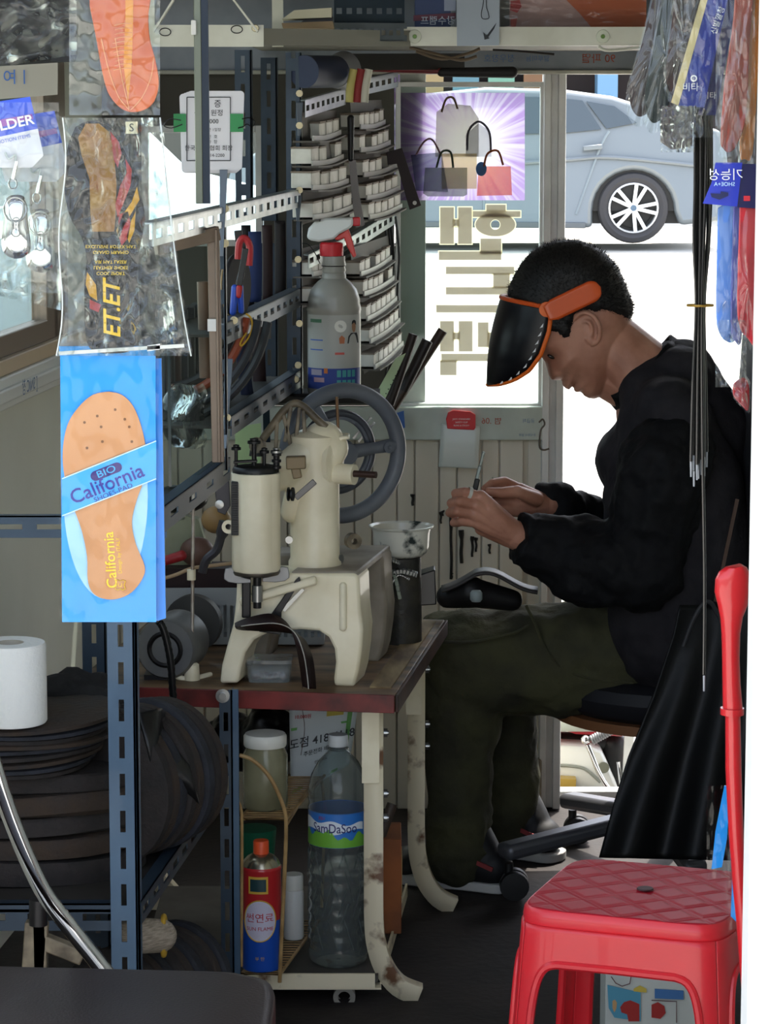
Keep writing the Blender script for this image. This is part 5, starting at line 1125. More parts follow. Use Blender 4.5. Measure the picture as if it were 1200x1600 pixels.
# ---- brown framed glass ----
gf = thing('glass_frame', P(290, 730, 4.08), 'brown-framed glass panel hanging in front of the left shelves', 'glass panel')
gbm = mat('brown_frame', '7d6d5e', .45, metal=.25, col2='6a5b4e', vscale=8)
m = M(); m.bar(P(333, 358, 4.05), P(341, 722, 4.05), .017, .012, (0, 1, 0)); m.bar(P(338, 358, 4.046), P(343, 722, 4.046), .004, .014, (0, 1, 0)); m.bar(P(243, 388, 4.0), P(341, 364, 4.05), .012, .020, Z)
m.build('frame', gbm, gf, weld=False, bevel=.001)
M().prism([P(243, 385, 4.01), P(334, 368, 4.055), P(338, 722, 4.055), P(243, 790, 4.01)], (0, .004, 0)).build('pane', m_glass, gf, smooth=0)
M().bar(P(263, 470, 4.0), P(266, 760, 4.0), .004, .006, (0, 1, 0)).build('pane_edge', mat('glass_edge', '10282a', .15), gf)
M().box(P(331, 508, 4.04), (.012, .004, .017)).build('sticker', mat('white_plastic', ''), gf)
# upright grey rail at top left
ua = thing('door_rail', P(315, 320, 4.0), 'dull metal upright rail in front of the white card stack', 'rail')
m = M(); m.bar(P(308, -30, 4.0), P(312, 318, 4.0), .010, .012, (0, 1, 0)); m.build('post', mat('olive_metal', '6f7468', .35, metal=.6), ua, bevel=.001)
M().bar(P(319, -30, 4.0), P(323, 318, 4.0), .010, .008, (0, 1, 0)).build('post_edge', mat('slate_metal', '2c3440', .35, metal=.5), ua)
M().box(P(303, 43, 3.99), (.007, .01, .020)).build('catch', mat('white_plastic', ''), ua, bevel=.001)
# ---- card stack ----
ck = thing('price_card_stack', P(330, 262, 4.2), 'stack of white printed cards with a green band tied with wire', 'card stack')
def cardpts(x0, y0, x1, y1, r=6):
    pts = []
    for cx, cy, a0 in ((x1-r, y0+r, -90), (x1-r, y1-r, 0), (x0+r, y1-r, 90), (x0+r, y0+r, 180)):
        for i in range(5): a = radians(a0+22.5*i); pts.append((cx+r*cos(a), cy+r*sin(a)))
    return pts
for k in range(4):
    rot_ = .02*(k-1.5); M().prism([P(a-3*k+rot_*(b-200), b+1.5*k, 4.2+.003*k) for a, b in cardpts(291, 142, 380, 266)], (0, .0012, 0)).build('card', mat('card_white', 'd9d7dc', .5), ck, smooth=0)
m = M()
for q in ([(292, 152), (360, 152), (360, 251), (292, 251)],):
    for i in range(4): a = q[i]; b = q[(i+1) % 4]; m.bar(P(*a, 4.1985), P(*b, 4.1985), .0012, .0008, (0, 1, 0))
m.build('printed_border', pk, ck, weld=False)
for t_, x_, y_, s_ in (('증', 340, 163, .012), ('공 임 원정', 326, 177, .010), ('1000', 332, 190, .009), ('수선 주문 1일장', 326, 203, .0055), ('번  호', 332, 214, .006), ('사  항', 332, 222, .006), ('한국 제화 협회 회장', 326, 232, .0085), ('전화 414-2200', 330, 243, .0065)):
    M().text(t_, P(x_, y_, 4.198), X, UPC, s_).build('lettering', pk, ck, smooth=0, weld=False)
m = M(); m.box(P(370, 192, 4.198), (.019, .002, .026)); m.build('green_band', mat('band_green', '2f8a4f', .5), ck); M().box(P(281, 192, 4.203), (.018, .002, .026)).build('green_band', mat('band_green', ''), ck)
M().tube(smoothpath([P(a, b, 4.195) for a, b in ((378, 186), (390, 184), (398, 190), (394, 198), (386, 194), (380, 198), (372, 200))], 4), .0008, 5).tube(smoothpath([P(a, b, 4.195) for a, b in ((283, 188), (265, 186), (256, 196), (268, 200), (285, 194))], 4), .0008, 5).build('tie_wire', darks, ck)
# ---- heel racks ----
hb = mat('heel_white', 'e2dfd6', .6, col2='cac6bb', vscale=20); ht = mat('heel_tan', '8f8172', .7, col2='756658', vscale=20); hstrip = mat('strip_grey', 'a5a39c', .4)
hbk = mat('rack_back', '58524b', .7)
def rackcol(rows, YL, YR_, nb, ybox, name, label, which, hgt):
    r = thing(name, P((rows[0][0]+rows[0][2])/2, rows[-1][1]+20, (YL+YR_)/2), label, 'rack')
    a, b, c, d_ = rows[0]; a2, b2, c2, d2 = rows[-1]
    M().prism([P(a-6, b-40, YL+.03), P(c+4, d_-34, YR_+.03), P(c2+4, d2+8, YR_+.03), P(a2-6, b2+12, YL+.03)], (0, .01, 0)).build('back_board', hbk, r, smooth=0)
    for ri, (x0, y0_, x1_, y1_) in enumerate(rows):
        p = P(x0, y0_, YL); q = P(x1_, y1_, YR_); dd = (q-p); L = dd.length; dn = dd.normalized(); out_ = dn.cross(Z).normalized(); upv = out_.cross(dn).normalized()
        m = M(); n = 10
        pts = [p+dd*(i/n)+Z*(-.004*sin(pi*i/n)) for i in range(n+1)]
        for i in range(n): m.bar(pts[i]+out_*.012, pts[i+1]+out_*.012, .003, .009, upv)
        m.build('label_strip', hstrip, r)
        m = M()
        for i in range(n): m.bar(pts[i]-upv*.006, pts[i+1]-upv*.006, .045, .003, upv)
        m.build('rack_shelf', hbk, r)
        w_ = L/nb; row_name = ['top', 'second', 'third', 'fourth', 'fifth', 'sixth'][ri]
        for k in range(nb):
            if (ri*5+k*3+which) % 11 == 0: continue
            c = p+dn*(w_*(k+.5))+Z*(-.004*sin(pi*(k+.5)/nb))
            Rm = Matrix((dn, out_*-1, upv)).transposed(); hh_ = hgt*(1 if (ri+k) % 3 else .94)
            root = bpy.data.objects.new('heel_pack', None); COL.objects.link(root); root.location = c; _org[root.name] = c.copy()
            tag(root, 'white tan-topped heel pack, %s in the %s row of the %s' % (['first from the left', 'second from the left', 'third from the left', 'fourth from the left', 'fifth from the left', 'sixth from the left'][k], row_name, label.split(',')[0]), 'heel pack', 'heel packs in the %s row, %s' % (row_name, label.split(',')[0]))
            M().box(c+upv*(hh_/2)-out_*.008, (w_*.86, .036, hh_), Rm).build('pack', hb, root, bevel=.0012)
            M().box(c+upv*(hh_+.0015)-out_*.008, (w_*.84, .038, .003), Rm).build('tan_top', ht, root)
rackcol([(478, 216, 522, 206), (477, 255, 526, 244), (477, 293, 534, 282), (479, 339, 542, 322)], 4.98, 5.36, 4, 25, 'heel_rack', 'near rack, white packs in curved rows', 0, .026)
rackcol([(553, 198, 592, 190), (553, 234, 600, 222), (558, 273, 609, 258), (563, 309, 614, 293), (567, 339, 618, 321)], 5.38, 5.72, 5, 22, 'heel_rack', 'far rack, white packs beside the purple poster', 3, .024)
rackcol([(553, 428, 602, 402), (558, 459, 606, 434), (563, 498, 610, 466), (568, 533, 615, 500), (575, 573, 620, 536)], 5.2, 5.7, 6, 22, 'heel_rack', 'lower rack, white packs behind the spray bottle', 5, .022)
rackcol([(478, 428, 520, 410), (478, 470, 520, 452)], 5.0, 5.36, 4, 22, 'heel_rack', 'small rack, half hidden left of the spray bottle', 1, .022)
def freerail(a, Ya, b, Yb, h, m_, label, name='slotted_rail'):
    p = P(*a, Ya); q = P(*b, Yb); o = M().slotbar(p, q, h, V((0, 0, -1)), .02, V((-.5, 1, 0)), sl=.030, gap=.022, sw=.010, slot2=False).build(name, m_, None, weld=False); tag(o, label, 'rail'); return o
freerail((477, 156), 4.98, (540, 138), 5.4, .03, silv, 'galvanised slotted rail above the near upper heel rack')
freerail((482, 398), 4.96, (538, 372), 5.25, .024, silv, 'galvanised slotted rail just left of the spray bottle neck')
freerail((536, 378), 5.25, (617, 328), 5.72, .028, silv, 'galvanised slotted rail between the far upper and lower heel racks')
freerail((575, 122), 5.5, (622, 112), 5.75, .03, mat('grey_steel_dull', ''), 'dull slotted rail above the far upper heel rack')
# black cables down the corner
for i, (x_, w_) in enumerate(((603, 2.2), (609, 2.8), (613, 2.0), (621, 2.6))):
    o = M().tube(smoothpath([P(x_-3, 338, 5.74), P(x_+3, 400, 5.74), P(x_, 460, 5.74), P(x_+4, 540, 5.74), P(x_-2, 600, 5.74)], 5), w_*.001, 6).build('cable', blackm); tag(o, 'black cable beside the heel rack, %s in its bundle' % ['first from the left', 'second from the left', 'third from the left', 'last on the right'][i], 'cable', 'cables in the rear corner')
# long knives / rasp hanging between racks, brush
kn_ = thing('long_knife', P(555, 350, 5.2), 'long grey knife with black handle hanging between the heel racks', 'knife')
M().prism([P(a, b, 5.2) for a, b in ((545, 250), (556, 250), (561, 300), (570, 352), (556, 356), (550, 310))], (0, .003, 0)).build('blade', mat('blade_grey', '5c5754', .4, metal=.5), kn_)
M().cap(P(548, 185, 5.2), P(548, 248, 5.2), .0065, .005, 12).build('handle', blackm, kn_)
br = thing('shoe_brush', P(560, 160, 5.1), 'red, cream and yellow striped curved brush hanging near the rail', 'brush')
for k, (x_, c_, nm) in enumerate(((551, 'c2b56c', 'yellow_layer'), (563, '8a2426', 'red_layer'), (574, 'c9c4b2', 'cream_layer'))):
    M().tube(smoothpath([P(x_-5, 160, 5.1), P(x_-3, 135, 5.1), P(x_+2, 108, 5.1)], 5), .0075, 10).build(nm, mat('brush_'+nm, c_, .6), br)
rz = thing('leather_square', P(640, 320, 5.6), 'dark maroon flat metal bar with a hole beside the purple poster', 'tool')
M().prism([P(a, b, 5.6) for a, b in ((604, 238), (628, 231), (658, 321), (640, 328), (620, 256), (606, 258))], (0, .004, 0)).build('blade', mat('maroon_flat', '241416', .6), rz, bevel=.0008)
M().lathe([(.0005, 0), (.004, 0), (.004, .001), (.0005, .001)], P(648, 317, 5.597), (0, -1, 0), 16).build('hole_ring', mat('white_plastic', ''), rz)
# blue roll and red-handled tool on the top shelf
rl = thing('blue_roll', P(500, 115, 5.0), 'dark blue roll lying on the top shelf', 'roll')
M().cyl(P(475, 112, 5.0), P(524, 112, 5.12), .028, .028, 28).build('roll', mat('navy_roll', '1b2745', .6), rl); M().cyl(P(524, 112, 5.12), P(538, 110, 5.15), .029, .034, 28).build('end', mat('roll_end', '8b8c92', .5), rl)
rt = thing('heavy_pliers', P(700, 118, 5.5), 'long tool with red shaft and dark grip lying below the top beam', 'tool')
M().cap(P(560, 106, 5.45), P(690, 111, 5.45), .006, .006, 12).build('shaft', mat('red_shaft', '6d1d22', .4), rt)
M().cap(P(690, 113, 5.45), P(800, 113, 5.45), .0085, .011, 14).build('grip', mat('grip_dark', '1d1a1b', .6), rt)
M().bar(P(556, 100, 5.45), P(585, 104, 5.45), .02, .018).build('head', mat('rasp_tan', '8b7a62', .6, bump=.6, bscale=80), rt, bevel=.004)

# ================= SPRAY BOTTLE =================
sx_ = P(522, 560, 5.0).x; zsb = P(0, 615, 5.0).z
shb = thing('bottle_shelf', (sx_, 5.0, zsb-.012), 'narrow dark board shelf behind the flywheel carrying the spray bottle', 'shelf')
M().box((sx_-.03, 5.03, zsb-.007), (.22, .14, .012)).build('board', mat('board_dark', ''), shb, bevel=.001)
M().bar((sx_-.12, 5.03, zsb-.02), (sx_-.12, 5.06, zsb-.09), .012, .01).build('bracket', dblue, shb)
sp_ = thing('spray_bottle', (sx_, 5.0, zsb), 'translucent spray bottle with white and red trigger head', 'bottle')
smk = mat('smoky_plastic', 'a29f96', .3, col2='8d8a82', vscale=4, alpha=.93)
H_ = P(0, 400, 5.0).z-zsb; r_ = .0465
M().lathe([(.002, 0), (r_*.95, 0), (r_, .005), (r_, H_*.60), (r_*1.02, H_*.61), (r_*1.0, H_*.64), (r_*.97, H_*.66), (r_*.97, H_*.69), (r_*.86, H_*.76), (r_*.62, H_*.815), (.021, H_*.84), (.021, H_*.87), (.0195, H_*.88), (.021, H_*.90), (.0195, H_*.92), (.021, H_*.94), (.0195, H_*.97), (.0195, H_)], (sx_, 5.0, zsb), n=44).build('body', smk, sp_)
M().lathe([(.002, 0), (.0195, 0), (.0205, .001), (.0205, .021), (.018, .0235), (.002, .0235)], (sx_-.004, 5.0, zsb+H_), n=30).build('collar', mat('cap_red', 'c4202b', .4), sp_)
hd_ = [(479, 372), (482, 357), (492, 346), (508, 341), (552, 340), (552, 352), (545, 358), (530, 366), (522, 374), (498, 378), (486, 376)]
M().prism([P(a, b, 4.985) for a, b in hd_], (0, .03, 0)).build('trigger_head', mat('head_white', 'dcdedb', .4), sp_, bevel=.004)
M().box(P(557, 346, 5.0), (.013, .022, .015)).build('nozzle', mat('cap_red', ''), sp_, bevel=.002)
M().prism([P(a, b, 4.993) for a, b in ((522, 372), (544, 357), (547, 364), (552, 380), (557, 400), (552, 403), (542, 385), (538, 372), (526, 376))], (0, .014, 0)).build('trigger', mat('trigger_red', 'd0443f', .4), sp_, bevel=.002)
wrap(M(), sx_, 5.0, r_, -1.25, 1.25, zsb+.012, zsb+H_*.585, e=.0006, n=24).build('label', mat('label_grey', 'aaa9a3', .5), sp_)
wrap(M(), sx_, 5.0, r_, -1.25, 1.25, zsb+.012, zsb+H_*.20, e=.0009, n=24).build('label_band', mat('label_navy', '2b3f86', .5), sp_)
for i in range(4):
    for j in range(2): wrap(M(), sx_, 5.0, r_, .12+.2*i, .27+.2*i, zsb+.016+.017*j, zsb+.028+.017*j, e=.0012, n=3).build('label_pictogram', mat('label_teal', '4a9a9a', .5), sp_)
for i, (a0, a1, zz_, hh_, cc) in enumerate(((-1.0, -.45, H_*.53, .006, '3f6b4e'), (-1.0, -.4, H_*.40, .002, '3a5fae'), (-1.0, -.4, H_*.33, .002, '3a5fae'), (-.95, -.45, H_*.15, .010, '9a8f9c'), (-.36, -.22, H_*.165, .009, 'c9702e'), (-.8, -.35, H_*.10, .008, 'b08c94'), (.05, .4, H_*.30, .004, 'c7584e'))):
    wrap(M(), sx_, 5.0, r_, a0, a1, zsb+zz_, zsb+zz_+hh_, e=.0012, n=5).build('label_print', mat('lp%s' % cc, cc, .5), sp_)
def curvedshape(pts, mt, nm, e=.0014):
    vs = [V((sx_+(r_+e)*sin(a), 5.0-(r_+e)*cos(a), zsb+z_)) for a, z_ in pts]; M().add(vs, [tuple(range(len(vs)))]).build(nm, mt, sp_, smooth=0)
curvedshape([(.26+.23*cos(2*pi*k/16), H_*.505+.0105*sin(2*pi*k/16)) for k in range(16)], mat('label_white2', 'dcdad2', .5), 'speech_bubble')
curvedshape([(.52, H_*.38), (.56, H_*.43), (.68, H_*.455), (.98, H_*.455), (1.05, H_*.43), (1.1, H_*.38)], mat('suit', '2b2c2d', .6), 'printed_figure')
curvedshape([(.81+.10*cos(2*pi*k/12), H_*.50+.010*sin(2*pi*k/12)) for k in range(12)], mat('print_skin', '9a7258', .6), 'printed_figure', .0016)
curvedshape([(.70, H_*.515), (.72, H_*.54), (.81, H_*.55), (.91, H_*.54), (.93, H_*.51), (.81, H_*.53)], pk, 'printed_figure', .0018)
curvedshape([(.22, H_*.38), (.2, H_*.42), (.3, H_*.44), (.42, H_*.42), (.4, H_*.38)], mat('print_crab', 'b06a48', .6), 'printed_figure')
M().tube([V((sx_+.0212*cos(2*pi*k/24), 5.0+.0212*sin(2*pi*k/24), zsb+H_*.93)) for k in range(24)], .0008, 5, closed=True).tube(smoothpath([P(a, b, 4.98) for a, b in ((500, 412), (492, 395), (482, 382), (472, 380))], 4), .0008, 5).build('tie_wire', darks, sp_, weld=False)
# shoe trees / dark rolled leathers by the window corner and green perforated strip
for i, (a, b, c, d_, r_2, cc, lb_) in enumerate(((609, 632, 646, 522, .0085, '2a1f1a', 'dark brown leather roll leaning, left one of three by the window'), (630, 610, 668, 532, .010, '1f1815', 'near-black leather roll leaning, middle one of three by the window'), (612, 640, 692, 516, .009, '3a2a20', 'brown leather roll leaning, longest of three by the window'))):
    o = M().cyl(P(a, b, 5.3+.05*i), P(c, d_, 5.3+.05*i), r_2, r_2*1.05, 16).build('leather_roll', mat('roll%d' % i, cc, .5, bump=.3)); tag(o, lb_, 'leather roll', 'leather rolls by the window')
gs = thing('perforated_strip', P(600, 640, 5.28), 'pale green perforated strip below the heel rack', 'strip')
M().prism([P(a, b, 5.28) for a, b in ((618, 560), (634, 552), (598, 632), (580, 628))], (0, .004, 0)).build('strip', mat('pale_green', 'b9cf9f', .4), gs)
m = M()
for k in range(10): m.lathe([(.0002, 0), (.0012, 0), (.0012, .0006), (.0002, .0006)], P(629-3.7*k, 566+7*k, 5.278), (0, -1, 0), 8)
m.build('perforation', blackm, gs, weld=False)
# small blue clip on rail, red paper clip board
bc = M().prism([P(a, b, 5.75) for a, b in ((618, 646), (631, 642), (633, 668), (626, 671))], (0, .006, 0)).build('blue_clip', mat('clip_blue', '2c5ea8', .4)); tag(bc, 'small blue clip fixed on the wall rail by the flywheel', 'clip')
rp = thing('clipped_note', P(718, 730, YB-.03), 'sheet of paper hanging from a red clip on the rear wall rail', 'note')
M().prism([P(a, b, YB-.035) for a, b in ((697, 655), (700, 645), (708, 641), (735, 643), (743, 648), (743, 668), (741, 672), (699, 670))], (0, .01, 0)).build('clip', mat('clip_red', 'd3212a', .35, coat=.3), rp, bevel=.0015)
for k in range(3):
    M().text(['JAMY STANDARD', 'SAFETY CLIP', 'RUNS & STICKY'][k], P(721, 655+5*k, YB-.0365), X, UPC, .0045).build('lettering', mat('white_ink', ''), rp, smooth=0, weld=False)
M().grid(lambda u, v: P(690+60*u-5*v+2*u*v, 662+66*v+3*u, YB-.03)+V((0, -.006*sin(v*pi*.8), .003*sin(12*v) if v > .6 else 0)), 8, 20).build('paper', mat('note_paper', 'c9cfc8', .35, coat=.2), rp, solid=.0006)
# ================= TABLE CLUTTER =================
zt = zT+.0005
# pot
ptY = 4.9; pot = thing('glue_bowl', P(627, 872, ptY), 'white enamel glue bowl smeared with black on a dark stand', 'bowl')
px_ = P(627, 870, ptY).x; pz = P(0, 868, ptY).z
M().lathe([(.002, 0), (.036, 0), (.044, .006), (.0475, .016), (.049, .040), (.051, .048), (.0555, .050), (.0565, .0525), (.054, .053), (.049, .050), (.047, .040), (.044, .016), (.036, .008), (.002, .006)], (px_, ptY, pz), n=44).build('bowl', mat('enamel', 'd6d3c6', .3, col2='1e2a28', vscale=26, vlo=.57, vhi=.66, vdetail=5, coat=.3), pot)
M().lathe([(.001, .030), (.020, .034), (.047, .038)], (px_, ptY, pz), n=30, cap=False).build('glue', mat('glue_amber', 'b98f3e', .35, col2='8d6a2a', vscale=20), pot)
st_ = thing('bowl_stand', (px_, ptY, zT), 'dark glue-covered tin stand under the white bowl', 'stand')
M().lathe([(.002, 0), (.036, 0), (.034, pz-zT-.002), (.002, pz-zT-.002)], (px_, ptY, zT), n=30).build('tin', mat('sooty', '1c1a17', .5, col2='3a352b', vscale=30, bump=.6), st_)
# slate block on the corner
sb_o = floor_pt(625, 998, zT)
o = M().prism([floor_pt(a, b, zT) for a, b in ((600, 1003), (626, 998), (655, 958), (610, 954))], (0, 0, .018)).build('slate_block', mat('slate', '3f4348', .55, col2='2f3338', vscale=12), bevel=.002); tag(o, 'flat dark slate block on the right corner of the table', 'block')
gb = thing('green_carton', floor_pt(590, 1015, zT), 'white and green carton wedged between the machine and the slate block', 'carton')
M().prism([P(a, b, 4.78) for a, b in ((584, 905), (589, 905), (603, 935), (601, 1010), (590, 1014), (586, 1000))], (0, .05, 0)).build('carton', mat('carton_green', '6d9a34', .5, col2='557d2a', vscale=8), gb)
M().prism([P(a, b, 4.777) for a, b in ((584, 900), (589, 900), (601, 933), (590, 950), (585, 945))], (0, .003, 0)).build('carton_white', mat('label_white', ''), gb)
tbx = thing('tool_tray', floor_pt(640, 965, zT), 'black metal tray with tools beyond the slate block', 'tray')
q = [floor_pt(a, b, zT) for a, b in ((598, 950), (660, 960), (682, 935), (640, 925))]
M().prism([P(a, b, 5.0) for a, b in ((600, 950), (682, 945), (680, 890), (640, 903), (604, 946))], (0, .05, 0)).build('tray', mat('black_tin', '141416', .4, coat=.2), tbx, bevel=.002)
for i, (a, b, c, d_, w2, m_, nm, lb_) in enumerate(((596, 905, 652, 898, .016, mat('knife_grey', '6f706c', .35, metal=.5), 'curved_blade', 'curved grey skiving blade lying across the tray below the bowl'), (600, 940, 640, 905, .006, steel, 'ruler', 'thin steel ruler sloping across the tray'), (605, 900, 625, 935, .012, mat('rag_pale', '8b9184', .8), 'rag', 'small pale rag beside the machine base'), (588, 885, 625, 880, .010, mat('knife_grey', ''), 'skiving_knife', 'short grey knife lying under the white bowl'))):
    pts = smoothpath([P(a, b, 4.84), P((a+c)/2, min(b, d_)-6, 4.84), P(c, d_, 4.84)], 6); m = M()
    for p, q_ in zip(pts, pts[1:]): m.bar(p, q_, .02, w2*.5, Z)
    o = m.build(nm, m_, None, bevel=.001); tag(o, lb_, 'tool')
# thread stand
ts = thing('thread_stand', floor_pt(300, 1062, zT), 'thin upright thread stand with cream foot left of the machine', 'stand')
fp = floor_pt(300, 1062, zT); zts = fp.y
M().cap(P(278, 1060, zts-.0)+Z*.002, P(300, 1066, zts)+Z*.002, .0045, .007, 12).cap(P(300, 1066, zts)+Z*.002, P(328, 1056, zts+.03)+Z*.002, .007, .0045, 12).build('foot', creamp, ts)
M().lathe([(.001, 0), (.013, 0), (.0115, .025), (.008, .028), (.001, .028)], P(300, 1062, zts), n=24).build('cone', creamp, ts)
M().cyl(P(300, 1036, zts), P(302, 768, zts), .0028, .0028, 10).build('rod', mat('rod_rust', '8a7768', .4, metal=.6, col2='b9b4aa', vscale=40), ts)
M().cyl(P(299, 906, zts), P(299, 890, zts), .007, .007, 16).build('collar', creamp, ts)
M().tube(smoothpath([P(a, b, zts+.01) for a, b in ((248, 906), (275, 898), (300, 888), (330, 884), (362, 880))], 5), .003, 8).build('leather_cord', mat('tan_cord', 'a58a6b', .7), ts)
# motor
mt_ = thing('electric_motor', floor_pt(262, 1030, zT), 'grey cylindrical electric motor behind the thread stand', 'motor')
mx_ = P(262, 990, 4.62)
mz = zT+.052; M().lathe([(.002, 0), (.046, 0), (.050, .008), (.050, .09), (.002, .09)], (mx_.x, 4.56, mz), (.2, 1, 0), 36).build('housing', mat('motor_grey', '6d6d69', .45, col2='58585a', vscale=10), mt_)
M().lathe([(.022, 0), (.026, -.003), (.03, 0)], (mx_.x, 4.558, mz), (.2, 1, 0), 30, cap=False).build('bearing_ring', darks, mt_)
M().lathe([(.002, 0), (.048, 0), (.048, .02), (.002, .02)], P(300, 975, 4.72), (.2, 1, 0), 36).build('pulley', mat('pulley_dark', '3a3937', .6), mt_)
M().box((mx_.x, 4.6, zT+.004), (.07, .06, .008)).build('foot', darks, mt_)
# flexible neck
gn = M().tube(smoothpath([P(a, b, 4.3) for a, b in ((246, 968), (256, 985), (266, 1030), (270, 1080), (274, 1128), (275, 1142))], 10), [.0055+.0008*(i % 2) for i in range(51)], 10).build('flexible_cable', mat('coil_black', '161617', .3, metal=.5)); tag(gn, 'black ribbed flexible cable hanging in front of the motor', 'cable')
# white basket
bs = thing('plastic_basket', floor_pt(330, 1000, zT), 'white slotted plastic basket standing behind the machine legs', 'basket')
byy = 4.86; m = M(); bz0 = zT+.004; bz1 = P(0, 925, byy).z; xa_ = P(252, 950, byy).x; xb_ = P(505, 950, byy).x
m.box(((xa_+xb_)/2, byy, bz1-.008), (xb_-xa_, .004, .030)); m.box(((xa_+xb_)/2, byy, bz0+.006), (xb_-xa_, .004, .012))
k = xa_
while k < xb_: m.box((k, byy, (bz0+bz1)/2), (.0055, .003, bz1-bz0)); k += .0115
m.box(((xa_+xb_)/2, byy+.10, (bz0+bz1)/2), (xb_-xa_, .003, bz1-bz0)); m.box((xa_, byy+.05, (bz0+bz1)/2), (.003, .1, bz1-bz0)); m.box((xb_, byy+.05, (bz0+bz1)/2), (.003, .1, bz1-bz0)); m.box(((xa_+xb_)/2, byy+.05, bz0), (xb_-xa_, .1, .003))
m.build('basket', mat('basket_white', 'a9acae', .5), bs, weld=False)
# odds: card, wooden lasts, red handle, cloths on the basket
zB1 = bz1+.006
for (nm, lb_, fn) in (
    ('paper_bag', 'pale green paper bag behind the thread stand', lambda: M().prism([P(a, b, 4.95) for a, b in ((252, 818), (288, 812), (290, 806), (310, 812), (330, 880), (252, 885))], (0, .03, 0)).build('paper_bag', mat('pale_bag', 'a9ad93', .7, col2='8f9478', vscale=10))),
    ('awl_tool', 'red tool handle lying in front of the pale paper bag', lambda: M().cap(P(240, 882, 4.86), P(284, 868, 4.86), .008, .009, 14).build('awl_tool', mat('red_grip', ''))),
    ('wooden_last', 'tan wooden ball-shaped last, upper one left of the machine', lambda: M().ell(P(338, 812, 4.9), (.026, .022, .024)).build('wooden_last', mat('last_tan', 'a58355', .5))),
    ('wooden_last', 'pinkish tan wooden last, lower one beside the thread stand', lambda: M().ell(P(308, 862, 4.9), (.030, .022, .026)).build('wooden_last', mat('last_pink', '6b4f44', .5))),
    ('parts_box', 'dark maroon box on the white basket behind the thread stand', lambda: M().box(P(330, 905, 4.95), (.16, .08, .05)).build('parts_box', mat('maroon_box', '2a1214', .6))),
    ('black_pouch', 'black pouch lying above the motor', lambda: M().ell(P(280, 780, 4.95), (.05, .03, .025)).build('black_pouch', blob)),
    ('lime_card', 'lime green card with red corner behind the machine head', lambda: M().prism([P(a, b, 4.9) for a, b in ((367, 668), (408, 661), (404, 925), (372, 925))], (0, .002, 0)).build('lime_card', mat('lime', 'b5cf96', .5))),
    ('machine_oil_can', 'black oil can between the machine head and the green card', lambda: M().cyl(P(402, 712, 4.8), P(402, 690, 4.8), .014, .010, 20).build('machine_oil_can', blackm)),
    ('white_shears', 'chrome tongs propped behind the flywheel spokes', lambda: M().bar(P(560, 690, 5.0), P(585, 660, 5.0), .006, .004).bar(P(552, 685, 5.0), P(580, 652, 5.0), .006, .004).build('white_shears', steel)),
):
    o = fn(); tag(o, lb_, {'paper_bag': 'bag', 'awl_tool': 'tool', 'wooden_last': 'shoe last', 'parts_box': 'box', 'black_pouch': 'pouch', 'lime_card': 'card', 'machine_oil_can': 'oil can', 'white_shears': 'tongs'}[nm])
# ================= RED STOOL =================
SH = .45; sa = radians(-20); scx = (P(1005, 1395, 3.63)).x; st0 = floor_pt(1008, 1392, SH); scx, scy = st0.x, st0.y
stool = thing('plastic_stool', (scx, scy, 0), 'red moulded plastic stool with quilted diamond pattern on its seat', 'stool')
def SE(th, n=7.0): c, s_ = cos(th), sin(th); return V((math.copysign(abs(c)**(2/n), c), math.copysign(abs(s_)**(2/n), s_), 0))
def sp3(th, h, k=1.0):
    R0 = .132+.030*(1-h/SH); e = SE(th)*R0*k; return V((scx+e.x*cos(sa)-e.y*sin(sa), scy+e.x*sin(sa)+e.y*cos(sa), h))
AH = .385
def archpt(s_):                       # s 0..1 left foot, over, right foot -> (u, h)
    if s_ < .3: return (-.52, AH*.72*s_/.3)
    if s_ > .7: return (.52, AH*.72*(1-s_)/.3)
    a = pi*(.7-s_)/.4; return (.52*math.copysign(abs(cos(a))**.6, cos(a)), AH*(.72+.28*abs(sin(a))**.8))
def outpt(s_):
    if s_ < .3: return (-1, (SH-.02)*s_/.3)
    if s_ > .7: return (1, (SH-.02)*(1-s_)/.3)
    return (-1+2*(s_-.3)/.4, SH-.02)
for k in range(4):
    m = M(); m.grid(lambda u, v: (lambda a, b: sp3(k*pi/2+pi/4*(a[0]+(b[0]-a[0])*v)*-1, max(.0, a[1]+(b[1]-a[1])*v)))(archpt(u), outpt(u)), 60, 8)
    pn = m.build('side_panel', rd, stool, solid=.005)
    M().tube([sp3(k*pi/2-pi/4*archpt(i/60)[0], archpt(i/60)[1], 1.012) for i in range(61)], .0055, 8).build('arch_rim', rd, pn)
m = M(); n_ = 80; prof = [(1.0, SH-.021), (1.01, SH-.012), (1.0, SH-.004), (.975, SH), (.95, SH-.001), (.5, SH-.0015), (.06, SH-.002), (.04, SH-.008), (.001, SH-.008)]
vs = [(lambda q: V((q.x, q.y, h)))(sp3(2*pi*j/n_, SH-.01, r_)) for r_, h in prof for j in range(n_)]
m.add(vs, [(i*n_+j, i*n_+(j+1) % n_, (i+1)*n_+(j+1) % n_, (i+1)*n_+j) for i in range(len(prof)-1) for j in range(n_)])
m.build('rim', rd, stool)
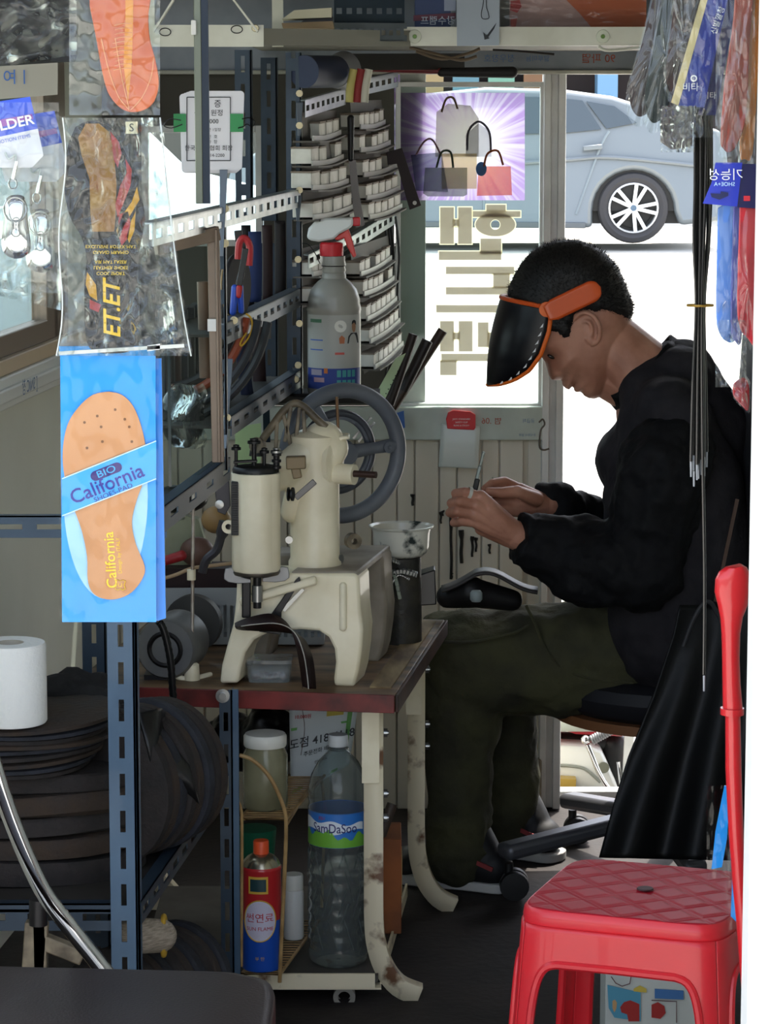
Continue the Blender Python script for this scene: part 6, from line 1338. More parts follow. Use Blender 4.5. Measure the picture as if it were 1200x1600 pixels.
# quilted seat: diamonds
def qz(x, y):
    a = (x+y)/.064; b = (x-y)/.064; fa_ = abs((a % 1)-.5)*2; fb = abs((b % 1)-.5)*2
    e = min(1-fa_, 1-fb); ridge = math.exp(-((1-max(fa_, fb))/.06)**2)
    return .0022*(min(e, .35)/.35)**.7+.0018*ridge
m = M(); NG = 170; idx = {}
for i in range(NG+1):
    for j in range(NG+1):
        x = (i/NG*2-1)*.130; y = (j/NG*2-1)*.130; k_ = (abs(x/.130)**7+abs(y/.130)**7)**(1/7)
        if k_ > 1: x /= k_; y /= k_
        idx[i, j] = len(m.v); m.v.append(V((scx+x*cos(sa)-y*sin(sa), scy+x*sin(sa)+y*cos(sa), SH-.0012+qz(x, y)*min(1, (1.0001-min(1, k_))/.02))))
for i in range(NG):
    for j in range(NG): m.f.append((idx[i, j], idx[i+1, j], idx[i+1, j+1], idx[i, j+1]))
seat_ = m.build('seat', rdt, stool, smooth=80)
M().lathe([(.0005, .0005), (.010, .0005), (.011, -.001), (.0005, -.001)], (scx, scy, SH+.0035), n=20).build('centre_hole', mat('hole_dark', '3a0c10', .5), stool)
# printed box seen through the stool
pb = thing('picture_box', (P(1010, 1560, 4.05).x, 4.05, 0), 'white box with colourful childlike pictures standing behind the red stool', 'box')
bx0 = P(946, 1560, 4.05).x; bx1 = P(1090, 1560, 4.05).x; bz_ = P(0, 1500, 4.05).z
M().box(((bx0+bx1)/2, 4.10, bz_/2), (bx1-bx0, .1, bz_)).build('carton', mat('carton_white', 'bfc3bd', .6), pb, bevel=.001)
def flat(par, pts, Y, mt, name, holes=None): M().prism([P(a, b, Y) for a, b in pts], (0, .0006, 0)).build(name, mt, par, smooth=0)
flat(pb, [(949, 1539), (1001, 1551), (1001, 1596), (960, 1590), (951, 1575)], 4.047, mat('sky_print', '4f93ad', .6), 'printed_panel')
flat(pb, [(969, 1574), (975, 1566), (985, 1563), (999, 1569), (999, 1596), (982, 1596), (980, 1585), (971, 1582)], 4.0465, mat('red_print2', '9f2a26', .6), 'printed_shape')
flat(pb, [(957, 1564), (961, 1562), (964, 1567), (963, 1576), (960, 1582), (957, 1575)], 4.0463, mat('peach_print', 'c09868', .6), 'printed_shape')
flat(pb, [(1023, 1545), (1068, 1548), (1068, 1562), (1023, 1560)], 4.047, mat('blue_print3', '3f6ea5', .6), 'printed_panel')
flat(pb, [(1018, 1570), (1028, 1566), (1038, 1572), (1040, 1583), (1032, 1592), (1018, 1590)], 4.047, mat('red_print2', ''), 'printed_shape')
flat(pb, [(990, 1545), (1000, 1540), (1010, 1545), (1010, 1551), (990, 1549)], 4.0468, mat('print_yellow', ''), 'printed_shape')
m = M()
for l in ([(1018, 1563), (1057, 1565), (1057, 1598)], [(955, 1526), (962, 1536), (972, 1541), (984, 1537), (986, 1526)]): m.tube([P(a, b, 4.0455) for a, b in l], .0007, 5)
m.build('printed_line', mat('print_maroon', '5a2a30', .6), pb, weld=False)
# ================= BROWN VINYL SEAT WITH CHROME ARM =================
bs_ = thing('vinyl_chair', (P(150, 1600, 3.1).x, 3.1, 0), 'dark brown vinyl seat with a bent chrome tube frame in the near corner', 'chair')
vz = .47; q0 = floor_pt(0, 1499, vz); q1 = floor_pt(395, 1512, vz)
vin_m = mat('brown_vinyl', '211416', .42, col2='1b1012', vscale=5, bump=.1, bscale=300, spec=.3)
pts = [(-.75, q0.y+.01), (q1.x-.05, q1.y), (q1.x-.01, q1.y-.012), (P(430, 1560, q1.y-.07).x, q1.y-.07), (P(430, 1560, q1.y-.07).x-.004, 2.86), (-.75, 2.83)]
pts = [(p.x, p.y) for p in smoothpath([V((a, b, 0)) for a, b in pts[1:5]], 6)]+[(-.10-.1, 2.78), (-.75, 2.78), (-.75, q0.y+.01)]
m = M(); inr = [(a*.985-.004, b-.004) for a, b in pts]; k = len(pts)
lay = [(0, vz-.055, pts), (0, vz-.012, pts), (0, vz-.003, inr), (0, vz+.0005, [(a-.01, b-.012) for a, b in inr])]
vs = [V((a, b, z_)) for _, z_, pl in lay for a, b in pl]
m.add(vs, [(i*k+j, i*k+(j+1) % k, (i+1)*k+(j+1) % k, (i+1)*k+j) for i in range(3) for j in range(k)]+[tuple(range(k))[::-1], tuple(3*k+j for j in range(k))])
m.build('seat', vin_m, bs_, smooth=60)
chrome = mat('chrome', 'd8d8d8', .08, metal=1)
M().tube(smoothpath([P(-40, 1090, 3.30), P(-12, 1190, 3.30), P(14, 1270, 3.31), P(42, 1340, 3.32), P(72, 1400, 3.33), P(110, 1450, 3.34), P(165, 1520, 3.36), P(230, 1610, 3.38)], 6), .0105, 16).build('arm_tube', chrome, bs_)
for (a, Y_) in ((380, 3.15), (60, 3.2), (380, 2.86), (60, 2.84)): x_ = P(a, 1500, Y_).x; M().cyl((x_, Y_, 0), (x_, Y_, vz-.055), .011).build('leg', chrome, bs_)
# ================= HANGING INSOLE PACKS (LEFT) =================
clr = film('bag_film', 'f8fbfb', .3, .06, .25, 9)
clr2 = film('bag_film_crumpled', 'f4f8f7', 2.2, .07, 1.0, 11, body=.02)
YH = 3.2
hookb = thing('hanging_rail', P(180, -60, YH), 'thin rod under the roof edge that the front packs hang from', 'rail')
M().cyl((-.75, YH-.005, P(0, -70, YH).z), (.8, YH-.005, P(0, -70, YH).z), .005).build('rod', darks, hookb)
for xx in (-.7, .75): M().cyl((xx, YH-.005, P(0, -70, YH).z), (xx, YH-.005, 2.115), .004).build('hanger', darks, hookb)
cal = thing('insole_pack', P(175, 970, YH), 'blue insole pack with diagonal band and gold lettering hanging on the left', 'insole pack')
def fl(par, pts, Y, mt, name, d=.0008, **k): return M().prism([P(a, b, Y) for a, b in pts], (0, d, 0)).build(name, mt, par, smooth=0, **k)
cyan = mat('card_blue', '0a8fe6', .35, coat=.3); cyan2 = mat('band_blue', '1f9ae0', .3, coat=.3)
fl(cal, [(100, 566), (252, 560), (259, 966), (247, 970), (110, 966)], YH+.012, mat('card_blue_rear', '0d78cf', .35, coat=.3), 'rear_card', .006)
fl(cal, [(94, 556), (243, 556), (244, 972), (97, 972)], YH, cyan, 'card', .002)
fl(cal, [(92, 541), (243, 541), (243, 556), (93, 556)], YH-.001, mat('card_blue_top', '1b86c9', .3, coat=.3), 'pouch_top', .004)
el = [(165+66*sin(a)*(1.0), 774-162*cos(a)) for a in [2*pi*i/48 for i in range(48)]]
fl(cal, el, YH-.0008, mat('pale_window', '9cc6e4', .4), 'oval_window', .0006)
ins_ = [(170, 612), (190, 617), (208, 635), (221, 668), (228, 705), (226, 745), (214, 780), (206, 815), (212, 850), (226, 885), (222, 905), (205, 926), (182, 936), (160, 935), (144, 925), (137, 905), (136, 870), (128, 830), (114, 790), (101, 745), (98, 705), (105, 665), (122, 637), (145, 617)]
ins_ = [(p.x, p.y) for p in smoothpath([V((a, b, 0)) for a, b in ins_+[ins_[0]]], 4)[:-1]]
io = fl(cal, ins_, YH-.003, mat('insole_tan', 'c98f62', .6, col2='bd8256', vscale=6), 'insole', .002)
m = M()
for a, b in ((152, 650), (158, 667), (160, 690), (195, 655), (202, 667), (206, 690), (132, 660), (136, 700), (180, 640)): m.lathe([(.0002, 0), (.0016, 0), (.0016, .0004), (.0002, .0004)], P(a, b, YH-.0032), (0, -1, 0), 8)
m.build('perforation', mat('perf', '7a5236', .6), io, smooth=0, weld=False)
fl(cal, [(97, 748), (244, 689), (244, 748), (97, 806)], YH-.0042, cyan2, 'band', .0008)
m = M(); m.bar(P(97, 748, YH-.005), P(244, 689, YH-.005), .001, .0012); m.bar(P(97, 806, YH-.005), P(244, 748, YH-.005), .001, .0012); m.build('band_line', mat('pale_line', 'b9dcf2', .4), cal, weld=False)
bd_u = (P(244, 689, YH)-P(97, 748, YH)).normalized(); bd_v = V((-bd_u.z, 0, bd_u.x))
navy = mat('print_navy', '')
c0 = P(166, 737, YH-.0052); m = M(); m.cap(c0-bd_u*.013, c0+bd_u*.013, .0055, .0055, 16)
m.v = [V((q.x, c0.y+(q.y-c0.y)*.05, q.z)) for q in m.v]; m.build('logo_pill', mat('print_purple', '33206b', .5), cal)
M().text('BIO', c0, bd_u, bd_v, .011, sx=1.3).build('lettering', mat('cyan_letter', '38a6e8', .5), cal, smooth=0, weld=False)
M().text('California', P(167, 757, YH-.0052), bd_u, bd_v, .0225, depth=.0002, sx=1.0, bold=.008).build('lettering', mat('print_purple2', '2a2c8a', .5), cal, smooth=0, weld=False)
M().text('SHOES-PAD', P(177, 770, YH-.0052), bd_u, bd_v, .0075, depth=.0002, sx=1.2).build('lettering', mat('print_purple2', ''), cal, smooth=0, weld=False)
gold = mat('gold_foil', 'd9b23a', .3, metal=.6, emit=0)
M().text('California', P(173, 875, YH-.0035), V((-.06, 0, 1)), V((-1, 0, -.06)), .0165, depth=.0003, bold=.01).build('lettering', gold, cal, smooth=0, weld=False)
M().text('Design by ITALY', P(186, 868, YH-.0035), V((-.06, 0, 1)), V((-1, 0, -.06)), .006, depth=.0003).build('lettering', gold, cal, smooth=0, weld=False)
em = [(180, 908), (184, 906), (188, 908), (192, 906), (196, 908), (194, 914), (196, 920), (192, 922), (188, 920), (184, 922), (180, 920), (182, 914)]
M().tube([P(a, b, YH-.004) for a, b in em], .0006, 5, closed=True).build('emblem', gold, cal); M().text('C', P(188, 914, YH-.004), V((-.06, 0, 1)), V((-1, 0, -.06)), .007).build('lettering', gold, cal, smooth=0, weld=False)
def bagfilm(par, x0, y0, x1, y1, Y, mt, amp=.004, fr=8, name='clear_bag', skew=0, n=40):
    return M().grid(lambda u, v: P(x0+(x1-x0)*u+skew*v, y0+(y1-y0)*v, Y+amp*(noise.noise(V((u*fr, v*fr*1.6, Y*9)))+.5*noise.noise(V((u*fr*3, v*fr*3, 4))))), n, int(n*1.8)).build(name, mt, par, smooth=180)
bagfilm(cal, 93, 541, 248, 972, YH-.012, clr, .005, 3)
# ET.ET pack
et = thing('insole_pack', P(180, 550, YH), 'black insole with ochre and flame pattern, gold lettering, in a crumpled clear bag', 'insole pack')
ei = [(118, 198), (135, 190), (155, 190), (176, 202), (195, 235), (211, 272), (222, 312), (226, 345), (219, 385), (215, 425), (217, 470), (216, 515), (206, 546), (180, 552), (150, 550), (136, 535), (132, 495), (132, 440), (135, 405), (128, 372), (110, 340), (101, 300), (101, 260), (107, 225)]
ei = [(p.x, p.y) for p in smoothpath([V((a, b, 0)) for a, b in ei+[ei[0]]], 4)[:-1]]
ib = fl(et, ei, YH-.002, mat('insole_black', '120f10', .22, coat=.5), 'insole', .004)
fl(et, [(134, 193), (155, 193), (170, 206), (178, 235), (182, 290), (180, 345), (178, 362), (144, 362), (141, 330), (140, 280), (128, 245), (122, 215)], YH-.0026, mat('ochre', '8f6b1f', .35, coat=.3, col2='7a4d1c', vscale=25), 'ochre_panel', .0005)
for pts_, c_ in (([(172, 205), (186, 222), (190, 240), (184, 262), (178, 250)], 'red'), ([(196, 248), (206, 265), (204, 290), (192, 320), (184, 340), (180, 320), (188, 290), (198, 270)], 'red'), ([(214, 292), (218, 312), (206, 332), (194, 352), (186, 372), (182, 360), (192, 335), (206, 315)], 'ylw'), ([(186, 335), (200, 330), (204, 350), (200, 372), (190, 384), (184, 365)], 'red'), ([(205, 345), (212, 330), (210, 360), (202, 380), (198, 370)], 'ylw'), ([(136, 425), (150, 445), (152, 470), (140, 462), (134, 445)], 'ylw'), ([(140, 468), (158, 476), (154, 488), (140, 482)], 'red')):
    fl(et, pts_, YH-.003, mat('flame_'+c_, {'red': '94201f', 'ylw': 'b8860f'}[c_], .3, coat=.3), 'flame_print', .0005)
M().text('ET.ET', P(176, 484, YH-.0035), V((.0, 0, 1)), V((-1, 0, 0)), .026, depth=.0003, shear=.25, bold=.02).build('lettering', gold, et, smooth=0, weld=False)
for i, t_ in enumerate(('EXCLUSIVE ROTEX-MAT', 'GRAND PIRAMID', 'AIR MAT LASER', 'LEATHER SHOES', 'COOL SPORT')):
    M().text(t_, P(173, 385+9*i+(6 if i > 1 else 0), YH-.0035), -X, -UPC, .0052, mirror=True, depth=-.0003).build('lettering', gold, et, smooth=0, weld=False)
fl(et, [(196, 190), (215, 190), (215, 209), (196, 209)], YH-.010, mat('sticker_cream', 'c9c0a0', .6), 'size_sticker', .0005)
M().text('S', P(205.5, 200, YH-.0108), X, UPC, .0125).build('lettering', pk, et, smooth=0, weld=False)
def etbag(u, v):
    xl = 98+8*sin(3*v*pi)*.6-10*v**3; xr = 250+18*sin(2.2*v)+34*v**3
    am = .008*(noise.noise(V((u*7, v*9, 1)))+.6*noise.noise(V((u*19, v*22, 3))))
    return P(xl+(xr-xl)*u, 184+(556-184)*v, YH-.014+am*(1+u))
M().grid(etbag, 60, 110).build('clear_bag', clr2, et, smooth=180)
M().grid(lambda u, v: etbag(u, v)+V((0, .03-.0*u, 0)), 40, 60).build('clear_bag_rear', clr2, et, smooth=180)
M().tube([etbag(0, i/40) for i in range(41)], .0009, 5).tube([etbag(1, i/40) for i in range(41)], .0009, 5).build('welded_seam', mat('seam_white', 'c9cfcb', .4), et, weld=False)
fl(et, [(230, 540), (250, 537), (250, 546), (230, 549)], YH-.016, mat('white_plastic', ''), 'zip_slider', .003)
m = M(); m.bar(P(92, 552, YH-.015), P(288, 540, YH-.015), .002, .004); m.build('zip_strip', mat('zip_clear', 'b9bcb6', .4), et)
# orange insole
og = thing('insole_pack', P(190, 178, YH), 'orange insole in a clear pack at the top left', 'insole pack')
oi = [(138, -60), (236, -60), (232, 20), (234, 60), (243, 95), (248, 130), (241, 158), (225, 172), (203, 175), (185, 166), (168, 143), (158, 105), (150, 60), (140, 10)]
oi = [(p.x, p.y) for p in smoothpath([V((a, b, 0)) for a, b in oi], 4)]
oo = fl(og, oi, YH-.002, mat('insole_orange', 'c8602c', .55, col2='bb5424', vscale=8), 'insole', .004, bevel=.001)
fl(og, [(196, -60), (208, -60), (208, 30), (206, 100), (200, 160), (193, 100), (196, 30)], YH-.0026, mat('insole_amber', 'd68a2c', .5), 'centre_stripe', .0005)
m = M()
for i in range(11): m.tube(smoothpath([P(178+2*sin(i), 40+7*i, YH-.003), P(190, 37+7*i, YH-.003), P(206, 40+7*i-3, YH-.003)], 4), .0005, 5)
for a in ([(158, 60), (170, 110), (185, 150), (202, 172)], [(240, 90), (236, 120), (222, 152), (204, 172)], [(180, 60), (190, 120), (202, 170)]): m.tube(smoothpath([P(x_, y_, YH-.003) for x_, y_ in a], 5), .0006, 5)
m.build('raised_rib', mat('insole_pale', 'e39a66', .5), oo, weld=False)
bagfilm(og, 108, -60, 250, 180, YH-.014, clr2, .006, 4); bagfilm(og, 108, -60, 250, 180, YH+.012, clr2, .005, 4, name='clear_bag_rear')
# key holder packs at far left
for kk, (dx, dy, Yk, lb_) in enumerate(((0, 0, 3.2, 'key ring shoehorn pack with blue header card, front one at the left edge'), (38, 22, 3.24, 'key ring shoehorn pack partly hidden behind the front one at the left edge'))):
    kp = thing('keyring_pack', P(30+dx, 400+dy, Yk), lb_, 'key ring pack')
    T_ = lambda a, b: (a+dx, b+dy)
    fl(kp, [T_(-50, 166), T_(47, 151), T_(59, 201), T_(-40, 222)], Yk, mat('header_blue', '2e4fc4', .35, coat=.3), 'header_card', .0008)
    fl(kp, [T_(-45, 195), T_(50, 178), T_(52, 186), T_(-44, 210)], Yk-.0006, mat('header_purple', '8a3f9c', .4), 'header_stripe', .0004)
    fl(kp, [T_(-40, 222), T_(59, 201), T_(68, 243), T_(50, 262), T_(-30, 262)], Yk+.0004, mat('header_white', 'cfcdd2', .5), 'lower_card', .0008)
    if kk == 0:
        uu = (P(59, 201, Yk)-P(-40, 222, Yk)).normalized(); vv = V((-uu.z, 0, uu.x))
        M().text('HOLDER', P(8, 196, Yk-.001), uu, vv, .015, sx=1.1, bold=.02).build('lettering', mat('white_ink', ''), kp, smooth=0, weld=False)
        M().text('PROMOTION ITEMS', P(14, 219, Yk-.001), uu, vv, .0055).build('lettering', mat('header_blue', ''), kp, smooth=0, weld=False)
    M().tube(smoothpath([P(*T_(x_, y_), Yk-.004) for x_, y_ in ((8, 238), (14, 248), (24, 242), (24, 252))], 4), .0012, 6).build('card_hook', mat('clear_hook', 'b5bab8', .3), kp)
    M().tube([P(*T_(26, 252), Yk-.006), P(*T_(20, 280), Yk-.006)], .0022, 8).build('clasp', chrome, kp)
    cc_ = P(*T_(24, 327), Yk-.006); M().tube([cc_+V((.0125*cos(a), 0, .0135*sin(a))) for a in [2*pi*i/28 for i in range(28)]], .0011, 6, closed=True).build('split_ring', chrome, kp)
    cc_ = P(*T_(20, 287), Yk-.006); M().tube([cc_+V((.0045*cos(a), 0, .006*sin(a))) for a in [2*pi*i/16 for i in range(16)]], .001, 6, closed=True).build('chain_link', chrome, kp)
    hs_o = [(9, 312), (16, 306), (33, 305), (40, 314), (44, 350), (48, 385), (42, 398), (28, 404), (12, 400), (3, 385), (5, 350)]
    hs_o = [(p.x, p.y) for p in smoothpath([V((a, b, 0)) for a, b in hs_o+[hs_o[0]]], 3)[:-1]]; m = M(); cxh = 25
    rings_ = [[P(*T_(cxh+(a-cxh)*f, 355+(b-355)*f), Yk-.004+.006*f*f) for a, b in hs_o] for f in (.02, .35, .7, 1)]
    k = len(hs_o); m.add([q for r_3 in rings_ for q in r_3], [(i*k+j, i*k+(j+1) % k, (i+1)*k+(j+1) % k, (i+1)*k+j) for i in range(3) for j in range(k)]); m.build('shoehorn', chrome, kp, solid=.001)
    bagfilm(kp, -60+dx, 160+dy, 92+dx*.4, 440+dy*.8, Yk-.012, clr2, .008, 4)
# draped plastic sheets at top left
dp = thing('plastic_sheet', P(50, 100, 3.3), 'crumpled clear plastic sheet draped at the top left corner', 'plastic sheet')
M().grid(lambda u, v: P(-30+150*u, -40+150*v*(1-.3*u)+20*u, 3.34+.03*noise.noise(V((u*5, v*5, 2)))), 50, 50).build('sheet', clr2, dp, smooth=180)
dp2 = thing('plastic_sheet', P(40, 450, 3.4), 'clear plastic sheet hanging diagonally below the key ring packs', 'plastic sheet')
M().grid(lambda u, v: P(-30+125*u, 415+40*v-25*u*(1-v)+30*u*v, 3.3+.02*noise.noise(V((u*6, v*3, 7)))), 40, 20).build('sheet', clr2, dp2, smooth=180)
bk_ = thing('awning_roll', P(40, 60, 3.6), 'dark rolled awning cloth in the top left corner', 'awning')
M().cyl(P(-80, 40, 3.7), P(112, 28, 3.7), .055, .055, 26).build('cloth_roll', mat('awning_dark', '17181b', .7, bump=.4, bscale=30), bk_); M().bar(P(95, -60, 3.55), P(95, 96, 3.55), .022, .012, (0, 1, 0)).build('strap', mat('strap_black', '0c0c0e', .6), bk_)
nb_ = thing('name_board', P(20, 150, 4.1), 'grey board with small blue writing behind the key ring packs', 'board')
M().prism([P(a, b, 4.1) for a, b in ((-40, 100), (90, 92), (90, 148), (-40, 158))], (0, .004, 0)).build('board', mat('board_grey', '9a968c', .6), nb_); M().text('동 여ㅣ', P(12, 122, 4.098), X, Z, .022).build('lettering', mat('clip_blue', ''), nb_, smooth=0, weld=False)
# ================= HANGING GOODS (RIGHT) =================
YQ = 3.02
def hang(name, label, pts, Y, mt, th_=.006, cat='insole', group=None, bag=True, extra=None):
    q = [P(a, b, Y) for a, b in pts]; c = sum(q, V())/len(q); t = thing(name, V((c.x, Y, min(p.z for p in q))), label, cat, group)
    sm_ = smoothpath(q+[q[0]], 4)[:-1]; M().prism(sm_, (0, th_, 0)).build('insole' if cat == 'insole' else 'body', mt, t, bevel=.001)
    if bag:
        xs = [a for a, b in pts]; ys = [b for a, b in pts]
        out_ = smoothpath([c+(p-c)*1.16 for p in q]+[c+(q[0]-c)*1.16], 4)[:-1]; cen = c+V((0, -.006, 0)); k = len(out_); rr_ = random.Random(len(label))
        m = M(); rg = [[cen+(p-cen)*f+V((0, rr_.uniform(-.004, .004)*(f > .2), 0)) for p in out_] for f in (.02, .25, .5, .75, 1)]
        m.add([x_ for r_4 in rg for x_ in r_4], [(i*k+j, i*k+(j+1) % k, (i+1)*k+(j+1) % k, (i+1)*k+j) for i in range(4) for j in range(k)]); m.build('clear_bag', clr2, t, smooth=180)
    return t
def tilt(x0, y0, x1, y1, w0, w1):
    d_ = V((x1-x0, y1-y0, 0)).normalized(); n_ = V((-d_.y, d_.x, 0)); out_ = []
    for s_ in (1, -1):
        seq = [(0, w0*.5), (.25, w0*.55), (.55, w0*.4+w1*.15), (.8, w1*.5), (.93, w1*.38), (1, w1*.12)]
        if s_ < 0: seq = seq[::-1]
        out_ += [(x0+(x1-x0)*t+n_.x*s_*w_, y0+(y1-y0)*t+n_.y*s_*w_) for t, w_ in seq]
    return out_
igr = 'dark insoles hanging at the top right'
hang('hanging_insole', 'dark brown insole in clear film, leftmost of the hanging cluster at top right', tilt(1050, -60, 999, 180, 30, 48), YQ+.05, mat('ins_brown', '2a1c1a', .45), group=igr)
hang('hanging_insole', 'black-green insole in crumpled film beside the leftmost brown one', tilt(1062, -60, 1022, 190, 30, 42), YQ+.03, mat('ins_green', '16211e', .35), group=igr)
hang('hanging_insole', 'dark brown flat insole hanging in the middle of the top right cluster', tilt(1082, -60, 1056, 150, 36, 40), YQ+.02, mat('ins_brown2', '33221e', .5), group=igr)
hang('hanging_insole', 'black insole behind the blue carded pack at top right', tilt(1110, -60, 1092, 178, 30, 40), YQ+.045, mat('ins_black', '0f0d0d', .4), group=igr)
bp_ = thing('carded_insole', P(1080, 165, YQ), 'navy blue carded insole pack with white logo and cream edge at top right', 'insole pack')
fl(bp_, [(1122, -60), (1150, -60), (1100, 168), (1060, 165)], YQ, mat('navy_card', '1a2f8a', .3, coat=.4), 'card', .002)
fl(bp_, [(1112, -60), (1122, -60), (1060, 165), (1049, 160)], YQ-.001, mat('cream_edge', 'c9b98a', .5), 'cream_edge', .003)
uu = V((.30, 0, .95)).normalized(); vv = V((-uu.z, 0, uu.x))
M().text('비타', P(1079, 137, YQ-.002), X, Z, .0095).build('lettering', mat('white_ink', ''), bp_, smooth=0, weld=False); M().text('O', P(1084, 123, YQ-.002), X, Z, .009, bold=.03).build('lettering', mat('white_ink', ''), bp_, smooth=0, weld=False)
M().text('신발깔창', P(1122, 32, YQ-.002), uu, vv, .008).build('lettering', mat('white_ink', ''), bp_, smooth=0, weld=False)
bagfilm(bp_, 1052, 0, 1128, 215, YQ-.012, clr2, .007, 4, n=30)
bp2 = thing('carded_insole', P(1105, 180, YQ+.02), 'second navy carded insole pack tucked behind the first at top right', 'insole pack')
fl(bp2, [(1150, -60), (1165, -60), (1118, 180), (1090, 180)], YQ+.02, mat('navy_card2', '141f5c', .3, coat=.4), 'card', .002); M().text('비타', P(1108, 150, YQ+.018), X, Z, .008).build('lettering', mat('white_ink', ''), bp2, smooth=0, weld=False)
wb_ = thing('film_bag', P(1060, 238, YQ), 'empty crumpled clear bag bottoms below the hanging insoles', 'bag')
M().grid(lambda u, v: P(1030+58*u-6*v*(u-.5), 165+73*v, YQ-.02+.012*noise.noise(V((u*6, v*6, 11)))), 40, 40).build('bag', clr2, wb_, smooth=180)
M().prism([P(a, b, YQ+.01) for a, b in ((1033, 166), (1083, 168), (1082, 228), (1050, 234), (1032, 222))], (0, .004, 0)).build('insole_tip', mat('insole_grey', '4a4444', .3, coat=.3), wb_, bevel=.001)
# laces
lcm = mat('lace_black', '0e0d0e', .28, coat=.4); lcg = mat('aglet', '8f9298', .25, coat=.3); rnd = random.Random(11)
hk_ = thing('lace_peg', P(1098, 150, YQ+.03), 'dark peg that the bundle of laces hangs from', 'peg'); M().cyl(P(1098, 176, YQ+.10), P(1098, 176, YQ+.02), .004).build('peg', darks, hk_)
places = ['leftmost', 'second', 'third', 'fourth', 'fifth', 'sixth', 'seventh', 'eighth', 'ninth', 'tenth', 'eleventh', 'rightmost']
for i in range(12):
    xt = 1086+2.3*i; xb = 1092+ (i-5.5)*2.2+rnd.uniform(-2, 2); yb = [745, 735, 760, 740, 750, 735, 748, 742, 1080, 738, 744, 730][i]; Y_ = YQ+.03+.004*(i % 4)
    mid = 1094+(i-5.5)*1.15
    pts = [P(xt, 176, Y_), P(xt, 290, Y_), P(xt-2+rnd.uniform(-2, 2), 380, Y_), P(mid, 478, Y_), P(mid+(xb-mid)*.6, 600, Y_), P(xb, yb-24, Y_)]
    if i == 8: pts = [P(xt, 176, Y_), P(xt-2, 300, Y_), P(mid, 478, Y_), P(1098, 700, Y_), P(1101, 900, Y_), P(1100, 1054, Y_)]; xb = 1100
    lc = M().tube(smoothpath(pts, 5), .0018, 7).build('shoelace', lcm); tag(lc, 'black shoelace, %s in the bundle hanging at right%s' % (places[i], ', reaching down longest' if i == 8 else ''), 'shoelace', 'black shoelaces hanging at right')
    M().cyl(P(xb, yb-24, Y_), P(xb, yb, Y_), .0013, .0010, 8).build('aglet', lcg, lc)
gbn = M().tube([P(1094, 477, YQ+.036)+V((.0135*cos(2*pi*k/24), .010*sin(2*pi*k/24), 0)) for k in range(24)], .0014, 6, closed=True).build('gold_band', mat('gold_band', 'a8843a', .3, metal=.6)); tag(gbn, 'thin golden band tied round the black laces', 'band')
# shoehorns and header cards at the right edge
YR2 = 2.86
for (nm, lb_, pts, Yc, mc) in (
    ('shoehorn', 'long red-orange plastic shoehorn in clear bag at the upper right edge', [(1150, -60), (1180, -60), (1172, 60), (1166, 180), (1152, 225), (1140, 238), (1130, 232), (1126, 215), (1132, 130), (1146, 30)], YR2+.02, mat('horn_red', '9c3a2a', .3, coat=.4)),
    ('shoehorn', 'amber plastic shoehorn behind the red-orange one at the right edge', [(1160, -60), (1190, -60), (1184, 120), (1176, 240), (1164, 248), (1156, 235), (1160, 100)], YR2+.035, mat('horn_amber', 'd97a1e', .3, coat=.4)),
    ('shoehorn', 'pale blue plastic shoehorn below the dark blue header card', [(1122, 325), (1156, 325), (1158, 500), (1150, 530), (1138, 535), (1124, 520), (1119, 480)], YR2+.02, mat('horn_blue', '4f7fd0', .3, coat=.4)),
    ('shoehorn', 'violet-blue plastic shoehorn between the pale blue and the red one', [(1146, 325), (1160, 325), (1160, 520), (1148, 532), (1142, 500)], YR2+.012, mat('horn_violet', '4b4fa0', .3, coat=.4)),
    ('shoehorn', 'bright red plastic shoehorn at the right edge below the header card', [(1156, 322), (1186, 322), (1186, 528), (1166, 526), (1156, 510), (1152, 470)], YR2+.004, mat('horn_bright', 'c42f3a', .3, coat=.4))):
    hang(nm, lb_, pts, Yc, mc, .003, cat='shoehorn', group='plastic shoehorns at the right edge')
hc = thing('header_card', P(1130, 325, YR2), 'dark blue header card with white mirrored writing at the right edge', 'card')
fl(hc, [(1118, 254), (1160, 254), (1152, 323), (1098, 318), (1112, 285)], YR2-.004, mat('card_navy', '1c2fa8', .35, coat=.3), 'card', .0008); fl(hc, [(1158, 256), (1186, 256), (1186, 326), (1152, 324)], YR2-.002, mat('card_navy_dark', '1a1b4a', .35, coat=.3), 'folded_card', .0008)
M().text('기능성', P(1134, 274, YR2-.0055), X, UPC, .0125, mirror=True).build('lettering', mat('white_ink', ''), hc, smooth=0, weld=False); M().text('SHOE+A', P(1132, 288, YR2-.0055), X, UPC, .0055, mirror=True).build('lettering', mat('pale_line', ''), hc, smooth=0, weld=False)
fl(hc, [(1110, 302), (1126, 303), (1126, 299), (1138, 301), (1138, 306), (1124, 312), (1112, 308)], YR2-.0056, mat('hole_navy', '101a4a', .5), 'hang_slot', .0003); fl(hc, [(1162, 306), (1172, 306), (1172, 314), (1162, 314)], YR2-.0036, mat('horn_bright', ''), 'red_print', .0003)
bagfilm(hc, 1118, 0, 1180, 256, YR2-.012, clr2, .004, 4, n=24, name='clear_bag')
rh = hang('small_red_horn', 'small dark red plastic piece in torn clear bag at the right edge', [(1146, 600), (1160, 590), (1170, 600), (1170, 640), (1160, 635), (1146, 618)], YR2+.03, mat('dark_red_plastic', '9c1d25', .35, coat=.3), .003, cat='shoehorn')
cb_ = thing('torn_bag', P(1140, 600, YR2+.02), 'torn clear bag hanging under the blue shoehorn', 'bag'); bagfilm(cb_, 1118, 500, 1166, 605, YR2-.004, clr2, .008, 4, n=24)
